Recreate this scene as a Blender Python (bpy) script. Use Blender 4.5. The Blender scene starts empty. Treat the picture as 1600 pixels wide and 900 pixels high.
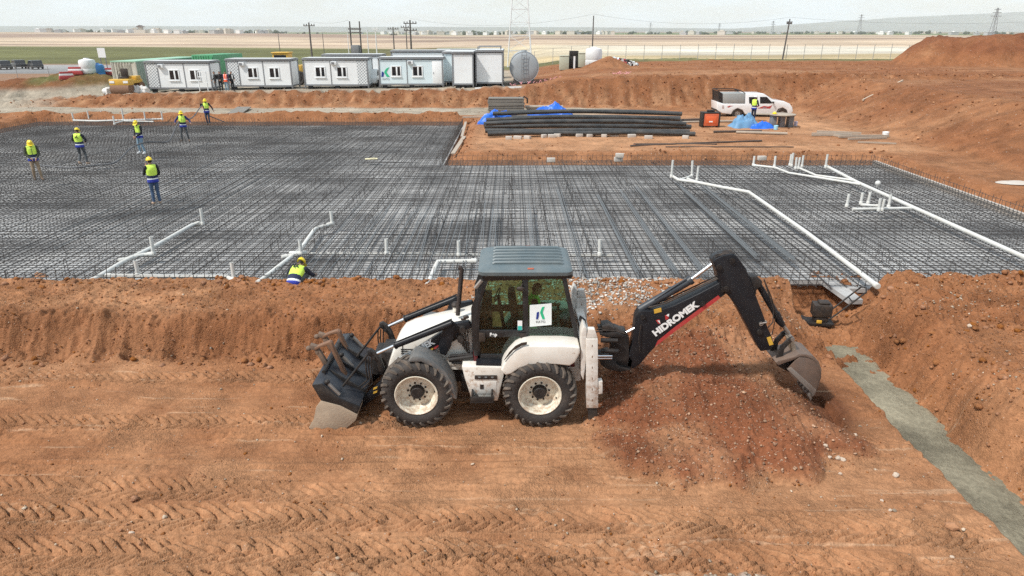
import bpy, bmesh, math, random
import numpy as np
from mathutils import Vector, Matrix, noise as mnoise

random.seed(7)
RNG = np.random.default_rng(7)
SC = bpy.context.scene
COL = SC.collection
R = math.radians

# ------------------------------------------------------------------ camera
PITCH, CAMH, FPX = R(20.6), 6.75, 1066.7
cam_data = bpy.data.cameras.new('camera')
cam_data.sensor_width = 36.0
cam_data.lens = 24.0
cam_data.clip_start = 0.1
cam_data.clip_end = 40000.0
cam = bpy.data.objects.new('camera', cam_data)
COL.objects.link(cam)
cam.location = (0, 0, CAMH)
cam.rotation_euler = (R(90) - PITCH, 0, 0)
SC.camera = cam

# ------------------------------------------------------------------ sky, sun, exposure
SUN_EL, SUN_AZ = R(52), R(-122)     # azimuth clockwise from +Y: the sun stands high behind the camera, to its left
world = bpy.data.worlds.new('World')
SC.world = world
world.use_nodes = True
wn, wl = world.node_tree.nodes, world.node_tree.links
wn.clear()
w_out = wn.new('ShaderNodeOutputWorld')
w_bg = wn.new('ShaderNodeBackground')
w_sky = wn.new('ShaderNodeTexSky')
w_sky.sky_type = 'NISHITA'
w_sky.sun_disc = False
w_sky.sun_elevation = SUN_EL
w_sky.sun_rotation = SUN_AZ
w_sky.air_density = 1.8
w_sky.dust_density = 0.4
w_geo = wn.new('ShaderNodeTexCoord')
w_map = wn.new('ShaderNodeMapping')
w_map.inputs['Scale'].default_value = (1.0, 1.0, 4.5)
w_noise = wn.new('ShaderNodeTexNoise')
w_noise.inputs['Scale'].default_value = 4.2
w_noise.inputs['Detail'].default_value = 9.0
w_noise.inputs['Roughness'].default_value = 0.58
w_ramp = wn.new('ShaderNodeValToRGB')
w_ramp.color_ramp.elements[0].position = 0.44
w_ramp.color_ramp.elements[0].color = (0.50, 0.50, 0.50, 1)
w_ramp.color_ramp.elements[1].position = 0.64
w_ramp.color_ramp.elements[1].color = (0.95, 0.95, 0.95, 1)
w_mix = wn.new('ShaderNodeMix')
w_mix.data_type = 'RGBA'
w_mix.inputs['B'].default_value = (10.6, 12.3, 13.7, 1)       # sunlit high cloud sheet
wl.new(w_geo.outputs['Generated'], w_map.inputs['Vector'])
wl.new(w_map.outputs['Vector'], w_noise.inputs['Vector'])
wl.new(w_noise.outputs['Fac'], w_ramp.inputs['Fac'])
wl.new(w_ramp.outputs['Color'], w_mix.inputs['Factor'])
wl.new(w_sky.outputs['Color'], w_mix.inputs['A'])
wl.new(w_mix.outputs['Result'], w_bg.inputs['Color'])
w_bg.inputs['Strength'].default_value = 0.085
wl.new(w_bg.outputs['Background'], w_out.inputs['Surface'])

sun_data = bpy.data.lights.new('sun', 'SUN')
sun_data.energy = 4.2
sun_data.angle = R(4.0)
sun_data.color = (1.0, 0.955, 0.89)
sun = bpy.data.objects.new('sun', sun_data)
COL.objects.link(sun)
sdir = Vector((math.sin(SUN_AZ) * math.cos(SUN_EL), math.cos(SUN_AZ) * math.cos(SUN_EL), math.sin(SUN_EL)))
sun.rotation_euler = sdir.to_track_quat('Z', 'Y').to_euler()
sun.location = sdir * 60

SC.view_settings.view_transform = 'Standard'
SC.view_settings.look = 'None'
SC.view_settings.exposure = 0.10
SC.view_settings.gamma = 1.0
SC.view_settings.use_curve_mapping = False
SC.cycles.use_denoising = False
SC.cycles.max_bounces = 6
SC.cycles.diffuse_bounces = 3
SC.cycles.glossy_bounces = 3
SC.cycles.transmission_bounces = 6
SC.cycles.transparent_max_bounces = 12
SC.cycles.volume_bounces = 2
SC.cycles.caustics_reflective = False
SC.cycles.caustics_refractive = False


def at(px, py, Y):
    """place in the site (x, z) on the upright plane at distance Y"""
    u, v = (px - 800) / FPX, (py - 450) / FPX
    t = Y / (math.cos(PITCH) - v * math.sin(PITCH))
    return (u * t, CAMH + (-math.sin(PITCH) - v * math.cos(PITCH)) * t)


def on(px, py, z):
    """place in the site (x, Y, z) on the level plane at height z"""
    u, v = (px - 800) / FPX, (py - 450) / FPX
    t = (CAMH - z) / (math.sin(PITCH) + v * math.cos(PITCH))
    return (u * t, t * (math.cos(PITCH) - v * math.sin(PITCH)), z)


# ------------------------------------------------------------------ mesh helpers
class MB:
    """collects simple solids into one mesh"""
    def __init__(self):
        self.v, self.f, self.m = [], [], []

    def add(self, vs, fs, mi=0):
        o = len(self.v)
        self.v += [tuple(p) for p in vs]
        self.f += [tuple(i + o for i in f) for f in fs]
        self.m += [mi] * len(fs)
        return self

    def box(self, c, s, rot=None, mi=0):
        hx, hy, hz = s[0] / 2, s[1] / 2, s[2] / 2
        vs = [Vector((x, y, z)) for z in (-hz, hz) for y in (-hy, hy) for x in (-hx, hx)]
        if rot is not None:
            M = rot if isinstance(rot, Matrix) else Matrix.Rotation(rot, 3, 'Z')
            vs = [M @ p for p in vs]
        c = Vector(c)
        return self.add([p + c for p in vs],
                        [(0, 2, 3, 1), (4, 5, 7, 6), (0, 1, 5, 4), (2, 6, 7, 3), (0, 4, 6, 2), (1, 3, 7, 5)], mi)

    def b2(self, x0, x1, y0, y1, z0, z1, mi=0):
        return self.box(((x0 + x1) / 2, (y0 + y1) / 2, (z0 + z1) / 2), (abs(x1 - x0), abs(y1 - y0), abs(z1 - z0)), mi=mi)

    def prism(self, poly, y0, y1, mi=0):
        """poly of (x,z) extruded along Y"""
        a = sum(poly[i][0] * poly[(i + 1) % len(poly)][1] - poly[(i + 1) % len(poly)][0] * poly[i][1] for i in range(len(poly)))
        if a < 0:
            poly = poly[::-1]
        n = len(poly)
        vs = [(x, y0, z) for x, z in poly] + [(x, y1, z) for x, z in poly]
        fs = [tuple(range(n)), tuple(range(2 * n - 1, n - 1, -1))]
        fs += [(i, i + n, (i + 1) % n + n, (i + 1) % n) for i in range(n)]
        return self.add(vs, fs, mi)

    def prismz(self, poly, z0, z1, mi=0):
        a = sum(poly[i][0] * poly[(i + 1) % len(poly)][1] - poly[(i + 1) % len(poly)][0] * poly[i][1] for i in range(len(poly)))
        if a < 0:
            poly = poly[::-1]
        n = len(poly)
        vs = [(x, y, z0) for x, y in poly] + [(x, y, z1) for x, y in poly]
        fs = [tuple(range(n - 1, -1, -1)), tuple(range(n, 2 * n))]
        fs += [(i, (i + 1) % n, (i + 1) % n + n, i + n) for i in range(n)]
        return self.add(vs, fs, mi)

    def tube(self, pts, r, n=8, mi=0, cap=True, sq=1.0):
        pts = [Vector(p) for p in pts]
        rs = r if isinstance(r, (list, tuple)) else [r] * len(pts)
        vs, fs = [], []
        t0 = (pts[1] - pts[0]).normalized()
        ref = Vector((0, 0, 1)) if abs(t0.z) < 0.9 else Vector((0, 1, 0))
        for i, p in enumerate(pts):
            if i == 0:
                t = pts[1] - pts[0]
            elif i == len(pts) - 1:
                t = pts[-1] - pts[-2]
            else:
                t = (pts[i + 1] - p).normalized() + (p - pts[i - 1]).normalized()
            if t.length < 1e-9:
                t = pts[i] - pts[i - 1]
            t.normalize()
            a = t.cross(ref)
            if a.length < 1e-4:
                a = t.orthogonal()
            a.normalize()
            b = a.cross(t).normalized()
            for k in range(n):
                an = 2 * math.pi * (k + 0.5) / n
                vs.append(p + rs[i] * (math.cos(an) * a * sq + math.sin(an) * b))
        for i in range(len(pts) - 1):
            for k in range(n):
                k2 = (k + 1) % n
                fs.append((i * n + k, i * n + k2, (i + 1) * n + k2, (i + 1) * n + k))
        if cap:
            fs.append(tuple(range(n - 1, -1, -1)))
            fs.append(tuple(range((len(pts) - 1) * n, len(pts) * n)))
        return self.add(vs, fs, mi)

    def cyl(self, p0, p1, r, n=16, mi=0):
        return self.tube([p0, p1], r, n, mi)

    def pipe(self, pts, r0, r1, n=16, mi=0):
        """hollow tube with wall"""
        self.tube(pts, r0, n, mi, cap=False)
        self.tube(pts[::-1], r1, n, mi, cap=False)
        for q, s in ((0, 1), (-1, -1)):
            o = len(self.v)
            outer = self.v[o - 2 * n * len(pts):o - n * len(pts)]
            inner = self.v[o - n * len(pts):]
        return self

    def lathe_y(self, prof, c, n=32, mi=0):
        """prof of (r, y) turned about a Y axis through c"""
        vs, fs = [], []
        m = len(prof)
        for k in range(n):
            an = 2 * math.pi * k / n
            for r, y in prof:
                vs.append((c[0] + r * math.cos(an), c[1] + y, c[2] + r * math.sin(an)))
        for k in range(n):
            k2 = (k + 1) % n
            for j in range(m - 1):
                fs.append((k * m + j, k2 * m + j, k2 * m + j + 1, k * m + j + 1))
        return self.add(vs, fs, mi)

    def lathe_z(self, prof, c, n=24, mi=0):
        vs, fs = [], []
        m = len(prof)
        for k in range(n):
            an = 2 * math.pi * k / n
            for r, z in prof:
                vs.append((c[0] + r * math.cos(an), c[1] + r * math.sin(an), c[2] + z))
        for k in range(n):
            k2 = (k + 1) % n
            for j in range(m - 1):
                fs.append((k * m + j, k2 * m + j, k2 * m + j + 1, k * m + j + 1))
        return self.add(vs, fs, mi)

    def ball(self, c, r, seg=10, ring=7, mi=0, rot=None):
        rx, ry, rz = r if isinstance(r, (tuple, list)) else (r, r, r)
        vs = [Vector((0, 0, rz))]
        for i in range(1, ring):
            th = math.pi * i / ring
            for k in range(seg):
                ph = 2 * math.pi * k / seg
                vs.append(Vector((rx * math.sin(th) * math.cos(ph), ry * math.sin(th) * math.sin(ph), rz * math.cos(th))))
        vs.append(Vector((0, 0, -rz)))
        if rot is not None:
            vs = [rot @ p for p in vs]
        fs = [(0, 1 + k, 1 + (k + 1) % seg) for k in range(seg)]
        for i in range(ring - 2):
            for k in range(seg):
                a, b = 1 + i * seg + k, 1 + i * seg + (k + 1) % seg
                fs.append((a, a + seg, b + seg, b))
        l = len(vs) - 1
        fs += [(l, l - seg + (k + 1) % seg, l - seg + k) for k in range(seg)]
        c = Vector(c)
        return self.add([p + c for p in vs], fs, mi)

    def mesh(self, name, mats, bevel=0.0, smooth=True, seg=2, ang=35):
        me = bpy.data.meshes.new(name)
        me.from_pydata(self.v, [], self.f)
        if not isinstance(mats, (list, tuple)):
            mats = [mats]
        for m in mats:
            me.materials.append(m)
        me.polygons.foreach_set('material_index', self.m)
        bm = bmesh.new()
        bm.from_mesh(me)
        bmesh.ops.recalc_face_normals(bm, faces=bm.faces)
        if bevel > 0:
            ed = [e for e in bm.edges if len(e.link_faces) == 2 and e.calc_face_angle(0) > R(28)]
            if ed:
                bmesh.ops.bevel(bm, geom=ed, offset=bevel, offset_type='OFFSET', segments=seg, profile=0.5,
                                affect='EDGES', clamp_overlap=True)
        bm.to_mesh(me)
        bm.free()
        if smooth:
            me.shade_smooth()
            try:
                me.set_sharp_from_angle(angle=R(ang))
            except Exception:
                pass
        return me

    def build(self, name, mats, parent=None, bevel=0.0, smooth=True, seg=2, ang=35, loc=None):
        o = bpy.data.objects.new(name, self.mesh(name, mats, bevel, smooth, seg, ang))
        COL.objects.link(o)
        if parent is not None:
            o.parent = parent
        if loc is not None:
            o.location = loc
        return o


def thing(name, label, cat, loc=(0, 0, 0), rz=0.0, group=None, scale=1.0):
    o = bpy.data.objects.new(name, None)
    o.empty_display_size = 0.2
    COL.objects.link(o)
    o.location = loc
    o.rotation_euler = (0, 0, rz)
    o.scale = (scale,) * 3
    return tag(o, label, cat, group)


def tag(o, label, cat=None, group=None):
    o['label'] = label
    if cat:
        o['category'] = cat
    if group:
        o['group'] = group
    return o


def copy_tree(o, parent=None):
    c = o.copy()
    COL.objects.link(c)
    c.parent = parent
    for ch in list(o.children):
        copy_tree(ch, c)
    return c


def inst(me, name, parent=None, loc=(0, 0, 0), rz=0.0, rot=None, scale=None):
    o = bpy.data.objects.new(name, me)
    COL.objects.link(o)
    o.parent = parent
    o.location = loc
    o.rotation_euler = rot if rot is not None else (0, 0, rz)
    if scale is not None:
        o.scale = scale
    return o


def text_mesh(s, size, mat, name='lettering', depth=0.004, shear=0.0, offset=0.0, align='CENTER'):
    cu = bpy.data.curves.new('t', 'FONT')
    cu.body = s
    cu.size = size
    cu.extrude = depth
    cu.shear = shear
    cu.offset = offset
    cu.align_x = align
    cu.align_y = 'CENTER'
    o = bpy.data.objects.new('t', cu)
    COL.objects.link(o)
    dg = bpy.context.evaluated_depsgraph_get()
    me = bpy.data.meshes.new_from_object(o.evaluated_get(dg))
    bpy.data.objects.remove(o)
    bpy.data.curves.remove(cu)
    me.name = name
    me.materials.clear()
    me.materials.append(mat)
    return me


# ------------------------------------------------------------------ noise in numpy
def _hash(ix, iy, seed):
    h = (ix.astype(np.int64) * 374761393 + iy.astype(np.int64) * 668265263 + seed * 974634777) & 0xFFFFFFFF
    h = ((h ^ (h >> 13)) * 1274126177) & 0xFFFFFFFF
    h = h ^ (h >> 16)
    return (h & 0xFFFFFF) / float(0xFFFFFF)


def vn(x, y, seed=0):
    ix, iy = np.floor(x), np.floor(y)
    fx, fy = x - ix, y - iy
    fx = fx * fx * fx * (fx * (fx * 6 - 15) + 10)
    fy = fy * fy * fy * (fy * (fy * 6 - 15) + 10)
    a, b = _hash(ix, iy, seed), _hash(ix + 1, iy, seed)
    c, d = _hash(ix, iy + 1, seed), _hash(ix + 1, iy + 1, seed)
    return (a + (b - a) * fx) * (1 - fy) + (c + (d - c) * fx) * fy - 0.5


def fbm(x, y, seed=0, octv=4, gain=0.5, lac=2.03):
    s, a = 0.0, 1.0
    for i in range(octv):
        s = s + a * vn(x, y, seed + i * 17)
        x, y, a = x * lac + 3.1, y * lac + 7.7, a * gain
    return s


def ridge(x, y, seed=0, octv=3):
    s, a = 0.0, 1.0
    for i in range(octv):
        s = s + a * (0.5 - np.abs(vn(x, y, seed + i * 13)) * 2)
        x, y, a = x * 2.07 + 1.3, y * 2.07 + 5.1, a * 0.5
    return s


def cells(x, y, seed=0):
    """rounded lumps: 1 at a lump's middle, 0 at the seams"""
    ix, iy = np.floor(x), np.floor(y)
    best = np.full(x.shape, 9.0)
    for dx in (-1, 0, 1):
        for dy in (-1, 0, 1):
            cx, cy = ix + dx, iy + dy
            px = cx + 0.15 + 0.7 * _hash(cx, cy, seed)
            py = cy + 0.15 + 0.7 * _hash(cx, cy, seed + 7)
            best = np.minimum(best, (x - px) ** 2 + (y - py) ** 2)
    return np.clip(1 - best / 0.62, 0, 1)


def ss(a, b, t):
    q = np.clip((t - a) / (b - a), 0, 1)
    return q * q * (3 - 2 * q)


# ------------------------------------------------------------------ materials
def nodes_of(m):
    return m.node_tree.nodes, m.node_tree.links


def mat(name, col, rough=0.5, metal=0.0, dust=0.0, dust_col=(0.36, 0.22, 0.13), var=0.12, scale=6.0, bump=0.0,
        bscale=60.0, spec=0.5, streak=False, coat=0.0, mud=0.0):
    """paint / plastic / metal with uneven tone, settled dust and a little relief"""
    m = bpy.data.materials.new(name)
    m.use_nodes = True
    N, L = nodes_of(m)
    b = N['Principled BSDF']
    b.inputs['Metallic'].default_value = metal
    b.inputs['Specular IOR Level'].default_value = spec
    b.inputs['Coat Weight'].default_value = coat
    tc = N.new('ShaderNodeTexCoord')
    n1 = N.new('ShaderNodeTexNoise')
    n1.inputs['Scale'].default_value = scale
    n1.inputs['Detail'].default_value = 6
    n1.inputs['Roughness'].default_value = 0.65
    if streak:
        mp = N.new('ShaderNodeMapping')
        mp.inputs['Scale'].default_value = (1.0, 1.0, 0.15)
        L.new(tc.outputs['Object'], mp.inputs['Vector'])
        L.new(mp.outputs['Vector'], n1.inputs['Vector'])
    else:
        L.new(tc.outputs['Object'], n1.inputs['Vector'])
    hsv = N.new('ShaderNodeMix')
    hsv.data_type = 'RGBA'
    hsv.inputs['A'].default_value = (*[max(0, c * (1 - var)) for c in col], 1)
    hsv.inputs['B'].default_value = (*[min(1, c * (1 + var)) for c in col], 1)
    L.new(n1.outputs['Fac'], hsv.inputs['Factor'])
    out = hsv.outputs['Result']
    rgh = None
    if dust > 0:
        n2 = N.new('ShaderNodeTexNoise')
        n2.inputs['Scale'].default_value = scale * 0.7
        n2.inputs['Detail'].default_value = 8
        n2.inputs['Roughness'].default_value = 0.7
        L.new(tc.outputs['Object'], n2.inputs['Vector'])
        mr = N.new('ShaderNodeMapRange')
        mr.inputs['From Min'].default_value = 0.42
        mr.inputs['From Max'].default_value = 0.72
        mr.inputs['To Min'].default_value = dust * 0.25
        mr.inputs['To Max'].default_value = dust
        L.new(n2.outputs['Fac'], mr.inputs['Value'])
        mx = N.new('ShaderNodeMix')
        mx.data_type = 'RGBA'
        mx.inputs['B'].default_value = (*dust_col, 1)
        L.new(mr.outputs['Result'], mx.inputs['Factor'])
        L.new(out, mx.inputs['A'])
        out = mx.outputs['Result']
        rr = N.new('ShaderNodeMapRange')
        rr.inputs['To Min'].default_value = rough
        rr.inputs['To Max'].default_value = 0.9
        L.new(mr.outputs['Result'], rr.inputs['Value'])
        L.new(rr.outputs['Result'], b.inputs['Roughness'])
    else:
        b.inputs['Roughness'].default_value = rough
    if mud > 0:
        # dried splashes thrown up from the ground
        gp_ = N.new('ShaderNodeNewGeometry')
        sx_ = N.new('ShaderNodeSeparateXYZ')
        L.new(gp_.outputs['Position'], sx_.inputs['Vector'])
        mz = N.new('ShaderNodeMapRange')
        mz.inputs['From Min'].default_value, mz.inputs['From Max'].default_value = 0.35, 1.9
        mz.inputs['To Min'].default_value, mz.inputs['To Max'].default_value = 0.455, 0.68
        L.new(sx_.outputs['Z'], mz.inputs['Value'])
        n4 = N.new('ShaderNodeTexNoise')
        n4.inputs['Scale'].default_value = 11.0
        n4.inputs['Detail'].default_value = 9
        n4.inputs['Roughness'].default_value = 0.72
        L.new(gp_.outputs['Position'], n4.inputs['Vector'])
        df = N.new('ShaderNodeMath'); df.operation = 'SUBTRACT'
        L.new(n4.outputs['Fac'], df.inputs[0]); L.new(mz.outputs['Result'], df.inputs[1])
        mm_ = N.new('ShaderNodeMapRange')
        mm_.inputs['From Min'].default_value, mm_.inputs['From Max'].default_value = -0.02, 0.10
        mm_.inputs['To Max'].default_value = mud
        L.new(df.outputs[0], mm_.inputs['Value'])
        mx2 = N.new('ShaderNodeMix'); mx2.data_type = 'RGBA'
        mx2.inputs['B'].default_value = (0.33, 0.19, 0.11, 1)
        L.new(mm_.outputs['Result'], mx2.inputs['Factor'])
        L.new(out, mx2.inputs['A'])
        out = mx2.outputs['Result']
    L.new(out, b.inputs['Base Color'])
    if bump > 0:
        n3 = N.new('ShaderNodeTexNoise')
        n3.inputs['Scale'].default_value = bscale
        n3.inputs['Detail'].default_value = 4
        L.new(tc.outputs['Object'], n3.inputs['Vector'])
        bp = N.new('ShaderNodeBump')
        bp.inputs['Strength'].default_value = bump
        bp.inputs['Distance'].default_value = 0.02
        L.new(n3.outputs['Fac'], bp.inputs['Height'])
        L.new(bp.outputs['Normal'], b.inputs['Normal'])
    return m


def glass_mat(name, tint, rough=0.02, alpha=0.35):
    """tinted sheet: part clear, part glossy reflection"""
    m = bpy.data.materials.new(name)
    m.use_nodes = True
    N, L = nodes_of(m)
    N.remove(N['Principled BSDF'])
    out = N['Material Output']
    t = N.new('ShaderNodeBsdfTransparent')
    t.inputs['Color'].default_value = (*tint, 1)
    g = N.new('ShaderNodeBsdfGlossy')
    g.inputs['Roughness'].default_value = rough
    g.inputs['Color'].default_value = (1, 1, 1, 1)
    fr = N.new('ShaderNodeFresnel')
    fr.inputs['IOR'].default_value = 1.5
    mx = N.new('ShaderNodeMixShader')
    L.new(fr.outputs['Fac'], mx.inputs['Fac'])
    L.new(t.outputs['BSDF'], mx.inputs[1])
    L.new(g.outputs['BSDF'], mx.inputs[2])
    L.new(mx.outputs['Shader'], out.inputs['Surface'])
    return m


WHITE = mat('white_paint', (0.78, 0.76, 0.70), 0.35, dust=0.45, dust_col=(0.50, 0.38, 0.27), var=0.04, scale=4, coat=0.2, mud=0.75)
WHITE_WORN = mat('worn_white_paint', (0.74, 0.72, 0.67), 0.45, dust=0.6, dust_col=(0.34, 0.24, 0.17), var=0.05, scale=9, mud=0.7)
RIM = mat('cream_rim_paint', (0.74, 0.70, 0.58), 0.4, dust=0.35, dust_col=(0.42, 0.32, 0.22), var=0.05, scale=8, mud=0.6)
BLACKP = mat('black_paint', (0.007, 0.009, 0.013), 0.36, dust=0.14, dust_col=(0.10, 0.08, 0.065), var=0.2, scale=7, spec=0.28)
BLACKW = mat('black_worn', (0.009, 0.010, 0.012), 0.48, dust=0.30, dust_col=(0.13, 0.095, 0.07), var=0.2, scale=11, spec=0.3)
RUBBER = mat('rubber', (0.010, 0.010, 0.011), 0.75, dust=0.45, dust_col=(0.13, 0.10, 0.08), var=0.3, scale=5, bump=0.3, bscale=30)
RUBBER_DIRTY = mat('dusty_rubber', (0.05, 0.042, 0.035), 0.85, dust=0.85, dust_col=(0.20, 0.155, 0.12), var=0.4, scale=9, bump=0.4, bscale=40)
BLACK_RUB = mat('black_rubber', (0.007, 0.007, 0.008), 0.6, dust=0.15, var=0.3, scale=9)
GREYROOF = mat('grey_plastic', (0.085, 0.118, 0.132), 0.42, dust=0.32, dust_col=(0.25, 0.25, 0.23), var=0.1, scale=5, bump=0.1, bscale=150)
FENDG = mat('grey_mudguard', (0.075, 0.083, 0.088), 0.55, mud=0.5, dust=0.55, dust_col=(0.26, 0.23, 0.2), var=0.12, scale=8)
CHROME = mat('chrome_rod', (0.75, 0.76, 0.77), 0.18, metal=1.0, var=0.05)
STEEL = mat('bare_steel', (0.30, 0.28, 0.26), 0.45, metal=0.7, dust=0.6, dust_col=(0.25, 0.17, 0.12), var=0.3, scale=9)
RUSTY = mat('rusty_steel', (0.17, 0.085, 0.05), 0.75, dust=0.5, dust_col=(0.28, 0.16, 0.09), var=0.4, scale=14, bump=0.3, bscale=90)
MUDDY = mat('muddy_steel', (0.40, 0.31, 0.22), 0.8, dust=0.7, dust_col=(0.22, 0.17, 0.13), var=0.2, scale=5, bump=0.3, bscale=35)
RED = mat('red_paint', (0.42, 0.02, 0.03), 0.4, dust=0.3, var=0.1)
REDIN = mat('red_interior', (0.12, 0.012, 0.015), 0.6, var=0.1)
YELLOW = mat('yellow_paint', (0.65, 0.38, 0.03), 0.45, dust=0.4, var=0.08)
ORANGE = mat('orange_paint', (0.62, 0.10, 0.03), 0.45, dust=0.3, var=0.08)
LABELW = mat('white_print', (0.8, 0.8, 0.78), 0.5, var=0.03)
GREENP = mat('green_print', (0.02, 0.45, 0.22), 0.5, var=0.05)
BLUEP = mat('navy_print', (0.01, 0.03, 0.22), 0.5, var=0.05)
GREYP = mat('grey_print', (0.2, 0.21, 0.21), 0.5, var=0.05)
GLASS = glass_mat('tinted_cab_glass', (0.64, 0.78, 0.71))
CARGLASS = mat('dark_window_glass', (0.012, 0.015, 0.018), 0.06, var=0.1)
PVC = mat('white_pvc', (0.62, 0.63, 0.61), 0.45, dust=0.55, dust_col=(0.45, 0.38, 0.3), var=0.05, scale=5)
DARKIN = mat('dark_interior', (0.02, 0.02, 0.022), 0.7, var=0.2)
# ================================================================== the ground
MAT_X0, MAT_X1, MAT_XI = -34.0, 18.2, -3.45      # reinforcement mat: left, right, inner corner
MAT_Y0, MAT_YI, MAT_Y1 = 16.75, 34.4, 50.0
FLOOR_Z = 0.42


def in_mat(x, y, g=0.0):
    """signed-ish mask: >0 inside the L-shaped pit, grown by g"""
    a = np.minimum(np.minimum(x - MAT_X0, MAT_X1 - x), np.minimum(y - MAT_Y0, MAT_YI - y))
    b = np.minimum(np.minimum(x - MAT_X0, MAT_XI - x), np.minimum(y - MAT_Y0, MAT_Y1 - y))
    return np.maximum(a, b) + g


def yard(x, y):
    h = np.interp(x, [-75, -46, -38, -28, -20, -10, 0, 3.5, 8, 15, 30, 90],
                  [0.75, 0.85, 1.25, 1.6, 1.72, 1.78, 2.02, 2.35, 2.95, 3.05, 3.1, 3.15])
    return h


def heap(x, y, cx, cy, rx, ry, h, seed, p=1.0, rag=0.25):
    an = np.arctan2(y - cy, x - cx)
    d = np.sqrt(((x - cx) / rx) ** 2 + ((y - cy) / ry) ** 2)
    d = d * (1 + rag * fbm(np.cos(an) * 2 + seed, np.sin(an) * 2 + seed, seed, 3))
    q = np.clip(1 - d, 0, 1)
    return h * np.power(q, p) * (1 - 0.25 * q)


def chevron(x, y, yc, w, period, depth, k, seed, jit=0.0):
    """tyre track along x: rut, shoulders and bar marks; returns height and mask"""
    d = y - yc
    a = np.abs(d) / (w / 2)
    wob = 0.4 * vn(x * 0.8, yc * 3 + 0 * x, seed)
    fade = np.clip(1.0 + 0.8 * fbm(x * 0.35, y * 0.6, seed + 5, 3), 0, 1)
    inside = ss(1.12, 0.9, a)
    ph = (x + 1.5 * k * np.power(np.abs(d), 1.25) * 1.5 + wob * 0.5 + np.where(d > 0, period * 0.5, 0)) / period
    fr = ph - np.floor(ph)
    bar = ss(0.0, 0.40, fr) * ss(1.0, 0.88, fr)
    bar = bar * np.clip(0.9 + 1.0 * fbm(x * 4, y * 4, seed + 21, 2), 0.1, 1.2)
    h = -0.030 * inside + inside * depth * fade * (bar - 0.35) * ss(0.02, 0.22, a)
    h = h + 0.028 * np.exp(-((a - 1.15) / 0.14) ** 2) * (0.5 + 1.3 * np.clip(0.3 + fbm(x * 2.2, y * 2, seed + 9, 3), 0, 1))
    return h, inside * fade


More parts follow.
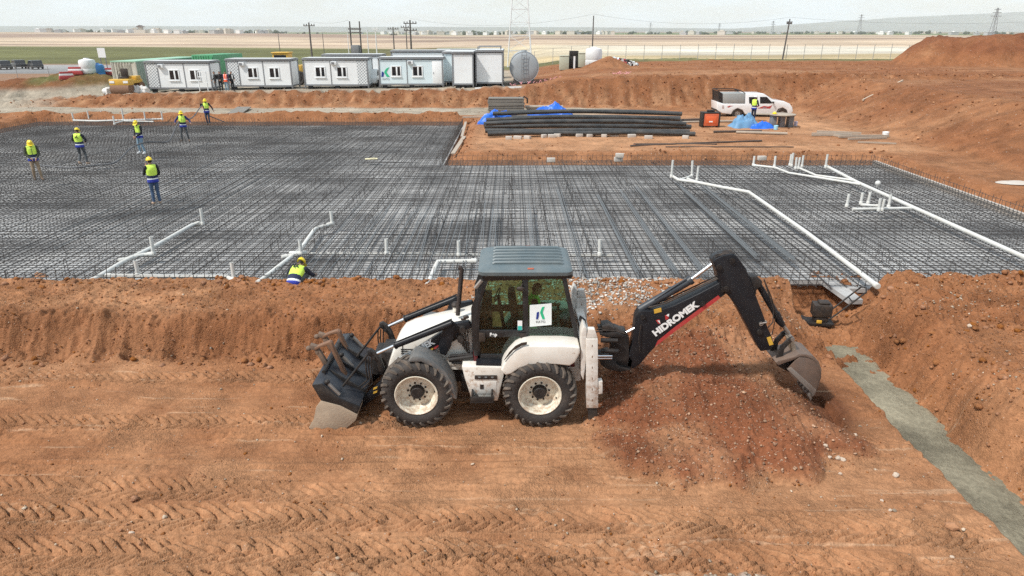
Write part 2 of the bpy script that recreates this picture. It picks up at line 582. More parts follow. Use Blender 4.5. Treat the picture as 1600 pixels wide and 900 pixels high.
def zbase(x, y):
    """large shape of the land"""
    nz = fbm(x * 0.55, y * 0.15, 3, 4)
    # bank above the machine bench
    east = ss(0.6, 2.4, x)
    lip = 14.15 + 0.28 * nz + east * 0.35 + 0.25 * east * fbm(x * 0.9, 0 * y, 31, 3)
    foot = lip - 0.62 - 0.75 * east
    h = 0.74 * ss(0, 1, (y - foot) / (lip - foot))
    h = h + 0.10 * ss(14.0, 15.0, y) * fbm(x * 0.5, y * 0.7, 8, 3) * ss(16.7, 15.9, y)
    # right side: trench along x = 7.2 .. 8.15 and the higher block east of it
    wob = 0.13 * fbm(y * 0.9, 0 * x, 44, 4) + 0.12 * np.exp(-((y - 10.3) / 0.7) ** 2)
    shf = 0.55 * ss(15.0, 15.7, y)
    blk = ss(8.25, 9.05, x - shf + wob * 2.5 + 0.12 * fbm(x * 1.5, y * 1.5, 71, 3))
    yy = 0.80 + 0.16 * fbm(x * 0.45, y * 0.45, 51, 4)
    blkh = yy * blk
    h = np.where(x > 7.6, blkh, h)
    tr = ss(7.05, 7.20, x + wob + 0.05 * fbm(x * 3, y * 3, 45, 3)) * ss(8.50, 8.22, x + wob - 0.75 * shf)
    tr = tr * ss(17.6, 17.45, y)
    h = h * (1 - 0.80 * ss(5.9, 7.0, x) * ss(16.5, 15.6, y) * (x < 7.6))
    h = h * (1 - tr) + (-0.37) * tr
    # loose soil tipped at the inner end of the trench
    h = h + tr * (0.30 * ss(14.7, 15.3, y) - 0.25 * ss(15.9, 16.6, y))
    # beyond the pit
    b = 0.92 + 0.05 * fbm(x * 0.2, y * 0.2, 5, 3)
    b = np.where(y > 51, 0.86, b)
    hump = np.exp(-((y - 51.1) / 0.75) ** 2) * np.where(x < MAT_XI - 0.5, 0.30, 0.0) * (1 + fbm(x * 0.7, y, 6, 3))
    far = np.where(y > MAT_Y0 + 1.0, b + hump, h)
    h = np.where((y > 17.3) & (x <= 18.6), far, h)
    h = np.where((y > 17.3) & (x > 18.6), 0.8 + (b - 0.8) * ss(18, 30, y), h)
    # upper bank behind the site road and along the right-hand side
    z1 = yard(x, y)
    wy = 58.2 + 0.5 * fbm(x * 0.25, 0 * y, 61, 4)
    deep = np.clip((z1 - 0.9) / 2.0, 0.25, 1)
    up = ss(0, 1, (y - wy) / (0.8 + 2.4 * deep))
    wx = 22.6 + 0.6 * fbm(0 * x, y * 0.25, 62, 4)
    upx = np.clip((x - wx) / 5.2, 0, 1) * ss(14, 19, y)
    upx = upx * upx * (3 - 2 * upx) * 0.2 + upx * 0.8
    u = np.maximum(up, upx)
    h = h + (z1 - h) * u
    # heaps
    big = np.maximum(heap(x, y, 56.5, 85, 10.5, 9, 9.0, 3, 1.0, 0.35), heap(x, y, 72, 86, 26, 10, 10.0, 9, 1.0, 0.3))
    h = h + np.minimum(big, 2.75 + 0.45 * fbm(x * 0.16, y * 0.2, 19, 4))
    h = h + heap(x, y, -47, 70, 7.5, 4.5, 2.3, 12, 0.9, 0.5) + heap(x, y, -41, 73, 6.5, 4, 1.9, 14, 0.8, 0.4)
    h = h + heap(x, y, -36, 54.5, 9, 1.5, 0.55, 18, 0.8, 0.4) * ss(-30, -34, x)
    h = h + heap(x, y, 10.6, 79, 2.6, 2.6, 1.55, 22, 1.0, 0.2)
    h = h + heap(x, y, 4.6, 64.0, 2.3, 2.0, 0.7, 24, 0.9, 0.4)
    # the land beyond falls away a little, then rolls
    r = np.sqrt(x * x + y * y)
    h = h + ss(92, 150, y) * (-1.4 - 0.5 * np.clip(x / 60, -1, 1))
    h = np.where(x < -55, h * ss(-160, -55, x) + 0.3 * ss(-55, -160, x), h)
    roll = ss(220, 900, r)
    h = h + roll * (4.2 * fbm(x / 900 + 3.3, y / 900 + 1.7, 90, 4) + 0.6)
    h = h + 5.0 * np.exp(-(((x + 700) / 520) ** 2 + ((y - 1300) / 420) ** 2)) + 3.6 * np.exp(-(((x + 330) / 150) ** 2 + ((y - 900) / 260) ** 2))
    # the pit of the mat
    m = in_mat(x, y)
    slope = np.where(y < 18, 0.16, 1.25)
    pit = ss(0, 1, (m + slope) / slope)
    pit = np.where((y < 17.6) & (x > 6.9) & (x < 9.0), pit * (1 - tr), pit)
    h = h + (0.24 - h) * pit
    return h


TRACKS = [  # yc(x), width, bar period, bar depth, slant, seed
    (lambda x: 10.90 + 0.02 * np.sin(x), 0.46, 0.195, 0.085, 0.9, 1, (-30, -1.4)),
    (lambda x: 12.62 + 0.02 * np.sin(x * 1.1), 0.46, 0.195, 0.085, 0.9, 2, (-30, -1.4)),
    (lambda x: 8.22 - 0.012 * x - 0.010 * np.clip(x - 1.0, 0, 9) ** 2, 0.54, 0.215, 0.125, 0.95, 3, (-30, 30)),
    (lambda x: 7.50 - 0.004 * x - 0.012 * np.clip(x - 0.5, 0, 9) ** 2, 0.54, 0.215, 0.130, 0.95, 4, (-30, 30)),
    (lambda x: 8.75 - 0.03 * x - 0.004 * np.clip(x, 0, 9) ** 2, 0.46, 0.21, 0.085, 0.9, 6, (-30, -2)),
    (lambda x: 7.02 + 0.02 * x - 0.010 * np.clip(x - 0.5, 0, 9) ** 2, 0.52, 0.24, 0.120, 0.95, 5, (-30, 5)),
]


def spoil(x, y):
    a = heap(x, y, 3.15, 11.8, 1.75, 1.9, 0.60, 33, 0.8, 0.5)
    b = heap(x, y, 4.55, 11.0, 1.55, 1.8, 0.64, 35, 0.8, 0.45)
    c = heap(x, y, 3.8, 12.9, 2.6, 1.2, 0.50, 37, 0.8, 0.35)
    d = heap(x, y, 3.2, 10.0, 1.75, 0.95, 0.30, 38, 0.7, 0.5)
    s = np.maximum(np.maximum(a, b), np.maximum(c, d))
    dig = np.exp(-(((x - 5.95) / 0.5) ** 2 + ((y - 11.3) / 0.9) ** 2))
    return s - 0.22 * dig * (s > 0.02)


def near_detail(x, y):
    """fine relief of the bench, bank, trench and spoil"""
    h = zbase(x, y)
    sp = spoil(x, y) * ss(7.0, 6.4, x)
    h = h + sp
    spm = ss(0.0, 0.16, sp + 0.10 * fbm(x * 2, y * 2, 181, 3) * (sp > 0.004))
    bank = ss(13.2, 13.6, y) * ss(14.6, 14.1, y)
    top = ss(14.0, 14.4, y)
    blk = ss(8.1, 8.5, x)
    flat = (1 - bank) * (1 - top) * (1 - spm) * (1 - blk)
    # grooves left by the blade along x, softened lumps
    h = h + flat * 0.030 * fbm(x * 0.35, y * 2.6, 101, 4) + flat * 0.026 * fbm(x * 3.0, y * 5.5, 103, 5) + flat * 0.020 * ridge(x * 2.2, y * 5, 121, 4) * np.clip(0.2 + 2.2 * fbm(x * 0.5, y * 1.2, 123, 3), 0, 1)
    h = h + (top + blk) * (0.10 * fbm(x * 1.7, y * 2.2, 105, 5) + 0.060 * ridge(x * 4.0, y * 5.0, 107, 4))
    h = h + spm * (0.08 * fbm(x * 2.0, y * 2.2, 109, 5) + 0.05 * ridge(x * 5.5, y * 5.5, 111, 3))
    # torn face of the bank: claw streaks running down the slope
    h = h + bank * (0.17 * ridge(x * 1.9, y * 1.6, 113, 4) + 0.15 * fbm(x * 4.5, y * 4, 115, 4) - 0.05)
    side = ss(7.95, 8.25, x) * ss(9.5, 8.9, x)
    h = h + side * (0.15 * ridge(x * 1.8, y * 2.4, 117, 4) + 0.15 * fbm(x * 4, y * 5, 119, 4))
    crm = np.clip(0.9 * bank + 0.8 * top + 0.9 * blk + 0.9 * spm + flat * np.clip(-0.35 + 3.4 * fbm(x * 0.32, y * 2.2, 131, 4), 0, 0.9), 0, 1)
    h = h + crm * (0.060 * cells(x * 5.5, y * 5.5, 141) * np.clip(0.5 + 1.5 * fbm(x * 1.3, y * 1.3, 143, 2), 0, 1) + 0.028 * cells(x * 13, y * 12, 145))
    for (y0, s1, q1, sd) in ((9.15, 0.01, 0.004, 1), (9.55, 0.02, 0.002, 2), (9.78, 0.02, 0.002, 3), (11.7, 0.0, 0.0, 4), (10.35, -0.01, 0.0, 5), (8.95, -0.02, 0.006, 6), (7.88, -0.01, 0.01, 7), (6.75, 0.02, 0.01, 8)):
        yl = y0 + s1 * x - q1 * np.clip(x, 0, 9) ** 2 + 0.10 * vn(x * 0.3, 0 * y, sd + 160)
        dl = (y - yl) / 0.035
        h = h + flat * np.clip(0.35 + 1.8 * fbm(x * 0.5, 0 * y, sd + 170, 3), 0, 1) * (-0.028 * np.exp(-dl ** 2) + 0.022 * np.exp(-(dl - 2.2) ** 2))
    tm = np.zeros_like(x)
    for f, w, per, dep, k, sd, (x0, x1) in TRACKS:
        q, m = chevron(x, y, f(x), w, per, dep, k, sd)
        g = ss(x0 - 0.3, x0 + 0.3, x) * ss(x1 + 0.3, x1 - 0.3, x) * (1 - spm) * ss(7.0, 6.5, x) * (1 - bank)
        h = h + q * g
        tm = np.maximum(tm, m * g)
    return h, spm, bank, top, blk, tm


C_TAN = np.array((0.300, 0.134, 0.062))
C_PALE = np.array((0.40, 0.210, 0.110))
C_BROWN = np.array((0.215, 0.088, 0.039))
C_RED = np.array((0.180, 0.066, 0.031))
C_ROAD = np.array((0.36, 0.305, 0.235))
C_SAND = np.array((0.50, 0.41, 0.275))


def mixc(c, d, f):
    return c * (1 - f[..., None]) + d * f[..., None]


def site_colour(x, y, h):
    c = np.broadcast_to(C_TAN, x.shape + (3,)).copy()
    chips = np.full(x.shape, 0.25)
    n1, n2 = fbm(x * 0.22, y * 0.22, 201, 4), fbm(x * 0.9, y * 1.6, 203, 4)
    c = mixc(c, C_PALE, np.clip(0.30 + 1.0 * n1, 0, 0.65))
    c = mixc(c, C_BROWN, np.clip(0.05 + 1.1 * n2, 0, 0.6))
    return c, chips


def far_colour(x, y, h):
    c, chips = site_colour(x, y, h)
    n = fbm(x * 0.3, y * 0.3, 211, 4)
    # site road and yard: compacted pale gravel
    edge = 0.35 * fbm(x * 0.4, y * 0.8, 213, 3)
    road = ss(52.3, 52.8, y + edge) * ss(58.0, 57.2, y + edge) * ss(1.5, -1.5, x - 8 + edge)
    road = np.maximum(road, ss(60.2, 61.4, y + edge) * ss(2.0, -1.0, x + edge * 2) * ss(100, 88, y))
    road = np.maximum(road, ss(53, 56, y + edge) * ss(-36, -42, x + edge * 6) * ss(66.5, 65, y))
    c = mixc(c, C_ROAD * (1 + 0.25 * n[..., None]), road)
    # banks: torn brown faces with pale claw marks
    bank = ss(58.0, 58.5, y) * ss(61.6, 60.8, y) * (1 - road)
    st = np.clip(0.30 + 1.7 * fbm(x * 2.6, y * 0.9, 215, 5), 0, 1)
    c = mixc(c, mixc(np.broadcast_to(C_BROWN, c.shape), C_PALE * 0.95, st * ss(61.2, 58.4, y)), bank * 0.9)
    rs = ss(22.3, 23.4, x) * ss(12, 20, y)
    c = mixc(c, C_BROWN * 1.1, rs * np.clip(0.72 + n, 0, 1))
    pad = ss(34.8, 36.2, y + edge) * ss(56, 50, y) * ss(-3.2, -2.0, x) * ss(23, 20, x)
    c = mixc(c, C_PALE * 1.14, pad * np.clip(0.65 + 0.9 * n, 0, 1))
    # brown plateau behind
    pl = ss(60.8, 62.0, y) * ss(0.5, 4, x)
    c = mixc(c, C_BROWN * 1.18, np.maximum(pl * np.clip(0.75 + 0.8 * n, 0, 1), 0) * ss(100, 92, y))
    pl2 = pl * ss(62, 66, y) * ss(30, 24, y - 50) * np.clip(fbm(x * 0.05, y * 0.3, 217, 3) * 2.2, 0, 0.6)
    c = mixc(c, C_PALE * 0.9, pl2)
    big = ss(1.0, 1.8, h - yard(x, y)) * ss(36, 40, x)
    c = mixc(c, C_RED * 1.0, big * np.clip(0.75 + n, 0, 1))
    lh = ss(0.5, 1.0, h - yard(x, y)) * ss(-30, -34, x) * ss(62, 66, y)
    grass = np.array((0.115, 0.125, 0.045))
    c = mixc(c, C_BROWN * 0.9, lh)
    c = mixc(c, grass, lh * ss(-47, -43, x + n * 4) * np.clip(0.8 + n, 0, 1))
    # grass verge and fields
    r = y + 10 * fbm(x * 0.012, y * 0.004, 221, 3)
    gz = ss(91, 97, y + edge * 3)
    verge = np.array((0.165, 0.155, 0.07))
    c = mixc(c, verge * (1 + 0.5 * n[..., None]), gz * ss(-40, -30, x))
    lz = ss(74, 80, y + edge * 6) * ss(-26, -34, x)
    dirt = np.array((0.27, 0.16, 0.10))
    c = mixc(c, dirt, lz)
    # left: asphalt road, then a green strip
    rd = ss(116, 119, r) * ss(160, 152, r) * ss(-24, -30, x - (y - 120) * 0.15)
    c = mixc(c, np.array((0.25, 0.245, 0.24)), rd)
    l = ss(20, -40, x + 0.06 * y)
    gr = ss(156, 164, r) * (l * 0.9 + (1 - l) * ss(175, 140, r) * 0.6)
    green = np.array((0.115, 0.125, 0.045))
    c = mixc(c, green * (1 + 0.3 * n[..., None]), gr)
    # right of the cabins: straw field, bright stubble, then fallow brown
    s1 = ss(108, 118, r) * ss(-30, 10, x)
    c = mixc(c, C_SAND * np.array((0.98, 0.93, 0.8)), s1)
    s2 = ss(150, 165, r - 0.35 * np.clip(x, -50, 250)) * ss(-30, 60, x)
    c = mixc(c, np.array((0.64, 0.585, 0.49)), s2 * 0.85)
    pale = np.array((0.50, 0.385, 0.275))
    c = mixc(c, pale * (1 + 0.12 * n[..., None]), ss(285, 305, r + x * 0.12))
    fal = np.array((0.255, 0.18, 0.135))
    f1 = ss(390, 420, r + x * 0.2) * ss(620, 560, r + x * 0.3)
    c = mixc(c, fal, f1 * np.clip(0.75 + 2 * fbm(x * 0.004, y * 0.012, 231, 3), 0, 1) * ss(-500, -150, x))
    f2 = ss(330, 350, r) * ss(380, 365, r) * ss(100, -160, x)
    c = mixc(c, fal * 1.2, f2 * 0.7)
    f3 = ss(560, 640, r)
    pat = fbm(x * 0.0016, y * 0.0045, 233, 3)
    c = mixc(c, mixc(np.broadcast_to(pale * 0.85, c.shape), fal * 1.1, ss(-0.05, 0.12, pat)), f3)
    f4 = ss(1150, 1500, r)
    pat2 = fbm(x * 0.0011, y * 0.002, 235, 3)
    c = mixc(c, mixc(np.broadcast_to(np.array((0.12, 0.15, 0.06)), c.shape), fal * 0.9, ss(-0.12, 0.12, pat2)), f4)
    wv = 1 + ss(100, 130, y) * (0.35 * fbm(x * 0.02, y * 0.05, 241, 4) + 0.25 * fbm(x * 0.004, y * 0.06, 243, 3))
    c = c * wv[..., None]
    return np.clip(c, 0.01, 0.9), chips * (1 - gz)


def ground_material(name, near):
    m = bpy.data.materials.new(name)
    m.use_nodes = True
    N, L = nodes_of(m)
    b = N['Principled BSDF']
    b.inputs['Roughness'].default_value = 0.95
    b.inputs['Specular IOR Level'].default_value = 0.15
    at_ = N.new('ShaderNodeAttribute')
    at_.attribute_name = 'soil'
    geo = N.new('ShaderNodeNewGeometry')
    pos = geo.outputs['Position']

    def nz(scale, det=6, rough=0.6):
        n = N.new('ShaderNodeTexNoise')
        n.inputs['Scale'].default_value = scale
        n.inputs['Detail'].default_value = det
        n.inputs['Roughness'].default_value = rough
        L.new(pos, n.inputs['Vector'])
        return n
    a, b2, c3 = nz(1.7, 8, 0.7), nz(13.0, 6, 0.7), nz(60.0, 4, 0.7)
    mul = N.new('ShaderNodeMath'); mul.operation = 'MULTIPLY'
    mr1 = N.new('ShaderNodeMapRange')
    mr1.inputs['From Min'].default_value, mr1.inputs['From Max'].default_value = 0.3, 0.7
    mr1.inputs['To Min'].default_value, mr1.inputs['To Max'].default_value = 0.80, 1.20
    L.new(a.outputs['Fac'], mr1.inputs['Value'])
    mr2 = N.new('ShaderNodeMapRange')
    mr2.inputs['From Min'].default_value, mr2.inputs['From Max'].default_value = 0.3, 0.7
    mr2.inputs['To Min'].default_value, mr2.inputs['To Max'].default_value = 0.72, 1.26
    L.new(b2.outputs['Fac'], mr2.inputs['Value'])
    L.new(mr1.outputs['Result'], mul.inputs[0]); L.new(mr2.outputs['Result'], mul.inputs[1])
    mul2 = N.new('ShaderNodeMath'); mul2.operation = 'MULTIPLY'
    mr3 = N.new('ShaderNodeMapRange')
    mr3.inputs['From Min'].default_value, mr3.inputs['From Max'].default_value = 0.3, 0.7
    mr3.inputs['To Min'].default_value, mr3.inputs['To Max'].default_value = 0.80, 1.20
    L.new(c3.outputs['Fac'], mr3.inputs['Value'])
    L.new(mul.outputs[0], mul2.inputs[0]); L.new(mr3.outputs['Result'], mul2.inputs[1])
    sc = N.new('ShaderNodeVectorMath'); sc.operation = 'SCALE'
    L.new(at_.outputs['Color'], sc.inputs[0]); L.new(mul2.outputs[0], sc.inputs['Scale'])
    # pale stone chips lying in the soil
    vo = N.new('ShaderNodeTexVoronoi')
    vo.inputs['Scale'].default_value = 16.0 if near else 5.0
    L.new(pos, vo.inputs['Vector'])
    thr = N.new('ShaderNodeMath'); thr.operation = 'LESS_THAN'; thr.inputs[1].default_value = 0.16
    L.new(vo.outputs['Distance'], thr.inputs[0])
    sel = N.new('ShaderNodeSeparateColor')
    L.new(vo.outputs['Color'], sel.inputs['Color'])
    inv = N.new('ShaderNodeMath'); inv.operation = 'SUBTRACT'; inv.inputs[0].default_value = 1.0
    L.new(at_.outputs['Alpha'], inv.inputs[1])
    rare = N.new('ShaderNodeMath'); rare.operation = 'GREATER_THAN'
    L.new(sel.outputs['Red'], rare.inputs[0]); L.new(inv.outputs[0], rare.inputs[1])
    chip = N.new('ShaderNodeMath'); chip.operation = 'MULTIPLY'
    L.new(thr.outputs[0], chip.inputs[0]); L.new(rare.outputs[0], chip.inputs[1])
    cm = N.new('ShaderNodeMath'); cm.operation = 'MULTIPLY'; cm.inputs[1].default_value = 0.6
    L.new(chip.outputs[0], cm.inputs[0])
    mx = N.new('ShaderNodeMix'); mx.data_type = 'RGBA'
    mx.inputs['B'].default_value = (0.50, 0.40, 0.32, 1)
    L.new(cm.outputs[0], mx.inputs['Factor']); L.new(sc.outputs['Vector'], mx.inputs['A'])
    L.new(mx.outputs['Result'], b.inputs['Base Color'])
    add = N.new('ShaderNodeMath'); add.operation = 'ADD'
    L.new(b2.outputs['Fac'], add.inputs[0]); L.new(c3.outputs['Fac'], add.inputs[1])
    vb = N.new('ShaderNodeTexVoronoi')
    vb.inputs['Scale'].default_value = 34.0 if near else 4.0
    L.new(pos, vb.inputs['Vector'])
    sb_ = N.new('ShaderNodeMath'); sb_.operation = 'SUBTRACT'
    L.new(add.outputs[0], sb_.inputs[0]); L.new(vb.outputs['Distance'], sb_.inputs[1])
    add = sb_
    bp = N.new('ShaderNodeBump')
    bp.inputs['Strength'].default_value = 1.0
    bp.inputs['Distance'].default_value = 0.024 if near else 0.06
    L.new(add.outputs[0], bp.inputs['Height'])
    pm = nz(0.9, 4, 0.6)
    pr_ = N.new('ShaderNodeMapRange')
    pr_.inputs['From Min'].default_value, pr_.inputs['From Max'].default_value = 0.38, 0.62
    pr_.inputs['To Min'].default_value, pr_.inputs['To Max'].default_value = 0.35, 1.0
    L.new(pm.outputs['Fac'], pr_.inputs['Value'])
    L.new(pr_.outputs['Result'], bp.inputs['Strength'])
    L.new(bp.outputs['Normal'], b.inputs['Normal'])
    return m


def grid_mesh(name, X, Y, Z, colr, chips, material, wrap=False):
    ny, nx = X.shape
    me = bpy.data.meshes.new(name)
    co = np.stack([X, Y, Z], -1).reshape(-1, 3).astype(np.float32)
    i = np.arange(ny - 1)[:, None] * nx + np.arange(nx - 1)[None, :]
    q = np.stack([i, i + 1, i + nx + 1, i + nx], -1).reshape(-1, 4).astype(np.int32)
    me.vertices.add(len(co)); me.vertices.foreach_set('co', co.ravel())
    me.loops.add(q.size); me.loops.foreach_set('vertex_index', q.ravel())
    me.polygons.add(len(q))
    me.polygons.foreach_set('loop_start', np.arange(0, q.size, 4, dtype=np.int32))
    me.polygons.foreach_set('loop_total', np.full(len(q), 4, dtype=np.int32))
    me.polygons.foreach_set('use_smooth', np.ones(len(q), dtype=bool))
    ca = me.attributes.new('soil', 'FLOAT_COLOR', 'POINT')
    cc = np.concatenate([colr.reshape(-1, 3), chips.reshape(-1, 1)], 1).astype(np.float32)
    ca.data.foreach_set('color', cc.ravel())
    me.materials.append(material)
    me.update(calc_edges=True)
    me.validate()
    o = bpy.data.objects.new(name, me)
    COL.objects.link(o)
    o['kind'] = 'structure'
    return o


G_NEAR = ground_material('bench_soil', True)
G_FAR = ground_material('land_soil', False)

# ---- bench, bank, trench and spoil close to the camera
xs = np.concatenate([np.arange(-40, -16, 1.0), np.arange(-16, -13.6, 0.12), np.arange(-13.6, 13.8, 0.022), np.arange(13.8, 17, 0.12), np.arange(17, 40, 1.0)])
ys = np.concatenate([np.arange(-12, 4, 1.0), np.arange(4, 6.0, 0.15), np.arange(6.0, 18.2, 0.030)])
X, Y = np.meshgrid(xs, ys)
Z, spm, bank, top, blk, tm = near_detail(X, Y)
c, chips = site_colour(X, Y, Z)
c = mixc(c, C_BROWN * 1.0, bank * 0.6)
c = mixc(c, C_BROWN * 1.1, blk * np.clip(0.15 + 0.7 * fbm(X * 0.7, Y * 0.7, 301, 3), 0, 0.5))
n5 = fbm(X * 0.7, Y * 0.7, 303, 4)
dark = np.clip(0.55 + 1.7 * n5 + 0.40 * ss(4.6, 3.2, X) - 0.65 * ss(4.3, 4.9, X) * ss(9.6, 10.4, Y), 0.05, 1)
c = mixc(c, mixc(np.broadcast_to(np.array((0.32, 0.155, 0.080)), c.shape), C_RED * 1.1, dark), spm)
damp = np.exp(-(((X - 5.9) / 0.6) ** 2 + ((Y - 11.6) / 1.2) ** 2))
c = mixc(c, C_RED * 0.62, np.clip(damp * 1.3, 0, 0.9))
c = mixc(c, C_PALE * 0.98, tm * 0.30)
scr = ss(0.44, 0.56, fbm(X * 0.5, Y * 16, 307, 3)) * (1 - spm) * (1 - bank) * (1 - top) * (1 - blk)
c = mixc(c, np.array((0.50, 0.33, 0.21)), scr * 0.5)
chips = 0.10 + 0.45 * spm + 0.45 * top * ss(0.4, 2.5, X) * ss(7.4, 6.9, X) + 0.35 * blk * np.clip(0.4 + 1.5 * fbm(X * 0.8, Y * 0.8, 309, 3), 0, 1)
gp = ss(0.0, 0.2, 0.62 - np.sqrt(((X - 2.6) / 2.4) ** 2 + ((Y - 6.55) / 0.75) ** 2) + 0.5 * fbm(X * 3, Y * 3, 311, 3))
c = mixc(c, np.array((0.40, 0.36, 0.32)), gp * 0.85)
bench = grid_mesh('bench_ground', X, Y, Z, c, chips, G_NEAR)
NEARX, NEARY, NEARZ = xs, ys, Z

# ---- the site round the pit, up to the fence
xs2 = np.concatenate([np.arange(-75, -50, 1.0), np.arange(-50, 40, 0.22), np.arange(40, 90, 0.5)])
ys2 = np.concatenate([np.arange(17.9, 34, 0.5), np.arange(34, 37, 0.10), np.arange(37, 49.5, 0.25), np.arange(49.5, 63.0, 0.11), np.arange(63, 112, 0.45)])
X, Y = np.meshgrid(xs2, ys2)
Z = zbase(X, Y)
rough = in_mat(X, Y, 1.4)
edge = np.clip(1 - np.abs(in_mat(X, Y) + 0.7) / 0.9, 0, 1)
bk = ss(57.6, 58.6, Y) * ss(62.4, 61.0, Y)
rs = ss(22.0, 23.5, X) * ss(29, 27, X)
Z = Z + 0.05 * fbm(X * 0.9, Y * 0.9, 401, 4) * (rough < 1.4) + edge * (0.16 * ridge(X * 1.6, Y * 1.6, 403, 3) + 0.10 * cells(X * 2.5, Y * 2.5, 427))
Z = Z + bk * (0.34 * ridge(X * 1.3, Y * 0.5, 405, 4) + 0.16 * cells(X * 1.6, Y * 1.4, 421)) + rs * (0.12 * ridge(X * 0.4, Y * 1.2, 407, 4) + 0.10 * fbm(X * 1.6, Y * 1.6, 408, 4) + 0.08 * cells(X * 1.5, Y * 1.5, 423))
Z = Z + ss(61, 64, Y) * ss(2, 8, X) * 0.16 * ridge(X * 0.25, Y * 0.8, 409, 4)
hp = ss(0.6, 1.6, zbase(X, Y) - yard(X, Y))
Z = Z + hp * (0.36 * fbm(X * 0.5, Y * 0.5, 411, 4) + 0.22 * ridge(X * 0.9, Y * 0.9, 413, 3) + 0.15 * cells(X * 1.1, Y * 1.1, 425))
c, chips = far_colour(X, Y, Z)
e2 = np.clip(1 - np.abs(in_mat(X, Y) + 0.9) / 0.9, 0, 1)
c = mixc(c, C_BROWN * 1.25, e2 * 0.55)
site = grid_mesh('site_ground', X, Y, Z, c, chips * 0.8, G_FAR)
SITEX, SITEY, SITEZ = xs2, ys2, Z

# ---- the land to the horizon, one sheet
an = np.concatenate([np.arange(-180, -60, 6.0), np.arange(-60, 60, 0.22), np.arange(60, 180.1, 6.0)])
rr = np.concatenate([np.arange(2, 100, 4.0), 100 * np.power(1.0135, np.arange(0, 365))])
A, RR = np.meshgrid(np.radians(an), rr)
X, Y = RR * np.sin(A), RR * np.cos(A)
Z = zbase(X, Y)
ins = np.minimum(np.minimum(X + 75, 90 - X), np.minimum(Y + 12, 112 - Y))
ins = np.where((Y < 18) & (np.abs(X) > 38), -5, ins)
Z = Z - 2.5 * ss(0.5, 4.0, ins) - 0.05
c, chips = far_colour(X, Y, Z)
land = grid_mesh('ground', X, Y, Z, c, chips * 0.3, G_FAR)


def zat(x, y):
    """ground height under a thing"""
    if y < 17.9:
        i, j = np.searchsorted(NEARX, x), np.searchsorted(NEARY, y)
        return float(NEARZ[min(j, len(NEARY) - 1), min(i, len(NEARX) - 1)])
    if y < 111 and -74 < x < 89:
        i, j = np.searchsorted(SITEX, x), np.searchsorted(SITEY, y)
        return float(SITEZ[min(j, len(SITEY) - 1), min(i, len(SITEX) - 1)])
    return float(zbase(np.array([float(x)]), np.array([float(y)]))[0]) - 0.05


# ---- far blue ridge on the right of the horizon
def ridge_hill(name, label, pts, dist, seed):
    xs_, hs_ = np.array([p[0] for p in pts]), np.array([p[1] for p in pts])
    gx = np.linspace(xs_[0], xs_[-1], 160)
    gd = np.linspace(-1, 1, 25)
    X, D = np.meshgrid(gx, gd)
    Hh = np.interp(X, xs_, hs_) * (1 + 0.10 * fbm(X / 700, D * 2, seed, 4))
    Z = Hh * np.clip(1 - D * D, 0, 1) - 3
    Yg = dist + D * 1400
    col_ = np.broadcast_to(np.array((0.13, 0.13, 0.10)), X.shape + (3,)) * (1 + 0.5 * fbm(X / 300, D * 6, seed + 3, 3))[..., None]
    return grid_mesh(name, X, Yg, Z, col_, np.zeros_like(X), G_FAR)


ridge_hill('hill', '', [(1800, 0), (3300, 60), (5200, 190), (6800, 265), (8600, 240), (10500, 150)], 9800, 3)
ridge_hill('hill', '', [(-9500, 40), (-7000, 75), (-4000, 70), (-1500, 62), (1200, 58), (3500, 35), (6000, 10)], 9200, 8)

# ---- blinding concrete under the mat, with the notch over the trench
m_bl = bpy.data.materials.new('blinding_concrete')
m_bl.use_nodes = True
N, L = nodes_of(m_bl)
b = N['Principled BSDF']
tcg = N.new('ShaderNodeNewGeometry')
na = N.new('ShaderNodeTexNoise'); na.inputs['Scale'].default_value = 0.33; na.inputs['Detail'].default_value = 7; na.inputs['Roughness'].default_value = 0.62
mpn = N.new('ShaderNodeMapping'); mpn.inputs['Scale'].default_value = (0.75, 1.15, 1)
L.new(tcg.outputs['Position'], mpn.inputs['Vector']); L.new(mpn.outputs['Vector'], na.inputs['Vector'])
ra = N.new('ShaderNodeValToRGB')
for p_, c_ in ((0.30, (0.09, 0.088, 0.088)), (0.40, (0.22, 0.216, 0.212)), (0.48, (0.35, 0.343, 0.335)), (0.62, (0.54, 0.53, 0.515))):
    e = ra.color_ramp.elements.new(p_); e.color = (*c_, 1)
ra.color_ramp.elements.remove(ra.color_ramp.elements[0]); ra.color_ramp.elements.remove(ra.color_ramp.elements[-1])
L.new(na.outputs['Fac'], ra.inputs['Fac'])
nb = N.new('ShaderNodeTexNoise'); nb.inputs['Scale'].default_value = 9; nb.inputs['Detail'].default_value = 5
L.new(tcg.outputs['Position'], nb.inputs['Vector'])
mrb = N.new('ShaderNodeMapRange'); mrb.inputs['To Min'].default_value = 0.75; mrb.inputs['To Max'].default_value = 1.2
L.new(nb.outputs['Fac'], mrb.inputs['Value'])
scb = N.new('ShaderNodeVectorMath'); scb.operation = 'SCALE'
L.new(ra.outputs['Color'], scb.inputs[0]); L.new(mrb.outputs['Result'], scb.inputs['Scale'])
L.new(scb.outputs['Vector'], b.inputs['Base Color'])
mrr = N.new('ShaderNodeMapRange'); mrr.inputs['From Min'].default_value = 0.35; mrr.inputs['From Max'].default_value = 0.6
mrr.inputs['To Min'].default_value = 0.55; mrr.inputs['To Max'].default_value = 0.9
L.new(na.outputs['Fac'], mrr.inputs['Value']); L.new(mrr.outputs['Result'], b.inputs['Roughness'])
sl = MB()
NX0, NX1 = 7.2, 8.42
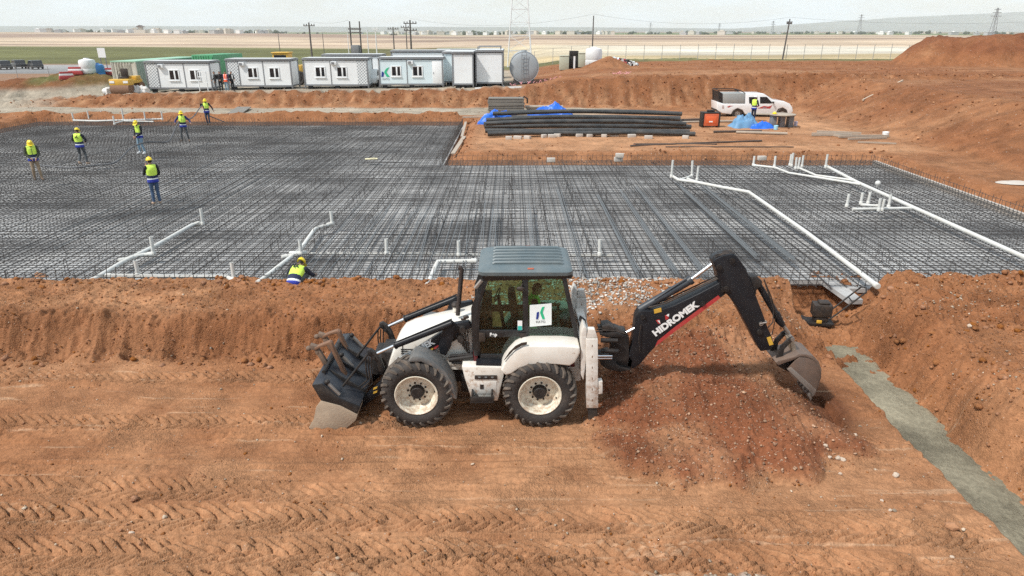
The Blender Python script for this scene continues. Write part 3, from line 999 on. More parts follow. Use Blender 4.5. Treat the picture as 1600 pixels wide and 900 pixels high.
sl.prismz([(MAT_X0, 16.8), (NX0, 16.8), (NX0, 17.45), (NX1, 17.45), (NX1 + 0.08, 16.0), (8.85, 16.0), (8.85, 16.8), (MAT_X1, 16.8), (MAT_X1, MAT_YI), (MAT_XI, MAT_YI), (MAT_XI, MAT_Y1), (MAT_X0, MAT_Y1)], 0.30, FLOOR_Z)
o = sl.build('blinding_slab', m_bl, smooth=False)
o['kind'] = 'structure'

# ---- wet blinding poured along the trench
tx = np.arange(6.7, 8.60, 0.03); ty = np.arange(5.0, 15.4, 0.03)
X, Y = np.meshgrid(tx, ty)
Z = -0.305 + 0.03 * fbm(X * 2.2, Y * 1.4, 501, 4) + 0.008 * fbm(X * 12, Y * 9, 503, 3)
edge = np.minimum(X - 7.02 + 0.20 * np.exp(-((Y - 10.3) / 0.7) ** 2), 8.42 - X + 0.16 * fbm(Y * 1.3, X * 0, 505, 3))
Z = Z - 0.14 * ss(0.10, 0.0, edge) - 0.25 * ss(14.85, 15.25, Y + 0.3 * fbm(X * 2, Y * 0, 507, 2))
cg = np.broadcast_to(np.array((0.225, 0.200, 0.143)), X.shape + (3,)) * (1 + 0.35 * fbm(X * 1.5, Y * 1.1, 509, 4))[..., None]
cg = mixc(cg, np.array((0.30, 0.17, 0.09)), np.clip(ss(0.20, 0.0, edge), 0, 1) * 0.8)
grid_mesh('trench_concrete', X, Y, Z, cg, np.full_like(X, 0.03), G_NEAR)
# ================================================================== backhoe loader
VIEWS = {1: (460, 360, 2.648), 2: (900, 360, 2.648), 3: (470, 490, 4.5), 4: (600, 420, 6.428), 5: (720, 375, 4.867),
         6: (760, 500, 4.735), 7: (900, 450, 6.43), 8: (1020, 380, 6.0), 9: (1160, 420, 4.09)}


def T(v, pts, Y):
    ox, oy, s = VIEWS[v]
    return [at(ox + a / s, oy + b / s, Y) for a, b in pts]


def T3(v, a, b, Y):
    x, z = T(v, [(a, b)], Y)[0]
    return (x, Y, z)


BL = Vector((-0.6, 11.8, 0.0))
backhoe = thing('backhoe_loader', 'white backhoe loader with black arms and grey cab roof, digging on the bench', 'backhoe', BL)


def part(mb, name, mats, bevel=0.0, parent=None, smooth=True, seg=2, label=None):
    o = mb.build(name, mats, parent or backhoe, bevel, smooth, seg)
    if parent is None:
        o.location = -BL
    if label:
        o['label'] = label
    return o


def part_me(me, name, M, parent=None):
    o = bpy.data.objects.new(name, me)
    COL.objects.link(o)
    o.parent = parent or backhoe
    L0 = Matrix.Translation(-BL) if parent is None else Matrix.Identity(4)
    o.matrix_local = L0 @ M
    return o


def face_cam(x, y, z, ang=0.0):
    return Matrix.Translation((x, y, z)) @ Matrix.Rotation(R(90), 4, 'X') @ Matrix.Rotation(ang, 4, 'Z')


# ---- wheels
TR, TW = 0.67, 0.44
ty_ = MB()
hw = TW / 2
prof = [(0.385, -hw + 0.035), (0.42, -hw), (0.50, -hw - 0.012), (0.56, -hw - 0.005), (0.60, -hw + 0.02), (0.628, -hw + 0.06), (0.638, -0.08), (0.641, 0),
        (0.638, 0.08), (0.628, hw - 0.06), (0.60, hw - 0.02), (0.56, hw + 0.005), (0.50, hw + 0.012), (0.42, hw), (0.385, hw - 0.035)]
ty_.lathe_y(prof, (0, 0, 0), 56, 0)
NL = 24
for s in (-1, 1):
    for k in range(NL):
        a0 = 2 * math.pi * (k + (0.5 if s > 0 else 0)) / NL
        pts, rs = [], []
        for t, yy, r in ((0, 0.0, 0.640), (0.3, 0.07, 0.642), (0.6, 0.14, 0.636), (0.85, 0.195, 0.618), (1.0, 0.222, 0.585), (1.12, 0.232, 0.545)):
            an_ = a0 - t * 0.30
            pts.append((r * math.cos(an_), s * yy, r * math.sin(an_)))
            rs.append(0.034 - 0.010 * max(0, t - 0.85) * 4)
        ty_.tube(pts, rs, 4, 1, sq=1.0)
tyre_me = ty_.mesh('tyre', [RUBBER, RUBBER_DIRTY], smooth=True, ang=40)
rm = MB()
rm.lathe_y([(0.385, -hw + 0.03), (0.392, -hw + 0.008), (0.378, -hw + 0.002), (0.366, -hw + 0.02), (0.352, -hw + 0.03), (0.335, -0.07), (0.300, -0.045), (0.292, -0.02),
            (0.20, -0.035), (0.125, -0.035), (0.125, 0.10), (0.335, 0.12), (0.37, hw - 0.02), (0.39, hw - 0.02)], (0, 0, 0), 48, 0)
rim_me = rm.mesh('rim', [RIM], smooth=True, ang=40)
hb = MB()
hb.lathe_y([(0.0, -0.135), (0.10, -0.135), (0.112, -0.125), (0.128, -0.05), (0.135, -0.036), (0.135, 0.0)], (0, 0, 0), 24)
hub_me = hb.mesh('hub', [BLACKW])
bt = MB(); bt.cyl((0, -0.055, 0), (0, -0.03, 0), 0.019, 6); bolt_me = bt.mesh('wheel_bolt', [BLACKW])
vs_ = MB(); vs_.cyl((0, -0.10, 0), (0, -0.05, 0), 0.010, 6); valve_me = vs_.mesh('valve', [BLACKW])
for (wx, wy, flip, a0) in ((-1.71, 10.95, 0, 0.1), (0.50, 10.95, 0, 0.5), (-1.71, 12.65, 1, 0.9), (0.50, 12.65, 1, 0.3)):
    w = bpy.data.objects.new('wheel', None)
    COL.objects.link(w)
    w.parent = backhoe
    w.location = Vector((wx, wy, 0.655)) - BL
    w.rotation_euler = (0, a0, math.pi if flip else 0)
    inst(tyre_me, 'tyre', w); inst(rim_me, 'rim', w); inst(hub_me, 'hub', w); inst(valve_me, 'valve', w, (0.31, -0.02, 0.05))
    for k in range(10):
        q = 2 * math.pi * k / 10
        inst(bolt_me, 'wheel_bolt', w, (0.172 * math.cos(q), 0, 0.172 * math.sin(q)))

# ---- chassis, axles, belly
m = MB()
m.b2(-2.35, 1.15, 11.45, 12.15, 0.55, 0.95)
m.b2(-2.45, -2.2, 11.5, 12.1, 0.6, 1.15)
m.b2(-0.95, 0.05, 11.3, 12.3, 0.42, 0.75)
part(m, 'chassis', BLACKW, 0.02)
m = MB()
for wx in (-1.71, 0.50):
    m.cyl((wx, 11.0, 0.655), (wx, 12.6, 0.655), 0.10, 12)
    m.ball((wx, 11.8, 0.655), (0.22, 0.25, 0.22))
part(m, 'axle', BLACKW)

# ---- hood: lofted white nose
secs = []
YC = 11.80
hprof = T(1, [(388, 556), (400, 520), (418, 478), (440, 450), (480, 432), (540, 416), (600, 403), (660, 392), (735, 382)], 11.40)
for i, (x, z) in enumerate(hprof):
    t = i / (len(hprof) - 1)
    hwid = 0.40 + 0.05 * t
    secs.append((x, z, hwid))
vs, fs = [], []
nu = 11
for (x, z, hwid) in secs:
    low = 0.86 + 0.0 * x
    ring = [(-hwid, low), (-hwid, low + (z - low) * 0.45), (-hwid * 0.985, z - 0.07), (-hwid * 0.94, z - 0.02), (-hwid * 0.80, z + 0.012),
            (0, z + 0.045), (hwid * 0.80, z + 0.012), (hwid * 0.94, z - 0.02), (hwid * 0.985, z - 0.07), (hwid, low + (z - low) * 0.45), (hwid, low)]
    vs += [(x, YC + a, max(b, low - 0.001 + 0.0005 * k)) for k, (a, b) in enumerate(ring)]
for i in range(len(secs) - 1):
    for k in range(nu - 1):
        fs.append((i * nu + k, i * nu + k + 1, (i + 1) * nu + k + 1, (i + 1) * nu + k))
fs.append(tuple(range(nu)))
fs.append(tuple(range((len(secs) - 1) * nu, len(secs) * nu))[::-1])
m = MB(); m.add(vs, fs)
hood = part(m, 'hood', WHITE)
m = MB()
xa, za = T(1, [(470, 530)], 11.38)[0]
m.b2(hprof[3][0] + 0.02, hprof[3][0] + 0.03, 11.375, 11.40, 0.9, hprof[3][1] - 0.08)
part(m, 'hood_seam', BLACKW, parent=hood)
m = MB()
for k in range(7):
    m.b2(-2.05 + 0.0 * k, -1.5, 11.372, 11.392, 1.02 + k * 0.04, 1.035 + k * 0.04)
part(m, 'grille', BLACKW, parent=hood)
# front grille block
m = MB(); m.b2(-2.62, -2.42, 11.44, 12.16, 0.70, 1.05)
part(m, 'counterweight', BLACKW, 0.03)
# engine side panel behind the nose (cream)
m = MB()
m.prism(T(1, [(560, 545), (600, 455), (660, 400), (728, 378), (735, 470), (738, 540), (690, 560), (640, 560)], 11.36), 11.34, 12.26)
side_p = part(m, 'side_panel', WHITE, 0.015)
m = MB()
c_ = T3(1, 715, 468, 11.33)
m.lathe_y([(0.0, 0.0), (0.045, 0.0), (0.047, 0.006), (0, 0.006)], c_, 20)
part(m, 'emblem', GREYP, parent=side_p)
# exhaust and air cleaner
m = MB()
e0, e1 = T3(1, 676, 350, 11.62), T3(1, 692, 165, 11.62)
m.tube([e0, ((e0[0] + e1[0]) / 2, 11.62, (e0[2] + e1[2]) / 2), e1, (e1[0] - 0.02, 11.62, e1[2] + 0.05), (e1[0] - 0.06, 11.62, e1[2] + 0.06)], [0.042, 0.042, 0.044, 0.044, 0.044], 14)
part(m, 'exhaust_pipe', mat('sooty_pipe', (0.03, 0.024, 0.022), 0.6, dust=0.3, dust_col=(0.12, 0.07, 0.05)))
m = MB()
q = T3(1, 667, 310, 11.95)
m.lathe_z([(0.0, 0.0), (0.055, 0.0), (0.055, 0.09), (0.0, 0.09)], (q[0], q[1], q[2] - 0.11), 16, 0)
m.lathe_z([(0.0, 0.0), (0.075, 0.0), (0.08, 0.04), (0.05, 0.085), (0.0, 0.095)], (q[0], q[1], q[2] - 0.02), 16, 1)
part(m, 'air_intake', [WHITE, BLACK_RUB])
m = MB()
q = T3(4, 825, 485, 11.2)
m.ball(q, (0.055, 0.03, 0.035)); m.box((q[0] - 0.05, q[1] + 0.02, q[2] - 0.05), (0.09, 0.03, 0.03))
part(m, 'headlamp', BLACK_RUB)

# ---- cab
CY0, CY1 = 11.17, 12.43
cabf = MB()


def side_bars(mb, y0, y1):
    P = lambda *a: T(5, a, 11.18)
    mb.prism(P((165, 285), (215, 290), (150, 480), (140, 700), (152, 880), (100, 880), (82, 700), (78, 520)), y0, y1)      # front pillar
    mb.prism(P((468, 290), (512, 290), (518, 772), (478, 772)), y0 + 0.004, y1 - 0.004)                                   # middle pillar
    mb.prism(P((765, 275), (802, 275), (912, 800), (878, 800)), y0 + 0.002, y1 - 0.002)                                   # rear pillar
    mb.prism(P((160, 262), (850, 262), (845, 292), (165, 312)), y0 - 0.004, y1 + 0.004)                                   # top rail
    mb.prism(P((505, 752), (885, 752), (905, 800), (505, 800)), y0 + 0.006, y1 - 0.006)                                   # rear window sill
    mb.prism(P((132, 685), (480, 685), (480, 735), (132, 745)), y0 + 0.008, y1 - 0.008)                                   # door rail
    mb.prism(P((148, 868), (330, 868), (350, 935), (148, 935)), y0 + 0.003, y1 - 0.003)                                   # door bottom


side_bars(cabf, CY0, CY0 + 0.06)
side_bars(cabf, CY1 - 0.06, CY1)
fx0, fz0 = T(5, [(190, 290)], 11.18)[0]
fx1, fz1 = T(5, [(95, 870)], 11.18)[0]
rx0, rz0 = T(5, [(790, 280)], 11.18)[0]
rx1, rz1 = T(5, [(895, 790)], 11.18)[0]
for (x_, z_) in ((fx0, fz0), (fx1 + 0.02, 1.35), (rx0, rz0), (rx1, rz1)):
    cabf.b2(x_ - 0.04, x_ + 0.03, CY0 + 0.03, CY1 - 0.03, z_ - 0.05, z_ + 0.02)
cab = part(cabf, 'cab_frame', mat('cab_black', (0.007, 0.008, 0.010), 0.35, dust=0.15, dust_col=(0.12, 0.11, 0.1), var=0.2), 0.012)
m = MB()
P = lambda *a: T(5, a, 11.18)
zf = P((300, 930))[0][1]
m.b2(fx1 + 0.02, rx1 - 0.05, CY0 + 0.02, CY1 - 0.02, zf - 0.10, zf)
m.b2(fx1, fx1 + 0.08, CY0 + 0.02, CY1 - 0.02, zf, 1.55)
part(m, 'cab_floor', REDIN, 0.01)
m = MB()
m.prism(P((520, 790), (900, 790), (905, 840), (520, 840)), CY0 + 0.05, CY1 - 0.05)
m.b2(rx1 - 0.72, rx1 - 0.02, CY0 + 0.05, CY1 - 0.05, zf, rz1 - 0.03)
part(m, 'rear_bulkhead', DARKIN, 0.01)
# panes
pane_parts = [
    ('door_pane', [(212, 312), (470, 305), (478, 688), (140, 688), (152, 480)], 0),
    ('lower_pane', [(145, 742), (478, 732), (478, 770), (440, 800), (340, 890), (150, 880)], 0),
    ('side_pane', [(512, 300), (766, 292), (880, 756), (516, 756)], 0),
]
for nm, poly, _ in pane_parts:
    for y0 in (CY0 + 0.028, CY1 - 0.034):
        m = MB(); m.prism(P(*poly), y0, y0 + 0.006)
        part(m, nm, GLASS, smooth=False)
m = MB()
m.add([(fx0 - 0.01, CY0 + 0.06, fz0 - 0.05), (fx0 - 0.01, CY1 - 0.06, fz0 - 0.05), (fx1 + 0.03, CY1 - 0.06, 1.38), (fx1 + 0.03, CY0 + 0.06, 1.38),
       (fx0 - 0.004, CY0 + 0.06, fz0 - 0.05), (fx0 - 0.004, CY1 - 0.06, fz0 - 0.05), (fx1 + 0.036, CY1 - 0.06, 1.38), (fx1 + 0.036, CY0 + 0.06, 1.38)],
      [(0, 1, 2, 3), (7, 6, 5, 4), (0, 4, 5, 1), (2, 6, 7, 3), (1, 5, 6, 2), (0, 3, 7, 4)])
part(m, 'windscreen', GLASS, smooth=False)
m = MB()
m.add([(rx0, CY0 + 0.06, rz0 - 0.05), (rx0, CY1 - 0.06, rz0 - 0.05), (rx1, CY1 - 0.06, rz1), (rx1, CY0 + 0.06, rz1),
       (rx0 + .006, CY0 + 0.06, rz0 - 0.05), (rx0 + .006, CY1 - 0.06, rz0 - 0.05), (rx1 + .006, CY1 - 0.06, rz1), (rx1 + .006, CY0 + 0.06, rz1)],
      [(0, 1, 2, 3), (7, 6, 5, 4), (0, 4, 5, 1), (2, 6, 7, 3), (1, 5, 6, 2), (0, 3, 7, 4)])
part(m, 'rear_window', GLASS, smooth=False)
# roof with ribs
rfp = T(5, [(128, 200), (856, 195)], 11.12)
X0, X1 = rfp[0][0], rfp[1][0]
zb = T(5, [(300, 282)], 11.12)[0][1]
m = MB()
n_ = 12
vs, fs = [], []
lay = [(0.05, zb), (0.005, zb + 0.03), (0.0, zb + 0.09), (0.03, zb + 0.125), (0.09, zb + 0.150), (0.20, zb + 0.165)]
for ins_, z_ in lay:
    a, b_, c2, d2 = X0 + ins_ + (0.03 if z_ > zb + 0.1 else 0), X1 - ins_, 11.10 + ins_, 12.50 - ins_
    cr = 0.12
    ring = []
    for (cx, cy, s0) in ((b_ - cr, d2 - cr, 0), (a + cr, d2 - cr, 90), (a + cr, c2 + cr, 180), (b_ - cr, c2 + cr, 270)):
        for k in range(5):
            q = R(s0 + k * 22.5)
            ring.append((cx + cr * math.cos(q), cy + cr * math.sin(q), z_))
    vs += ring
nr = 20
for i in range(len(lay) - 1):
    for k in range(nr):
        fs.append((i * nr + k, i * nr + (k + 1) % nr, (i + 1) * nr + (k + 1) % nr, (i + 1) * nr + k))
fs.append(tuple(range((len(lay) - 1) * nr, len(lay) * nr)))
fs.append(tuple(range(nr))[::-1])
m.add(vs, fs)
roof = part(m, 'roof', GREYROOF)
for k in range(6):
    m = MB()
    yk = 11.36 + k * 0.175
    m.tube([(X0 + 0.26, yk, zb + 0.158), (X0 + 0.30, yk, zb + 0.178), ((X0 + X1) / 2, yk, zb + 0.181), (X1 - 0.22, yk, zb + 0.178), (X1 - 0.17, yk, zb + 0.158)], 0.040, 8)
    part(m, 'roof_rib', GREYROOF, parent=roof)
m = MB()
m.b2(X0 + 0.86, X0 + 0.97, 11.14, 11.19, zb + 0.128, zb + 0.149)
part(m, 'side_marker', mat('orange_lens', (0.45, 0.11, 0.05), 0.4), 0.008, parent=roof)
m = MB()
m.b2(X0 + 0.84, X0 + 0.95, 12.40, 12.45, zb + 0.135, zb + 0.162)
part(m, 'side_marker', mat('orange_lens', (0.45, 0.11, 0.05), 0.4), 0.008, parent=roof)
# mirror, visor lamp, handles, wipers
m = MB(); q = P((455, 362))[0]; m.ball((q[0], CY0 - 0.05, q[1]), (0.075, 0.03, 0.045)); m.cyl((q[0] + 0.03, CY0, q[1] + 0.08), (q[0], CY0 - 0.04, q[1]), 0.01, 6)
part(m, 'mirror', BLACK_RUB)
m = MB(); m.tube([(P((110, 360))[0][0], CY0 - 0.03, P((110, 360))[0][1]), (P((160, 300))[0][0], CY0 - 0.03, P((160, 300))[0][1])], 0.035, 8)
part(m, 'front_lamp', STEEL)
m = MB(); m.prism(P((437, 705), (500, 705), (500, 742), (455, 742)), CY0 - 0.02, CY0 + 0.002)
part(m, 'door_handle', BLACK_RUB, 0.006)
m = MB(); m.prism(P((138, 700), (186, 704), (186, 765), (138, 768)), CY0 - 0.025, CY0 + 0.002)
part(m, 'door_hinge', BLACK_RUB, 0.006)
m = MB(); m.prism(P((432, 616), (467, 616), (467, 690), (432, 690)), CY0 + 0.018, CY0 + 0.026)
o = part(m, 'window_sticker', LABELW, smooth=False)
m = MB(); m.prism(P((434, 655), (465, 655), (465, 688), (434, 688)), CY0 + 0.014, CY0 + 0.0178)
part(m, 'sticker_print', mat('teal_print', (0.03, 0.42, 0.36), 0.5), parent=o, smooth=False)
q = P((248, 718))[0]
part_me(text_mesh('Bep', 0.085, LABELW, depth=0.003, offset=0.003), 'door_lettering', face_cam(q[0], CY0 - 0.002, q[1]))
# controls, seat
m = MB()
sx, sz = P((470, 780))[0]
m.b2(sx - 0.12, sx + 0.36, 11.55, 12.05, zf + 0.10, zf + 0.48)
m.box((sx - 0.16, 11.8, zf + 0.82), (0.13, 0.48, 0.72), Matrix.Rotation(R(-8), 3, 'Y'))
part(m, 'seat', DARKIN, 0.05)
m = MB()
swx, swz = P((390, 470))[0]
m.tube([(swx - 0.10, 11.8, zf + 0.1), (swx - 0.26, 11.8, swz - 0.12)], 0.035, 8)
ringp = [(swx - 0.27 + 0.05 * math.sin(k * math.pi / 8), 11.8 + 0.19 * math.cos(k * math.pi / 8), swz - 0.10 + 0.19 * math.sin(k * math.pi / 8) * 0.6) for k in range(17)]
m.tube(ringp, 0.013, 6)
m.b2(swx - 0.66, swx - 0.38, 11.45, 12.15, zf, swz - 0.14)
part(m, 'steering_column', DARKIN, 0.01)
m = MB()
for dx, dy in ((0.62, 11.55), (0.66, 11.75), (0.70, 11.95)):
    m.tube([(sx + dx, dy, zf + 0.2), (sx + dx - 0.02, dy, zf + 0.75)], 0.012, 6); m.ball((sx + dx - 0.02, dy, zf + 0.77), 0.028)
part(m, 'control_lever', BLACK_RUB)
m = MB(); gx, gz = P((366, 440))[0]
m.tube([(gx, CY1 - 0.09, gz - 0.10), (gx, CY1 - 0.09, gz + 0.03), (gx + 0.14, CY1 - 0.09, gz + 0.05), (gx + 0.14, CY1 - 0.09, gz - 0.06)], 0.012, 6)
part(m, 'grab_rail', BLACK_RUB)
# poster on the side pane
m = MB(); m.prism(P((524, 496), (690, 482), (690, 645), (524, 660)), CY0 + 0.008, CY0 + 0.014)
poster = part(m, 'poster', mat('poster_paper', (0.78, 0.82, 0.81), 0.6, var=0.02), smooth=False)
m = MB()
m.prism(P((572, 602), (578, 550), (594, 545), (594, 572), (587, 602)), CY0 + 0.002, CY0 + 0.0075)
part(m, 'logo_stem', BLUEP, parent=poster, smooth=False)
m = MB()
m.prism(P((618, 510), (637, 506), (622, 548), (604, 556), (604, 545)), CY0 + 0.002, CY0 + 0.0075)
m.prism(P((604, 557), (622, 549), (640, 599), (621, 602)), CY0 + 0.0025, CY0 + 0.0074)
part(m, 'logo_arm', GREENP, parent=poster, smooth=False)
q = P((607, 622))[0]
part_me(text_mesh('KATO', 0.062, GREYP, depth=0.002), 'logo_lettering', face_cam(q[0], CY0 + 0.005, q[1], R(2)), parent=poster)

# ---- fenders, tank box, steps
m = MB()
fo = T(6, [(108, 345), (125, 300), (165, 245), (215, 195), (280, 160), (560, 160), (685, 172), (688, 215), (650, 285), (610, 310), (520, 300), (400, 296), (310, 305), (240, 330), (185, 368), (140, 378)], 10.95)
m.prism(fo, 10.78, 11.30)
part(m, 'rear_fender', WHITE, 0.03, seg=3)
m = MB(); m.prism([(x, z) for x, z in T(6, [(108, 345), (165, 245), (280, 165), (560, 165), (680, 180), (650, 285), (520, 300), (310, 305), (185, 368)], 10.80)], 12.30, 12.82)
part(m, 'rear_fender', WHITE, 0.03, seg=3)
m = MB(); m.prism(T(6, [(130, 300), (170, 240), (215, 195), (260, 172), (300, 166), (300, 180), (262, 190), (200, 225), (150, 280)], 10.775), 10.768, 10.80)
part(m, 'fender_trim', BLACK_RUB)
# inner rear body under the fender
m = MB()
m.prism(T(6, [(520, 300), (690, 215), (700, 460), (640, 470), (600, 400)], 11.15), 11.2, 12.4)
part(m, 'rear_frame', WHITE_WORN, 0.015)
m = MB()
m.prism(T(1, [(692, 562), (868, 566), (866, 602), (842, 704), (735, 704), (704, 610)], 10.98), 10.97, 11.45)
tank = part(m, 'side_tank', WHITE, 0.018)
m = MB(); m.prism(T(1, [(746, 600), (838, 600), (838, 616), (746, 616)], 10.96), 10.955, 10.974)
part(m, 'vent_slot', BLACK_RUB, 0.003, parent=tank)
for k in range(3):
    m = MB(); xk = T(1, [(765 + k * 27, 608)], 10.95)[0]
    m.b2(xk[0] - 0.022, xk[0] + 0.022, 10.950, 10.954, xk[1] - 0.012, xk[1] + 0.012)
    part(m, 'vent_louvre', GREYP, parent=tank)
m = MB(); m.prism(T(1, [(730, 626), (836, 626), (836, 676), (730, 676)], 10.966), 10.962, 10.9695)
part(m, 'access_door', WHITE_WORN, 0.003, parent=tank)
m = MB(); m.prism(T(1, [(768, 638), (783, 638), (783, 656), (768, 656)], 10.96), 10.954, 10.9615)
part(m, 'door_latch', BLACK_RUB, parent=tank)
m = MB()
s0 = T(1, [(728, 680), (826, 706)], 10.86)
m.b2(s0[0][0], s0[1][0], 10.78, 10.97, s0[1][1], s0[1][1] + 0.03); m.b2(s0[0][0], s0[1][0], 10.775, 10.80, s0[1][1] + 0.032, s0[0][1])
m.b2(s0[0][0] + 0.02, s0[0][0] + 0.05, 10.8, 10.99, s0[1][1], s0[0][1] + 0.06); m.b2(s0[1][0] - 0.05, s0[1][0] - 0.02, 10.8, 10.99, s0[1][1], s0[0][1] + 0.06)
part(m, 'step', BLACKW, 0.006)
# black sill over the tank and engine gear
m = MB(); m.prism(T(1, [(752, 540), (862, 540), (866, 566), (752, 562)], 11.1), 11.02, 11.3)
part(m, 'cab_sill', BLACKP, 0.01)
m = MB()
for (a0, b0, a1, b1, r_) in ((640, 535, 740, 520, 0.05), (645, 520, 735, 512, 0.025), (650, 545, 700, 548, 0.03)):
    p0, p1 = T3(1, a0, b0, 11.22), T3(1, a1, b1, 11.22)
    m.cyl(p0, p1, r_, 10)
part(m, 'hydraulic_valve', BLACKW)
m = MB()
rng = random.Random(5)
for k in range(7):
    p0 = Vector(T3(1, 655 + k * 4, 380 + k * 3, 11.25)); p3 = Vector(T3(1, 690 + k * 7, 470 + k * 10, 11.28))
    m.tube([p0, p0 + Vector((0.08 + 0.02 * k, -0.04, -0.06)), (p0 + p3) / 2 + Vector((rng.uniform(-.04, .1), -0.05, 0)), p3], 0.012, 6)
part(m, 'hydraulic_hose', BLACK_RUB)
# front fenders: bent plates
arc_o = T(1, [(480, 512), (500, 488), (540, 492), (590, 515), (632, 552), (660, 600), (677, 664)], 11.08)
arc_i = T(1, [(645, 672), (632, 615), (605, 575), (570, 545), (530, 527), (488, 528)], 10.92)
m = MB(); m.prism(arc_o + arc_i, 10.76, 11.18)
part(m, 'front_fender', FENDG, 0.012)
m = MB(); m.prism(arc_o + arc_i, 12.40, 12.84)
part(m, 'front_fender', FENDG, 0.012)

# ---- front loader
for side, (y0, y1) in enumerate(((11.22, 11.34), (12.20, 12.32))):
    yy = 11.28
    m = MB()
    m.prism(T(1, [(722, 372), (735, 395), (600, 478), (470, 548), (415, 600), (360, 668), (300, 715), (262, 748), (240, 735), (250, 712), (300, 675), (350, 630), (385, 580), (440, 528), (560, 450), (660, 382)], yy), y0, y1)
    arm = part(m, 'loader_arm', BLACKP, 0.012)
    if side == 0:
        x_, z_ = T(1, [(532, 478)], yy)[0]
        a_, b_ = T(1, [(490, 500), (575, 452)], yy)
        ang = math.atan2(b_[1] - a_[1], b_[0] - a_[0])
        part_me(text_mesh('HIDROMEK', 0.155, LABELW, depth=0.004, offset=0.006), 'lettering', face_cam(x_ - 0.14, y0 - 0.004, z_ - 0.085, ang), parent=arm)
        m = MB(); m.prism(T(4, [(455, 800), (495, 778), (500, 790), (470, 818)], yy), y0 - 0.006, y0 + 0.002)
        part(m, 'yellow_decal', YELLOW, parent=arm, smooth=False)
        m = MB(); m.prism(T(4, [(500, 778), (548, 748), (552, 762), (515, 795)], yy), y0 - 0.006, y0 + 0.002)
        part(m, 'red_decal', RED, parent=arm, smooth=False)
        for py_ in (525, 553):
            m = MB(); xx, zz = T(3, [(528, py_ - 10)], yy)[0]
            m.prism([(xx - 0.045, zz - 0.03), (xx + 0.03, zz + 0.0), (xx + 0.045, zz + 0.045), (xx - 0.03, zz + 0.015)], y0 - 0.006, y0 + 0.002)
            part(m, 'warning_decal', YELLOW, parent=arm, smooth=False)
    # tower plate, lift cylinder, tilt cylinder with rod
    m = MB(); m.prism(T(1, [(650, 362), (672, 380), (650, 470), (628, 508), (606, 500), (598, 470), (610, 420), (625, 378)], yy), y0 - 0.05 if side == 0 else y1, y0 - 0.002 if side == 0 else y1 + 0.05)
    part(m, 'link_plate', BLACKP, 0.01)
    yc = y0 - 0.02 if side == 0 else y1 + 0.02
    yt = (y0 + y1) / 2
    cy_ = yc - 0.04 if side == 0 else yc + 0.04
    m = MB()
    p0, p1, p2 = T3(1, 655, 372, yy), T3(1, 425, 462, yy), T3(1, 348, 497, yy)
    f_ = lambda p: (p[0], cy_, p[2])
    m.cyl(f_(p0), f_(p1), 0.062, 16); m.cyl(f_(p1), tuple(Vector(f_(p1)) + (Vector(f_(p2)) - Vector(f_(p1))).normalized() * 0.03), 0.074, 16)
    m.tube([tuple(Vector(f_(p0)) + Vector((0, -0.03, 0.09))), tuple(Vector(f_(p1)) + Vector((0.05, -0.03, 0.09)))], 0.012, 6)
    cyl = part(m, 'tilt_cylinder', BLACKP)
    m = MB(); m.cyl(f_(p1), f_(p2), 0.030, 12)
    part(m, 'rod', CHROME, parent=cyl)
    m = MB(); q0, q1 = T3(1, 690, 440, yy), T3(1, 600, 490, yy)
    m.cyl((q0[0], yt + 0.1 - side * 0.2, q0[2]), (q1[0], yt + 0.1 - side * 0.2, q1[2]), 0.05, 12)
    m.lathe_y([(0, -0.05), (0.06, -0.05), (0.065, 0.05), (0, 0.05)], (q0[0], yt - 0.1 + side * 0.2, q0[2]), 16)
    m.lathe_y([(0, -0.05), (0.055, -0.05), (0.06, 0.05), (0, 0.05)], (T3(1, 697, 400, yy)[0], yt - 0.1 + side * 0.2, T3(1, 697, 400, yy)[2]), 16)
    part(m, 'lift_cylinder', BLACKW)
    # bell crank and links to the bucket
    m = MB(); m.prism(T(3, [(475, 235), (500, 225), (540, 250), (575, 300), (600, 370), (590, 390), (560, 380), (545, 320), (515, 285), (480, 265)], yy), cy_ - 0.045, cy_ + 0.045)
    part(m, 'bell_crank', BLACKW, 0.01)
    for dx in (0,):
        m = MB(); a_, b_ = T3(3, 490, 250, yy), T3(3, 315, 470, yy)
        m.cyl((a_[0], cy_ - 0.05, a_[2]), (b_[0], cy_ - 0.10, b_[2]), 0.022, 8)
        part(m, 'link_bar', BLACKW)
    for (a0, b0) in ((497, 248), (525, 282)):
        m = MB(); q = T3(3, a0, b0, yy); m.cyl((q[0], cy_ - 0.075, q[2]), (q[0], cy_ + 0.06, q[2]), 0.030, 10)
        part(m, 'pivot_pin', BLACKW)
    m = MB()
    for k in range(3):
        p_ = Vector(T3(3, 500 - k * 22, 300, yy)); r_ = Vector(T3(3, 430 - k * 18, 555 - k * 12, yy))
        p_.y = cy_ + 0.09 + 0.03 * k; r_.y = cy_ + 0.06 + 0.04 * k
        m.tube([p_, p_ + Vector((-0.02, 0, -0.2)), (p_ + r_) / 2 + Vector((0.10, 0.0, -0.16)), r_], 0.014, 6)
    part(m, 'loader_hose', BLACK_RUB)
m = MB(); q = T3(1, 430, 560, 11.15); m.cyl((q[0], 11.17, q[2]), (q[0], 12.43, q[2]), 0.07, 12)
part(m, 'cross_tube', BLACKW)

# four-in-one bucket, width along Y
BY0, BY1 = 10.72, 12.92
yb = 10.75
body = T(3, [(80, 495), (150, 488), (205, 400), (225, 400), (270, 560), (330, 600), (400, 640), (420, 655), (405, 690), (380, 705), (280, 640), (145, 605)], yb)
for yy0 in (BY0, BY1 - 0.03):
    m = MB(); m.prism(T(3, [(80, 497), (150, 490), (275, 592), (420, 652), (398, 700), (270, 640), (145, 607)], yb), yy0, yy0 + 0.03)
    part(m, 'bucket_side', BLACKW, 0.006)
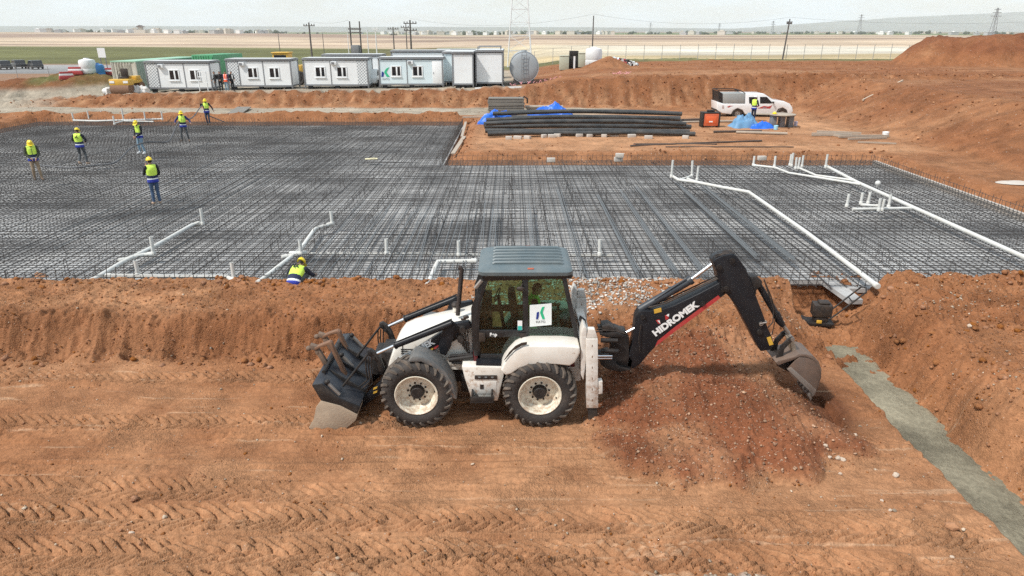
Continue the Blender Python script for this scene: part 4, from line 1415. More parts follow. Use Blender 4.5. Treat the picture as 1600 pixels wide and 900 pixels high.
# back wall of the bucket: upper hopper, dark blue-black
m = MB()
m.prism(T(3, [(80, 497), (150, 490), (160, 512), (95, 520)], yb), BY0 + 0.03, BY1 - 0.03)
m.prism(T(3, [(150, 490), (275, 592), (415, 650), (405, 668), (262, 608), (142, 508)], yb), BY0 + 0.031, BY1 - 0.031)
bkt = part(m, 'bucket_back', mat('blue_black_paint', (0.008, 0.013, 0.022), 0.38, dust=0.2, dust_col=(0.2, 0.17, 0.15), var=0.2), 0.008)
for yk in (11.25, 11.75, 12.3):
    m = MB(); m.prism(T(3, [(150, 486), (280, 560), (410, 640), (410, 655), (270, 600), (150, 510)], yb), yk, yk + 0.04)
    part(m, 'bucket_rib', BLACKW, 0.004, parent=bkt)
for yk in (10.80, 11.9, 12.8):
    m = MB(); a_ = T3(3, 182, 505, yb); b_ = T3(3, 268, 590, yb)
    m.cyl((a_[0], yk, a_[2] + 0.03), (b_[0], yk, b_[2] + 0.03), 0.035, 10)
    cl = part(m, 'clam_cylinder', STEEL)
    m = MB(); m.ball((a_[0], yk, a_[2] + 0.04), 0.05)
    part(m, 'clam_joint', BLACKW, parent=cl)
m = MB()
jaw = T(3, [(145, 605), (112, 650), (95, 735), (62, 790), (55, 822), (220, 832), (320, 802), (390, 742), (402, 702), (280, 640)], yb)
for yy0 in (BY0 - 0.012, BY1 - 0.022):
    m = MB(); m.prism(jaw, yy0, yy0 + 0.034)
    part(m, 'jaw_side', MUDDY, 0.006)
m = MB()
m.prism(T(3, [(55, 822), (220, 832), (320, 802), (390, 742), (402, 702), (392, 700), (378, 738), (312, 792), (218, 820), (60, 808)], yb), BY0 + 0.023, BY1 - 0.023)
part(m, 'jaw_plate', MUDDY, 0.004)
m = MB()
m.prism(T(3, [(145, 605), (280, 640), (402, 702), (398, 712), (275, 652), (140, 618)], yb), BY0 + 0.024, BY1 - 0.024)
part(m, 'jaw_back', MUDDY, 0.004)
for k in range(7):
    yk = BY0 + 0.05 + k * (BY1 - BY0 - 0.12) / 6
    m = MB(); m.prism(T(3, [(95, 805), (62, 800), (22, 828), (60, 826), (95, 822)], yb), yk, yk + 0.06)
    part(m, 'bucket_tooth', STEEL, 0.004)
for yk in (11.0, 12.6):
    m = MB(); q = T3(3, 390, 665, yb); m.cyl((q[0], yk - 0.3, q[2]), (q[0], yk + 0.08, q[2]), 0.05, 14)
    part(m, 'bucket_pin', BLACKW)
m = MB(); m.cyl((T3(3, 125, 440, yb)[0], BY0 + 0.35, T3(3, 125, 470, yb)[2]), (T3(3, 125, 440, yb)[0], BY1 - 0.35, T3(3, 125, 470, yb)[2]), 0.035, 10)
part(m, 'fork_shaft', BLACKW)
# folded pallet forks
for (ya, pts) in ((11.55, [(100, 232), (165, 205), (205, 190), (222, 200), (235, 240), (328, 432), (308, 440), (215, 245), (198, 212), (150, 228), (105, 250)]),
                  (12.35, [(155, 150), (225, 122), (262, 112), (280, 122), (290, 155), (385, 355), (366, 362), (272, 165), (256, 132), (220, 140), (160, 166)])):
    m = MB(); m.prism(T(3, pts, ya), ya - 0.06, ya + 0.06)
    part(m, 'fork', RUSTY, 0.008)
    a_ = pts[0]
    m = MB()
    q = T(3, [(a_[0] - 5, a_[1] + 2)], ya)[0]
    m.box((q[0], ya, q[1]), (0.16, 0.10, 0.09), Matrix.Rotation(R(20), 3, 'Y')); m.ball((q[0] - 0.10, ya - 0.02, q[1] - 0.02), (0.06, 0.05, 0.05)); m.ball((q[0] + 0.06, ya, q[1] - 0.10), (0.06, 0.05, 0.08))
    m.box((q[0] + 0.12, ya, q[1] - 0.20), (0.09, 0.08, 0.35), Matrix.Rotation(R(-25), 3, 'Y'))
    part(m, 'fork_hinge', mat('muddy_hinge', (0.12, 0.085, 0.065), 0.8, dust=0.5), 0.012)

# ---- rear: stabilisers, slide frame, kingpost
for side, (yy, ya, yb_) in enumerate(((10.86, 10.80, 10.96), (12.80, 12.72, 12.88))):
    yy = 10.86
    m = MB(); m.prism(T(6, [(735, 130), (822, 130), (824, 640), (738, 640)], yy), ya, yb_)
    m.prism(T(6, [(752, 62), (800, 62), (822, 128), (740, 128)], yy), ya + 0.02, yb_ - 0.02)
    st = part(m, 'stabiliser', WHITE_WORN, 0.010)
    m = MB(); m.prism(T(6, [(700, 100), (720, 40), (742, 60), (735, 300), (716, 440), (698, 400)], yy), ya + 0.03, yb_ + 0.2)
    part(m, 'stabiliser_bracket', WHITE_WORN, 0.008, parent=st)
    m = MB(); m.prism(T(6, [(826, 445), (857, 445), (857, 535), (826, 540)], yy), ya + 0.01, yb_ - 0.01)
    part(m, 'stabiliser_block', WHITE_WORN, 0.006, parent=st)
    m = MB(); m.prism(T(6, [(752, 642), (818, 642), (818, 805), (752, 805)], yy), ya + 0.03, yb_ - 0.03)
    part(m, 'stabiliser_leg', BLACK_RUB, 0.006, parent=st)
    m = MB(); z0_ = 0.012
    xl = T(6, [(785, 800)], yy)[0][0]
    m.b2(xl - 0.17, xl + 0.17, ya - 0.05, yb_ + 0.08, z0_, z0_ + 0.03)
    part(m, 'foot_pad', RUSTY, 0.006, parent=st)
    m = MB()
    for k in range(6):
        zz = T(6, [(780, 180 + k * 80)], yy)[0]
        m.b2(zz[0] - 0.006, zz[0] + 0.006, ya - 0.004, ya + 0.002, zz[1] - 0.02, zz[1] + 0.02)
    part(m, 'stabiliser_notch', RUSTY, parent=st)
xs0 = T(6, [(735, 300)], 10.86)[0][0]
m = MB()
m.b2(xs0 - 0.03, xs0 + 0.13, 10.97, 12.71, 0.95, 1.07); m.b2(xs0 - 0.03, xs0 + 0.13, 10.97, 12.71, 1.42, 1.54)
part(m, 'slide_frame', WHITE_WORN, 0.012)
m = MB()
for k in range(6):
    p_ = Vector((xs0 - 0.06 + 0.02 * k, 11.25 + 0.15 * k, 1.9 - 0.05 * k))
    m.tube([p_ + Vector((-0.05, 0, 0.02)), p_ + Vector((0.05, -0.02, -0.05)), p_ + Vector((0.10, 0, -0.35)), p_ + Vector((0.3, 0.0, -0.5))], 0.014, 6)
part(m, 'rear_hose', BLACK_RUB)
KY = 11.72
m = MB()
m.prism(T(7, [(335, 410), (400, 395), (490, 410), (525, 470), (520, 640), (560, 700), (545, 770), (440, 785), (390, 740), (330, 700), (345, 600), (345, 480)], KY), KY - 0.13, KY + 0.13)
m.prism(T(7, [(225, 405), (400, 400), (490, 440), (300, 452), (225, 425)], KY), KY - 0.22, KY + 0.22)
m.prism(T(7, [(225, 670), (330, 640), (420, 740), (540, 770), (420, 790), (300, 765), (235, 720)], KY), KY - 0.22, KY + 0.22)
kp = part(m, 'kingpost', BLACKW, 0.012)
for zz, yy in ((470, KY - 0.24), (560, KY - 0.3), (430, KY + 0.2)):
    m = MB(); a_, b_ = T3(7, 235, zz, KY), T3(7, 400, zz + 5, KY); m.cyl((a_[0], yy, a_[2]), (b_[0], yy, b_[2]), 0.045, 10)
    part(m, 'swing_cylinder', BLACKW)
for zz, yy in ((622, KY - 0.26), (655, KY - 0.22)):
    m = MB(); a_, b_ = T3(7, 225, zz, KY), T3(7, 345, zz, KY); m.cyl((a_[0] - 0.1, yy, a_[2]), (b_[0], yy, b_[2]), 0.026, 10)
    part(m, 'swing_rod', CHROME)
m = MB()
for k in range(5):
    a_ = Vector(T3(7, 250 + k * 14, 380 - (k % 3) * 14, KY)); a_.y += -0.2 + 0.05 * k
    b_ = Vector(T3(7, 500, 430 + k * 6, KY)); b_.y += -0.16 + 0.03 * k
    m.tube([a_ + Vector((-0.12, 0, -0.04)), a_ + Vector((0.02, 0, 0.0)), (a_ + b_) / 2 + Vector((0, 0, 0.03)), b_], 0.014, 6)
part(m, 'swing_hose', BLACK_RUB)
m = MB(); m.prism(T(7, [(250, 345), (320, 335), (380, 375), (370, 410), (250, 400)], KY), KY - 0.18, KY + 0.1)
part(m, 'valve_block', BLACK_RUB, 0.015)

# ---- boom
m = MB()
boom_o = T(2, [(206, 548), (210, 520), (232, 440), (243, 350), (258, 322), (300, 322), (345, 318), (400, 300), (500, 252), (585, 207), (612, 215), (620, 245), (600, 262), (500, 335), (400, 408), (330, 462), (290, 505), (262, 540), (232, 560)], KY)
m.prism(boom_o, KY - 0.13, KY + 0.13)
boom = part(m, 'boom', BLACKP, 0.015, seg=3)
m = MB(); m.prism(T(2, [(322, 468), (400, 408), (500, 335), (590, 268), (580, 258), (500, 316), (400, 390), (332, 445)], KY), KY - 0.136, KY - 0.122)
part(m, 'boom_stripe', RED, parent=boom, smooth=False)
q0, q1 = T(2, [(318, 432), (500, 304)], KY - 0.14)
ang = math.atan2(q1[1] - q0[1], q1[0] - q0[0])
ln = math.hypot(q1[0] - q0[0], q1[1] - q0[1])
tm_ = text_mesh('HIDROMEK', 0.20, LABELW, depth=0.003, offset=0.010)
wd = max(v.co.x for v in tm_.vertices) - min(v.co.x for v in tm_.vertices)
sc_ = ln / wd
part_me(tm_, 'boom_lettering', face_cam((q0[0] + q1[0]) / 2 + 0.01, KY - 0.136, (q0[1] + q1[1]) / 2, ang) @ Matrix.Diagonal((sc_, sc_ * 0.92, 1, 1)), parent=boom)
m = MB(); m.prism(T(2, [(322, 328), (352, 320), (354, 336), (324, 344)], KY - 0.13), KY - 0.137, KY - 0.125)
part(m, 'boom_sticker', YELLOW, parent=boom, smooth=False)
for pts, ml in (([(330, 372), (345, 368), (350, 386), (340, 386)], RED), ([(368, 352), (384, 346), (382, 366), (370, 370)], RED), ([(336, 372), (346, 372), (349, 386)], LABELW), ([(372, 351), (385, 345), (384, 356)], LABELW)):
    m = MB(); m.prism(T(2, pts, KY - 0.13), KY - 0.138 - (0.002 if ml is LABELW else 0), KY - 0.125)
    part(m, 'boom_decal', ml, parent=boom, smooth=False)
for pa in ((515, 290), (270, 345), (600, 232)):
    m = MB(); q = T3(2, pa[0], pa[1], KY); m.cyl((q[0], KY - 0.165, q[2]), (q[0], KY + 0.165, q[2]), 0.045, 14)
    part(m, 'boom_pin', BLACKW, parent=boom)
m = MB(); a_, b_ = T3(7, 640, 330, KY), T3(7, 625, 600, KY)
m.tube([(a_[0], KY - 0.15, a_[2]), (a_[0] - 0.03, KY - 0.17, (a_[2] + b_[2]) / 2), (b_[0], KY - 0.15, b_[2])], 0.008, 6)
part(m, 'boom_hose', BLACK_RUB, parent=boom)
m = MB()
a_, b_ = T3(2, 365, 308, KY), T3(2, 590, 200, KY)
for dy in (-0.08, -0.03, 0.05):
    m.tube([(a_[0] - 0.3, KY + dy, a_[2] - 0.02), (a_[0], KY + dy, a_[2] + 0.06), (b_[0], KY + dy, b_[2] + 0.05), (b_[0] + 0.1, KY + dy, b_[2] + 0.18)], 0.016, 6)
part(m, 'boom_line', BLACK_RUB, parent=boom)
m = MB()
a_, b_, c_ = T3(2, 262, 332, KY), T3(2, 470, 208, KY), T3(2, 562, 140, KY)
m.cyl((a_[0], KY, a_[2] + 0.02), (b_[0], KY, b_[2]), 0.075, 18)
d_ = (Vector(c_) - Vector(b_)).normalized()
m.cyl(Vector(b_) - d_ * 0.02, Vector(b_) + d_ * 0.05, 0.088, 18)
m.tube([(a_[0] + 0.25, KY - 0.06, a_[2] + 0.24), (b_[0] - 0.08, KY - 0.06, b_[2] + 0.06)], 0.014, 6)
dc = part(m, 'dipper_cylinder', mat('blue_grey_paint', (0.018, 0.026, 0.036), 0.4, dust=0.25, dust_col=(0.15, 0.13, 0.12), var=0.2))
m = MB(); m.cyl(b_, c_, 0.033, 12)
part(m, 'rod', CHROME, parent=dc)
m = MB(); a_, b_ = T3(7, 505, 440, KY), T3(7, 610, 385, KY); m.cyl((a_[0], KY - 0.03, a_[2]), (b_[0] + 0.1, KY - 0.03, b_[2] + 0.06), 0.03, 12)
part(m, 'boom_rod', CHROME)

# ---- dipper
m = MB()
m.prism(T(8, [(545, 150), (570, 120), (640, 90), (720, 78), (760, 92), (800, 145), (850, 215), (885, 300), (910, 380), (950, 490), (1000, 620), (1050, 760), (1090, 850), (1110, 920), (1080, 965), (985, 980), (940, 900), (860, 745), (760, 560), (690, 470), (625, 410), (600, 330), (575, 230)], KY), KY - 0.16, KY + 0.16)
dip = part(m, 'dipper', BLACKP, 0.015, seg=3)
for pa in ((597, 195), (665, 395), (715, 135), (970, 795)):
    m = MB(); q = T3(8, pa[0], pa[1], KY); m.cyl((q[0], KY - 0.195, q[2]), (q[0], KY + 0.195, q[2]), 0.05, 14)
    m.lathe_y([(0, -0.2), (0.024, -0.2), (0.024, -0.19), (0, -0.19)], (q[0], KY, q[2]), 10)
    part(m, 'dipper_pin', BLACKW, parent=dip)
m = MB(); m.prism(T(9, [(155, 440), (180, 432), (198, 482), (172, 490)], KY - 0.16), KY - 0.167, KY - 0.155)
part(m, 'dipper_decal', YELLOW, parent=dip, smooth=False)
m = MB(); a_ = T3(8, 1010, 750, KY - 0.16)
m.cyl((a_[0] - 0.03, KY - 0.19, a_[2]), (a_[0] + 0.10, KY - 0.19, a_[2] + 0.03), 0.018, 8); m.lathe_y([(0.02, -0.01), (0.04, -0.01), (0.04, 0.01), (0.02, 0.01), (0.02, -0.01)], (a_[0], KY - 0.19, a_[2]), 12)
part(m, 'hose_clamp', STEEL, parent=dip)
m = MB()
for k in range(4):
    a_ = Vector(T3(8, 560 + k * 15, 150, KY)); b_ = Vector(T3(8, 750, 90, KY)); a_.y = b_.y = KY - 0.1 + 0.06 * k
    m.tube([a_ + Vector((0.0, 0, -0.1)), a_ + Vector((0.02, 0, 0.08 + 0.02 * (k % 2))), (a_ + b_) / 2 + Vector((0, 0, 0.07)), b_ + Vector((0, 0, 0.02))], 0.015, 6)
a_ = Vector(T3(8, 590, 130, KY)); a_.y -= 0.1
m.tube([a_ + Vector((0.08 * math.cos(t), 0, 0.085 * math.sin(t))) for t in [k * math.pi / 8 for k in range(0, 10)]], 0.009, 6)
part(m, 'dipper_hose', BLACK_RUB, parent=dip)
m = MB()
m.prism(T(8, [(895, 300), (960, 292), (1010, 340), (1000, 385), (955, 420), (950, 470), (915, 400)], KY), KY - 0.11, KY + 0.11)
part(m, 'cylinder_lug', BLACKW, 0.015, parent=dip)
m = MB()
a_, b_, c_ = T3(9, 100, 95, KY), T3(9, 235, 330, KY), T3(9, 295, 410, KY)
m.tube([a_, T3(9, 165, 205, KY), T3(9, 215, 290, KY)], [0.055, 0.062, 0.062], 16)
m.tube([T3(9, 215, 285, KY), b_, T3(9, 258, 362, KY)], [0.072, 0.072, 0.05], 16)
bc = part(m, 'bucket_cylinder', BLACKP)
m = MB(); m.cyl(T3(9, 250, 350, KY), c_, 0.036, 12)
part(m, 'rod', STEEL, parent=bc)
m = MB()
a_ = Vector(T3(9, 130, 60, KY)); a_.y -= 0.07
m.tube([a_, Vector(T3(9, 165, 150, KY - 0.08)), Vector(T3(9, 200, 260, KY - 0.1)), Vector(T3(9, 195, 340, KY - 0.12)), Vector(T3(9, 165, 375, KY - 0.15))], 0.012, 6)
m.tube([a_, Vector(T3(9, 185, 180, KY - 0.06)), Vector(T3(9, 215, 300, KY - 0.06)), Vector(T3(9, 190, 420, KY - 0.12))], 0.010, 6)
part(m, 'bucket_hose', BLACK_RUB, parent=bc)
# linkage
for dy in (-0.15, 0.15):
    m = MB(); m.prism(T(9, [(195, 545), (225, 470), (270, 425), (300, 410), (312, 428), (285, 450), (248, 490), (232, 560), (212, 580)], KY), KY + dy - 0.02, KY + dy + 0.02)
    part(m, 'link_arm', BLACKW, 0.006)
m = MB(); m.prism(T(9, [(282, 430), (312, 420), (345, 540), (318, 560)], KY), KY - 0.10, KY + 0.10)
part(m, 'push_link', MUDDY, 0.02)
for pa in ((298, 425), (215, 558), (330, 545)):
    m = MB(); q = T3(9, pa[0], pa[1], KY); m.cyl((q[0], KY - 0.19, q[2]), (q[0], KY + 0.19, q[2]), 0.038, 12)
    part(m, 'link_pin', STEEL)
# digging bucket
BW0, BW1 = KY - 0.30, KY + 0.30
outer = [(215, 600), (232, 590), (330, 565), (365, 545), (410, 548), (455, 560), (490, 595), (508, 645), (505, 700), (485, 760), (468, 800), (445, 818)]
inner = [(445, 800), (462, 770), (478, 735), (490, 695), (490, 650), (475, 608), (448, 580), (408, 566), (365, 563), (338, 580), (250, 612), (232, 620)]
m = MB(); m.prism(T(9, outer + inner, BW0), BW0 + 0.012, BW1 - 0.012)
db = part(m, 'digging_bucket', mat('worn_bucket_steel', (0.16, 0.12, 0.10), 0.5, metal=0.4, dust=0.6, dust_col=(0.24, 0.15, 0.10), var=0.3, scale=6), 0.004)
for yk in (BW0 - 0.01, BW1 - 0.012):
    m = MB(); m.prism(T(9, [(285, 640), (338, 585), (365, 565), (408, 568), (450, 582), (480, 612), (497, 655), (494, 700), (476, 758), (460, 800), (445, 818), (440, 785), (380, 735), (320, 690)], BW0), yk, yk + 0.022)
    part(m, 'bucket_cheek', mat('cheek_steel', (0.115, 0.085, 0.07), 0.55, metal=0.3, dust=0.6, dust_col=(0.22, 0.13, 0.085), var=0.3, scale=7), 0.004, parent=db)
    m = MB(); m.prism(T(9, [(285, 640), (310, 625), (470, 770), (462, 800), (445, 815), (437, 788)], BW0), yk - 0.012, yk + 0.034)
    part(m, 'side_cutter', STEEL, 0.004, parent=db)
for ye in (KY - 0.13, KY + 0.10):
    m = MB(); m.prism(T(9, [(205, 560), (240, 560), (330, 545), (370, 555), (365, 590), (280, 640), (240, 620), (205, 600)], KY), ye, ye + 0.03)
    part(m, 'bucket_ear', BLACKW, 0.008, parent=db)
for k in range(5):
    yk = BW0 + 0.02 + k * 0.13
    m = MB(); m.prism(T(9, [(470, 770), (448, 822), (440, 850), (425, 815), (440, 785)], BW0), yk, yk + 0.06)
    part(m, 'bucket_tooth', STEEL, 0.004, parent=db)
# ================================================================== reinforcement mat
REBAR = mat('rebar_steel', (0.070, 0.066, 0.064), 0.6, metal=0.3, dust=0.4, dust_col=(0.13, 0.10, 0.085), var=0.35, scale=2.0)
LAPBAR = mat('new_bar_steel', (0.17, 0.18, 0.185), 0.5, metal=0.3, dust=0.3, dust_col=(0.13, 0.11, 0.10), var=0.2, scale=2.0)
rmat = thing('reinforcement_mat', 'wide two-layer grid of dark steel reinforcing bars covering the foundation floor', 'rebar mat', (-3, 30, FLOOR_Z))
RL = Vector((-3, 30, FLOOR_Z))
prng = random.Random(11)


def wavy(length, axis, r, seed, segs=26):
    q = random.Random(seed)
    m = MB()
    pts = []
    ph = [q.uniform(0, 6) for _ in range(4)]
    for i in range(segs + 1):
        t = length * i / segs
        a = 0.018 * math.sin(t * 0.55 + ph[0]) + 0.012 * math.sin(t * 1.3 + ph[1])
        z = 0.006 * math.sin(t * 0.8 + ph[2]) + 0.004 * math.sin(t * 2.1 + ph[3])
        pts.append((t, a, z) if axis == 'x' else (a, t, z))
    m.tube(pts, r, 4)
    return m.mesh('rebar', [REBAR], smooth=False)


XB_L = [wavy(MAT_X1 - MAT_X0 - 0.2, 'x', 0.0098, 100 + i) for i in range(4)]
XB_S = [wavy(MAT_XI - MAT_X0 - 0.2, 'x', 0.0098, 110 + i) for i in range(3)]
YB_S = [wavy(MAT_YI - MAT_Y0 - 0.15, 'y', 0.0098, 120 + i, 14) for i in range(4)]
YB_L = [wavy(MAT_Y1 - MAT_Y0 - 0.15, 'y', 0.0098, 130 + i, 20) for i in range(4)]
stuffm = MB()
TOPZ = 0.70
y = MAT_Y0 + 0.08
while y < MAT_Y1 - 0.05:
    me = prng.choice(XB_L) if y < MAT_YI - 0.05 else prng.choice(XB_S)
    inst(me, 'rebar', rmat, Vector((MAT_X0 + 0.1, y + prng.uniform(-0.018, 0.018), TOPZ + 0.011)) - RL, rz=prng.uniform(-0.0006, 0.0006))
    y += 0.2
x = MAT_X1 - 0.1
ny_ = 0
while x > MAT_X0:
    long_ = x < MAT_XI
    j = prng.uniform(-0.018, 0.018)
    if -9.6 < x < 16.9 and ny_ < 134:
        me = prng.choice(YB_L if long_ else YB_S)
        inst(me, 'rebar', rmat, Vector((x + j, MAT_Y0 + 0.02, TOPZ - 0.010)) - RL, rz=prng.uniform(-0.0012, 0.0012))
        ny_ += 1
    else:
        y1 = (MAT_Y1 if long_ else MAT_YI) - 0.1
        pts = [(x + j + prng.uniform(-.015, .015), MAT_Y0 + 0.05 + (y1 - MAT_Y0) * k / 6, TOPZ - 0.010) for k in range(7)]
        stuffm.tube(pts, 0.0105, 4)
    x -= 0.2
# lower layer
y = MAT_Y0 + 0.16
while y < MAT_Y1 - 0.05:
    x1 = MAT_X1 if y < MAT_YI else MAT_XI
    stuffm.tube([(MAT_X0 + 0.1, y + prng.uniform(-.02, .02), 0.475), (x1 - 0.1, y + prng.uniform(-.02, .02), 0.475)], 0.010, 4)
    y += 0.4
x = MAT_X1 - 0.2
while x > MAT_X0:
    y1 = (MAT_Y1 if x < MAT_XI else MAT_YI) - 0.1
    stuffm.tube([(x + prng.uniform(-.02, .02), MAT_Y0 + 0.06, 0.455), (x + prng.uniform(-.02, .02), y1, 0.455)], 0.010, 4)
    x -= 0.4


def add_path(mb, base, M, pts, r, n=4):
    mb.tube([M @ Vector(p) + Vector(base) for p in pts], r, n)


# chairs holding the top layer apart
CH = []
q = random.Random(3)
for i in range(5):
    w, h = q.uniform(0.10, 0.15), q.uniform(0.34, 0.43)
    CH.append([(-w - 0.12, 0.02, 0), (-w, 0, 0.02), (-w + 0.01, q.uniform(-.03, .03), h * 0.6), (-w + 0.04, 0.02, h), (0, 0.05, h + 0.03), (w - 0.03, 0.02, h - 0.01), (w, q.uniform(-.04, .04), h * 0.5), (w + 0.02, 0.04, 0.02), (w + 0.10, 0.1, 0)])
CH_ME = []
for pth in CH:
    m = MB(); m.tube(pth, 0.009, 4); CH_ME.append(m.mesh('spacer_chair', [REBAR], smooth=False))
spots = []
x = -33.0
row = 0
while x < 17.8:
    y = MAT_Y0 + 0.6 + (row % 2) * 0.5
    while y < (MAT_Y1 if x < MAT_XI else MAT_YI) - 0.5:
        if prng.random() < 0.86:
            spots.append((x + prng.uniform(-.12, .12), y + prng.uniform(-.12, .12)))
        y += 0.55 if -9 < x < 12 and y < 30 else 1.1
    x += 1.22
    row += 1
spots.sort(key=lambda s: s[1] + 0.35 * abs(s[0]) * (1 if abs(s[0]) > 14 else 0))
for i, (x, y) in enumerate(spots):
    rz, k, s = prng.uniform(-0.9, 0.9), prng.randrange(5), prng.uniform(0.8, 1.1)
    if i < 300:
        inst(CH_ME[k], 'spacer_chair', rmat, Vector((x, y, 0.435)) - RL, rz=rz, scale=(s, s, s))
    else:
        add_path(stuffm, (x, y, 0.435), Matrix.Rotation(rz, 3, 'Z') * s, CH[k], 0.009)
# upright edge bars
def hairpin_mesh(h, inward):
    m = MB(); m.tube([(0, 0.55 * inward, TOPZ - RL.z + 0.03), (0, 0.06 * inward, TOPZ - RL.z + 0.035), (0, 0, TOPZ - RL.z + 0.03), (0, 0, h - RL.z)], 0.009, 4)
    m2 = m.mesh('edge_bar', [REBAR], smooth=False)
    return m2


def upright_mesh(z0, z1, lean):
    m = MB(); m.tube([(0, 0, z0), (lean * 0.3, 0.0, z0 + (z1 - z0) * 0.5), (lean, 0.01, z1)], 0.0095, 4)
    return m.mesh('edge_bar', [REBAR], smooth=False)


UP = [upright_mesh(0.02, 0.44 + 0.05 * i, 0.03 * (i - 1)) for i in range(4)]
UPF = [upright_mesh(0.02, 0.50 + 0.04 * i, 0.03 * (i - 1)) for i in range(4)]
cnt = 0
x = -13.8
while x < 13.5 and cnt < 300:
    if not (8.3 < x < 9.0):
        inst(prng.choice(UP), 'edge_bar', rmat, Vector((x + prng.uniform(-.04, .04), MAT_Y0 + 0.10, FLOOR_Z)) - RL, rz=prng.uniform(-.4, .4)); cnt += 1
    x += 0.26
x = MAT_XI + 0.2
while x < MAT_X1 and cnt < 300:
    inst(prng.choice(UPF), 'edge_bar', rmat, Vector((x, MAT_YI - 0.08, FLOOR_Z)) - RL, rz=prng.uniform(-.4, .4)); cnt += 1
    x += 0.25
y = 22.5
while y < MAT_YI and cnt < 300:
    inst(prng.choice(UPF), 'edge_bar', rmat, Vector((MAT_X1 - 0.08, y, FLOOR_Z)) - RL, rz=prng.uniform(-.4, .4)); cnt += 1
    y += 0.2
x = MAT_X0
while x < MAT_XI:
    stuffm.tube([(x, MAT_Y1 - 0.08, FLOOR_Z), (x, MAT_Y1 - 0.08, 0.98)], 0.009, 4); x += 0.2
y = MAT_YI
while y < MAT_Y1:
    stuffm.tube([(MAT_XI - 0.06, y, FLOOR_Z), (MAT_XI - 0.06, y, 0.95)], 0.009, 4); y += 0.2
y = 38.0
while y < MAT_Y1:
    stuffm.tube([(MAT_X0 + 0.06, y, FLOOR_Z), (MAT_X0 + 0.06, y, 0.98)], 0.009, 4); y += 0.2
for (a, b_) in (((-13.9, MAT_Y0 + 0.10, 0.78), (13.5, MAT_Y0 + 0.10, 0.78)), ((MAT_XI, MAT_YI - 0.08, 0.92), (MAT_X1, MAT_YI - 0.08, 0.92)), ((MAT_X1 - 0.08, 20, 0.92), (MAT_X1 - 0.08, MAT_YI, 0.92))):
    m = MB(); m.tube([a, b_], 0.009, 4); o = m.build('tie_bar', REBAR, rmat, smooth=False); o.location = -RL
o = stuffm.build('rebar_field', REBAR, rmat, smooth=False)
o.location = -RL
o['kind'] = 'stuff'
# lap bars: bundles of brighter bars laid along the span
LB = [wavy(1.0, 'y', 0.012, 140 + i, 8) for i in range(4)]
for i_, me in enumerate(LB):
    me.materials.clear(); me.materials.append(LAPBAR)
    me.name = 'lap_bar'


def lap(x, y0, y1, rz=0.0, s=1.0):
    inst(prng.choice(LB), 'lap_bar', rmat, Vector((x, y0, TOPZ + 0.036 + prng.uniform(0, 0.012))) - RL, rz=rz, scale=(1.0, y1 - y0, 1))


for (xc, n_, y0, y1) in ((3.39, 5, 16.95, 26.5), (4.40, 6, 17.0, 27.0), (5.17, 5, 17.0, 27.6), (7.0, 6, 18.4, 28.6), (7.95, 6, 18.2, 28.2), (0.62, 4, 17.1, 25.0), (-0.65, 4, 17.0, 24.5), (1.9, 4, 17.0, 27.5)):
    for k in range(n_):
        lap(xc + (k - n_ / 2) * 0.035, y0 + prng.uniform(-.1, .5), y1 + prng.uniform(-.8, .6), prng.uniform(-.004, .004))
for k in range(26):
    xk = -5.6 + 0.21 * k * 1.0 + prng.uniform(-.08, .08)
    lap(xk, 16.95 + prng.uniform(0, 0.8), 23.5 + prng.uniform(0, 2.2), prng.uniform(-.03, .05))
for k in range(9):
    lap(-14.5 + 0.5 * k, 19 + prng.uniform(0, 3), 30 + prng.uniform(0, 6), prng.uniform(-.01, .02))

# ---- concrete and timber strips along the pit edge
CONC = mat('pale_concrete', (0.50, 0.47, 0.43), 0.85, dust=0.5, dust_col=(0.42, 0.29, 0.19), var=0.15, scale=5, bump=0.3, bscale=40)
m = MB(); m.b2(MAT_X1 - 0.02, MAT_X1 + 0.2, 19.0, MAT_YI + 0.1, 0.40, 0.66)
tag(m.build('concrete_kerb', CONC, bevel=0.02), 'pale concrete strip edging the right side of the rebar mat', 'kerb')
PLY = mat('weathered_timber', (0.36, 0.30, 0.24), 0.85, dust=0.4, dust_col=(0.42, 0.33, 0.25), var=0.3, scale=5, bump=0.25, bscale=40)
m = MB(); m.box((-3.18, 46.0, 0.72), (0.16, 7.2, 0.05), 0.03)
tag(m.build('plank', PLY), 'long weathered plank along the inner corner edge of the rebar mat', 'plank')
m = MB(); m.box((-2.98, 38.8, 0.80), (0.22, 6.2, 0.06), -0.03)
tag(m.build('plank', PLY), 'grey plank lying against the earth beside the inner mat corner', 'plank')
m = MB(); m.box((-2.6, 50.3, 0.98), (1.9, 0.25, 0.06), 0.1)
tag(m.build('plank', PLY), 'short pale plank across the far inner corner of the mat', 'plank')

# ---- white drain pipes cast into the slab
def stub_part(root, RLo, px, pyb, pyt, z0, r=0.050, name='stub_pipe'):
    x, yy, z = on(px, pyb, z0)
    xt, zt = at(px, pyt, yy)
    h = max(0.25, zt - z0)
    m = MB()
    m.lathe_z([(r * 0.8, 0.02), (r, 0.0), (r, h), (r * 0.82, h), (r * 0.82, h - 0.12), (0.0, h - 0.12)], (0, 0, 0), 14)
    o = m.build(name, PVC, root)
    o.location = Vector((x, yy, z)) - RLo
    o.rotation_euler = (prng.uniform(-.04, .04), prng.uniform(-.04, .04), 0)
    m = MB(); m.lathe_z([(0.0, 0.0), (r * 1.3, 0.0), (r * 1.3, 0.10), (r * 1.02, 0.12)], (0, 0, -0.03), 14)
    m.build('coupler', PVC, o)


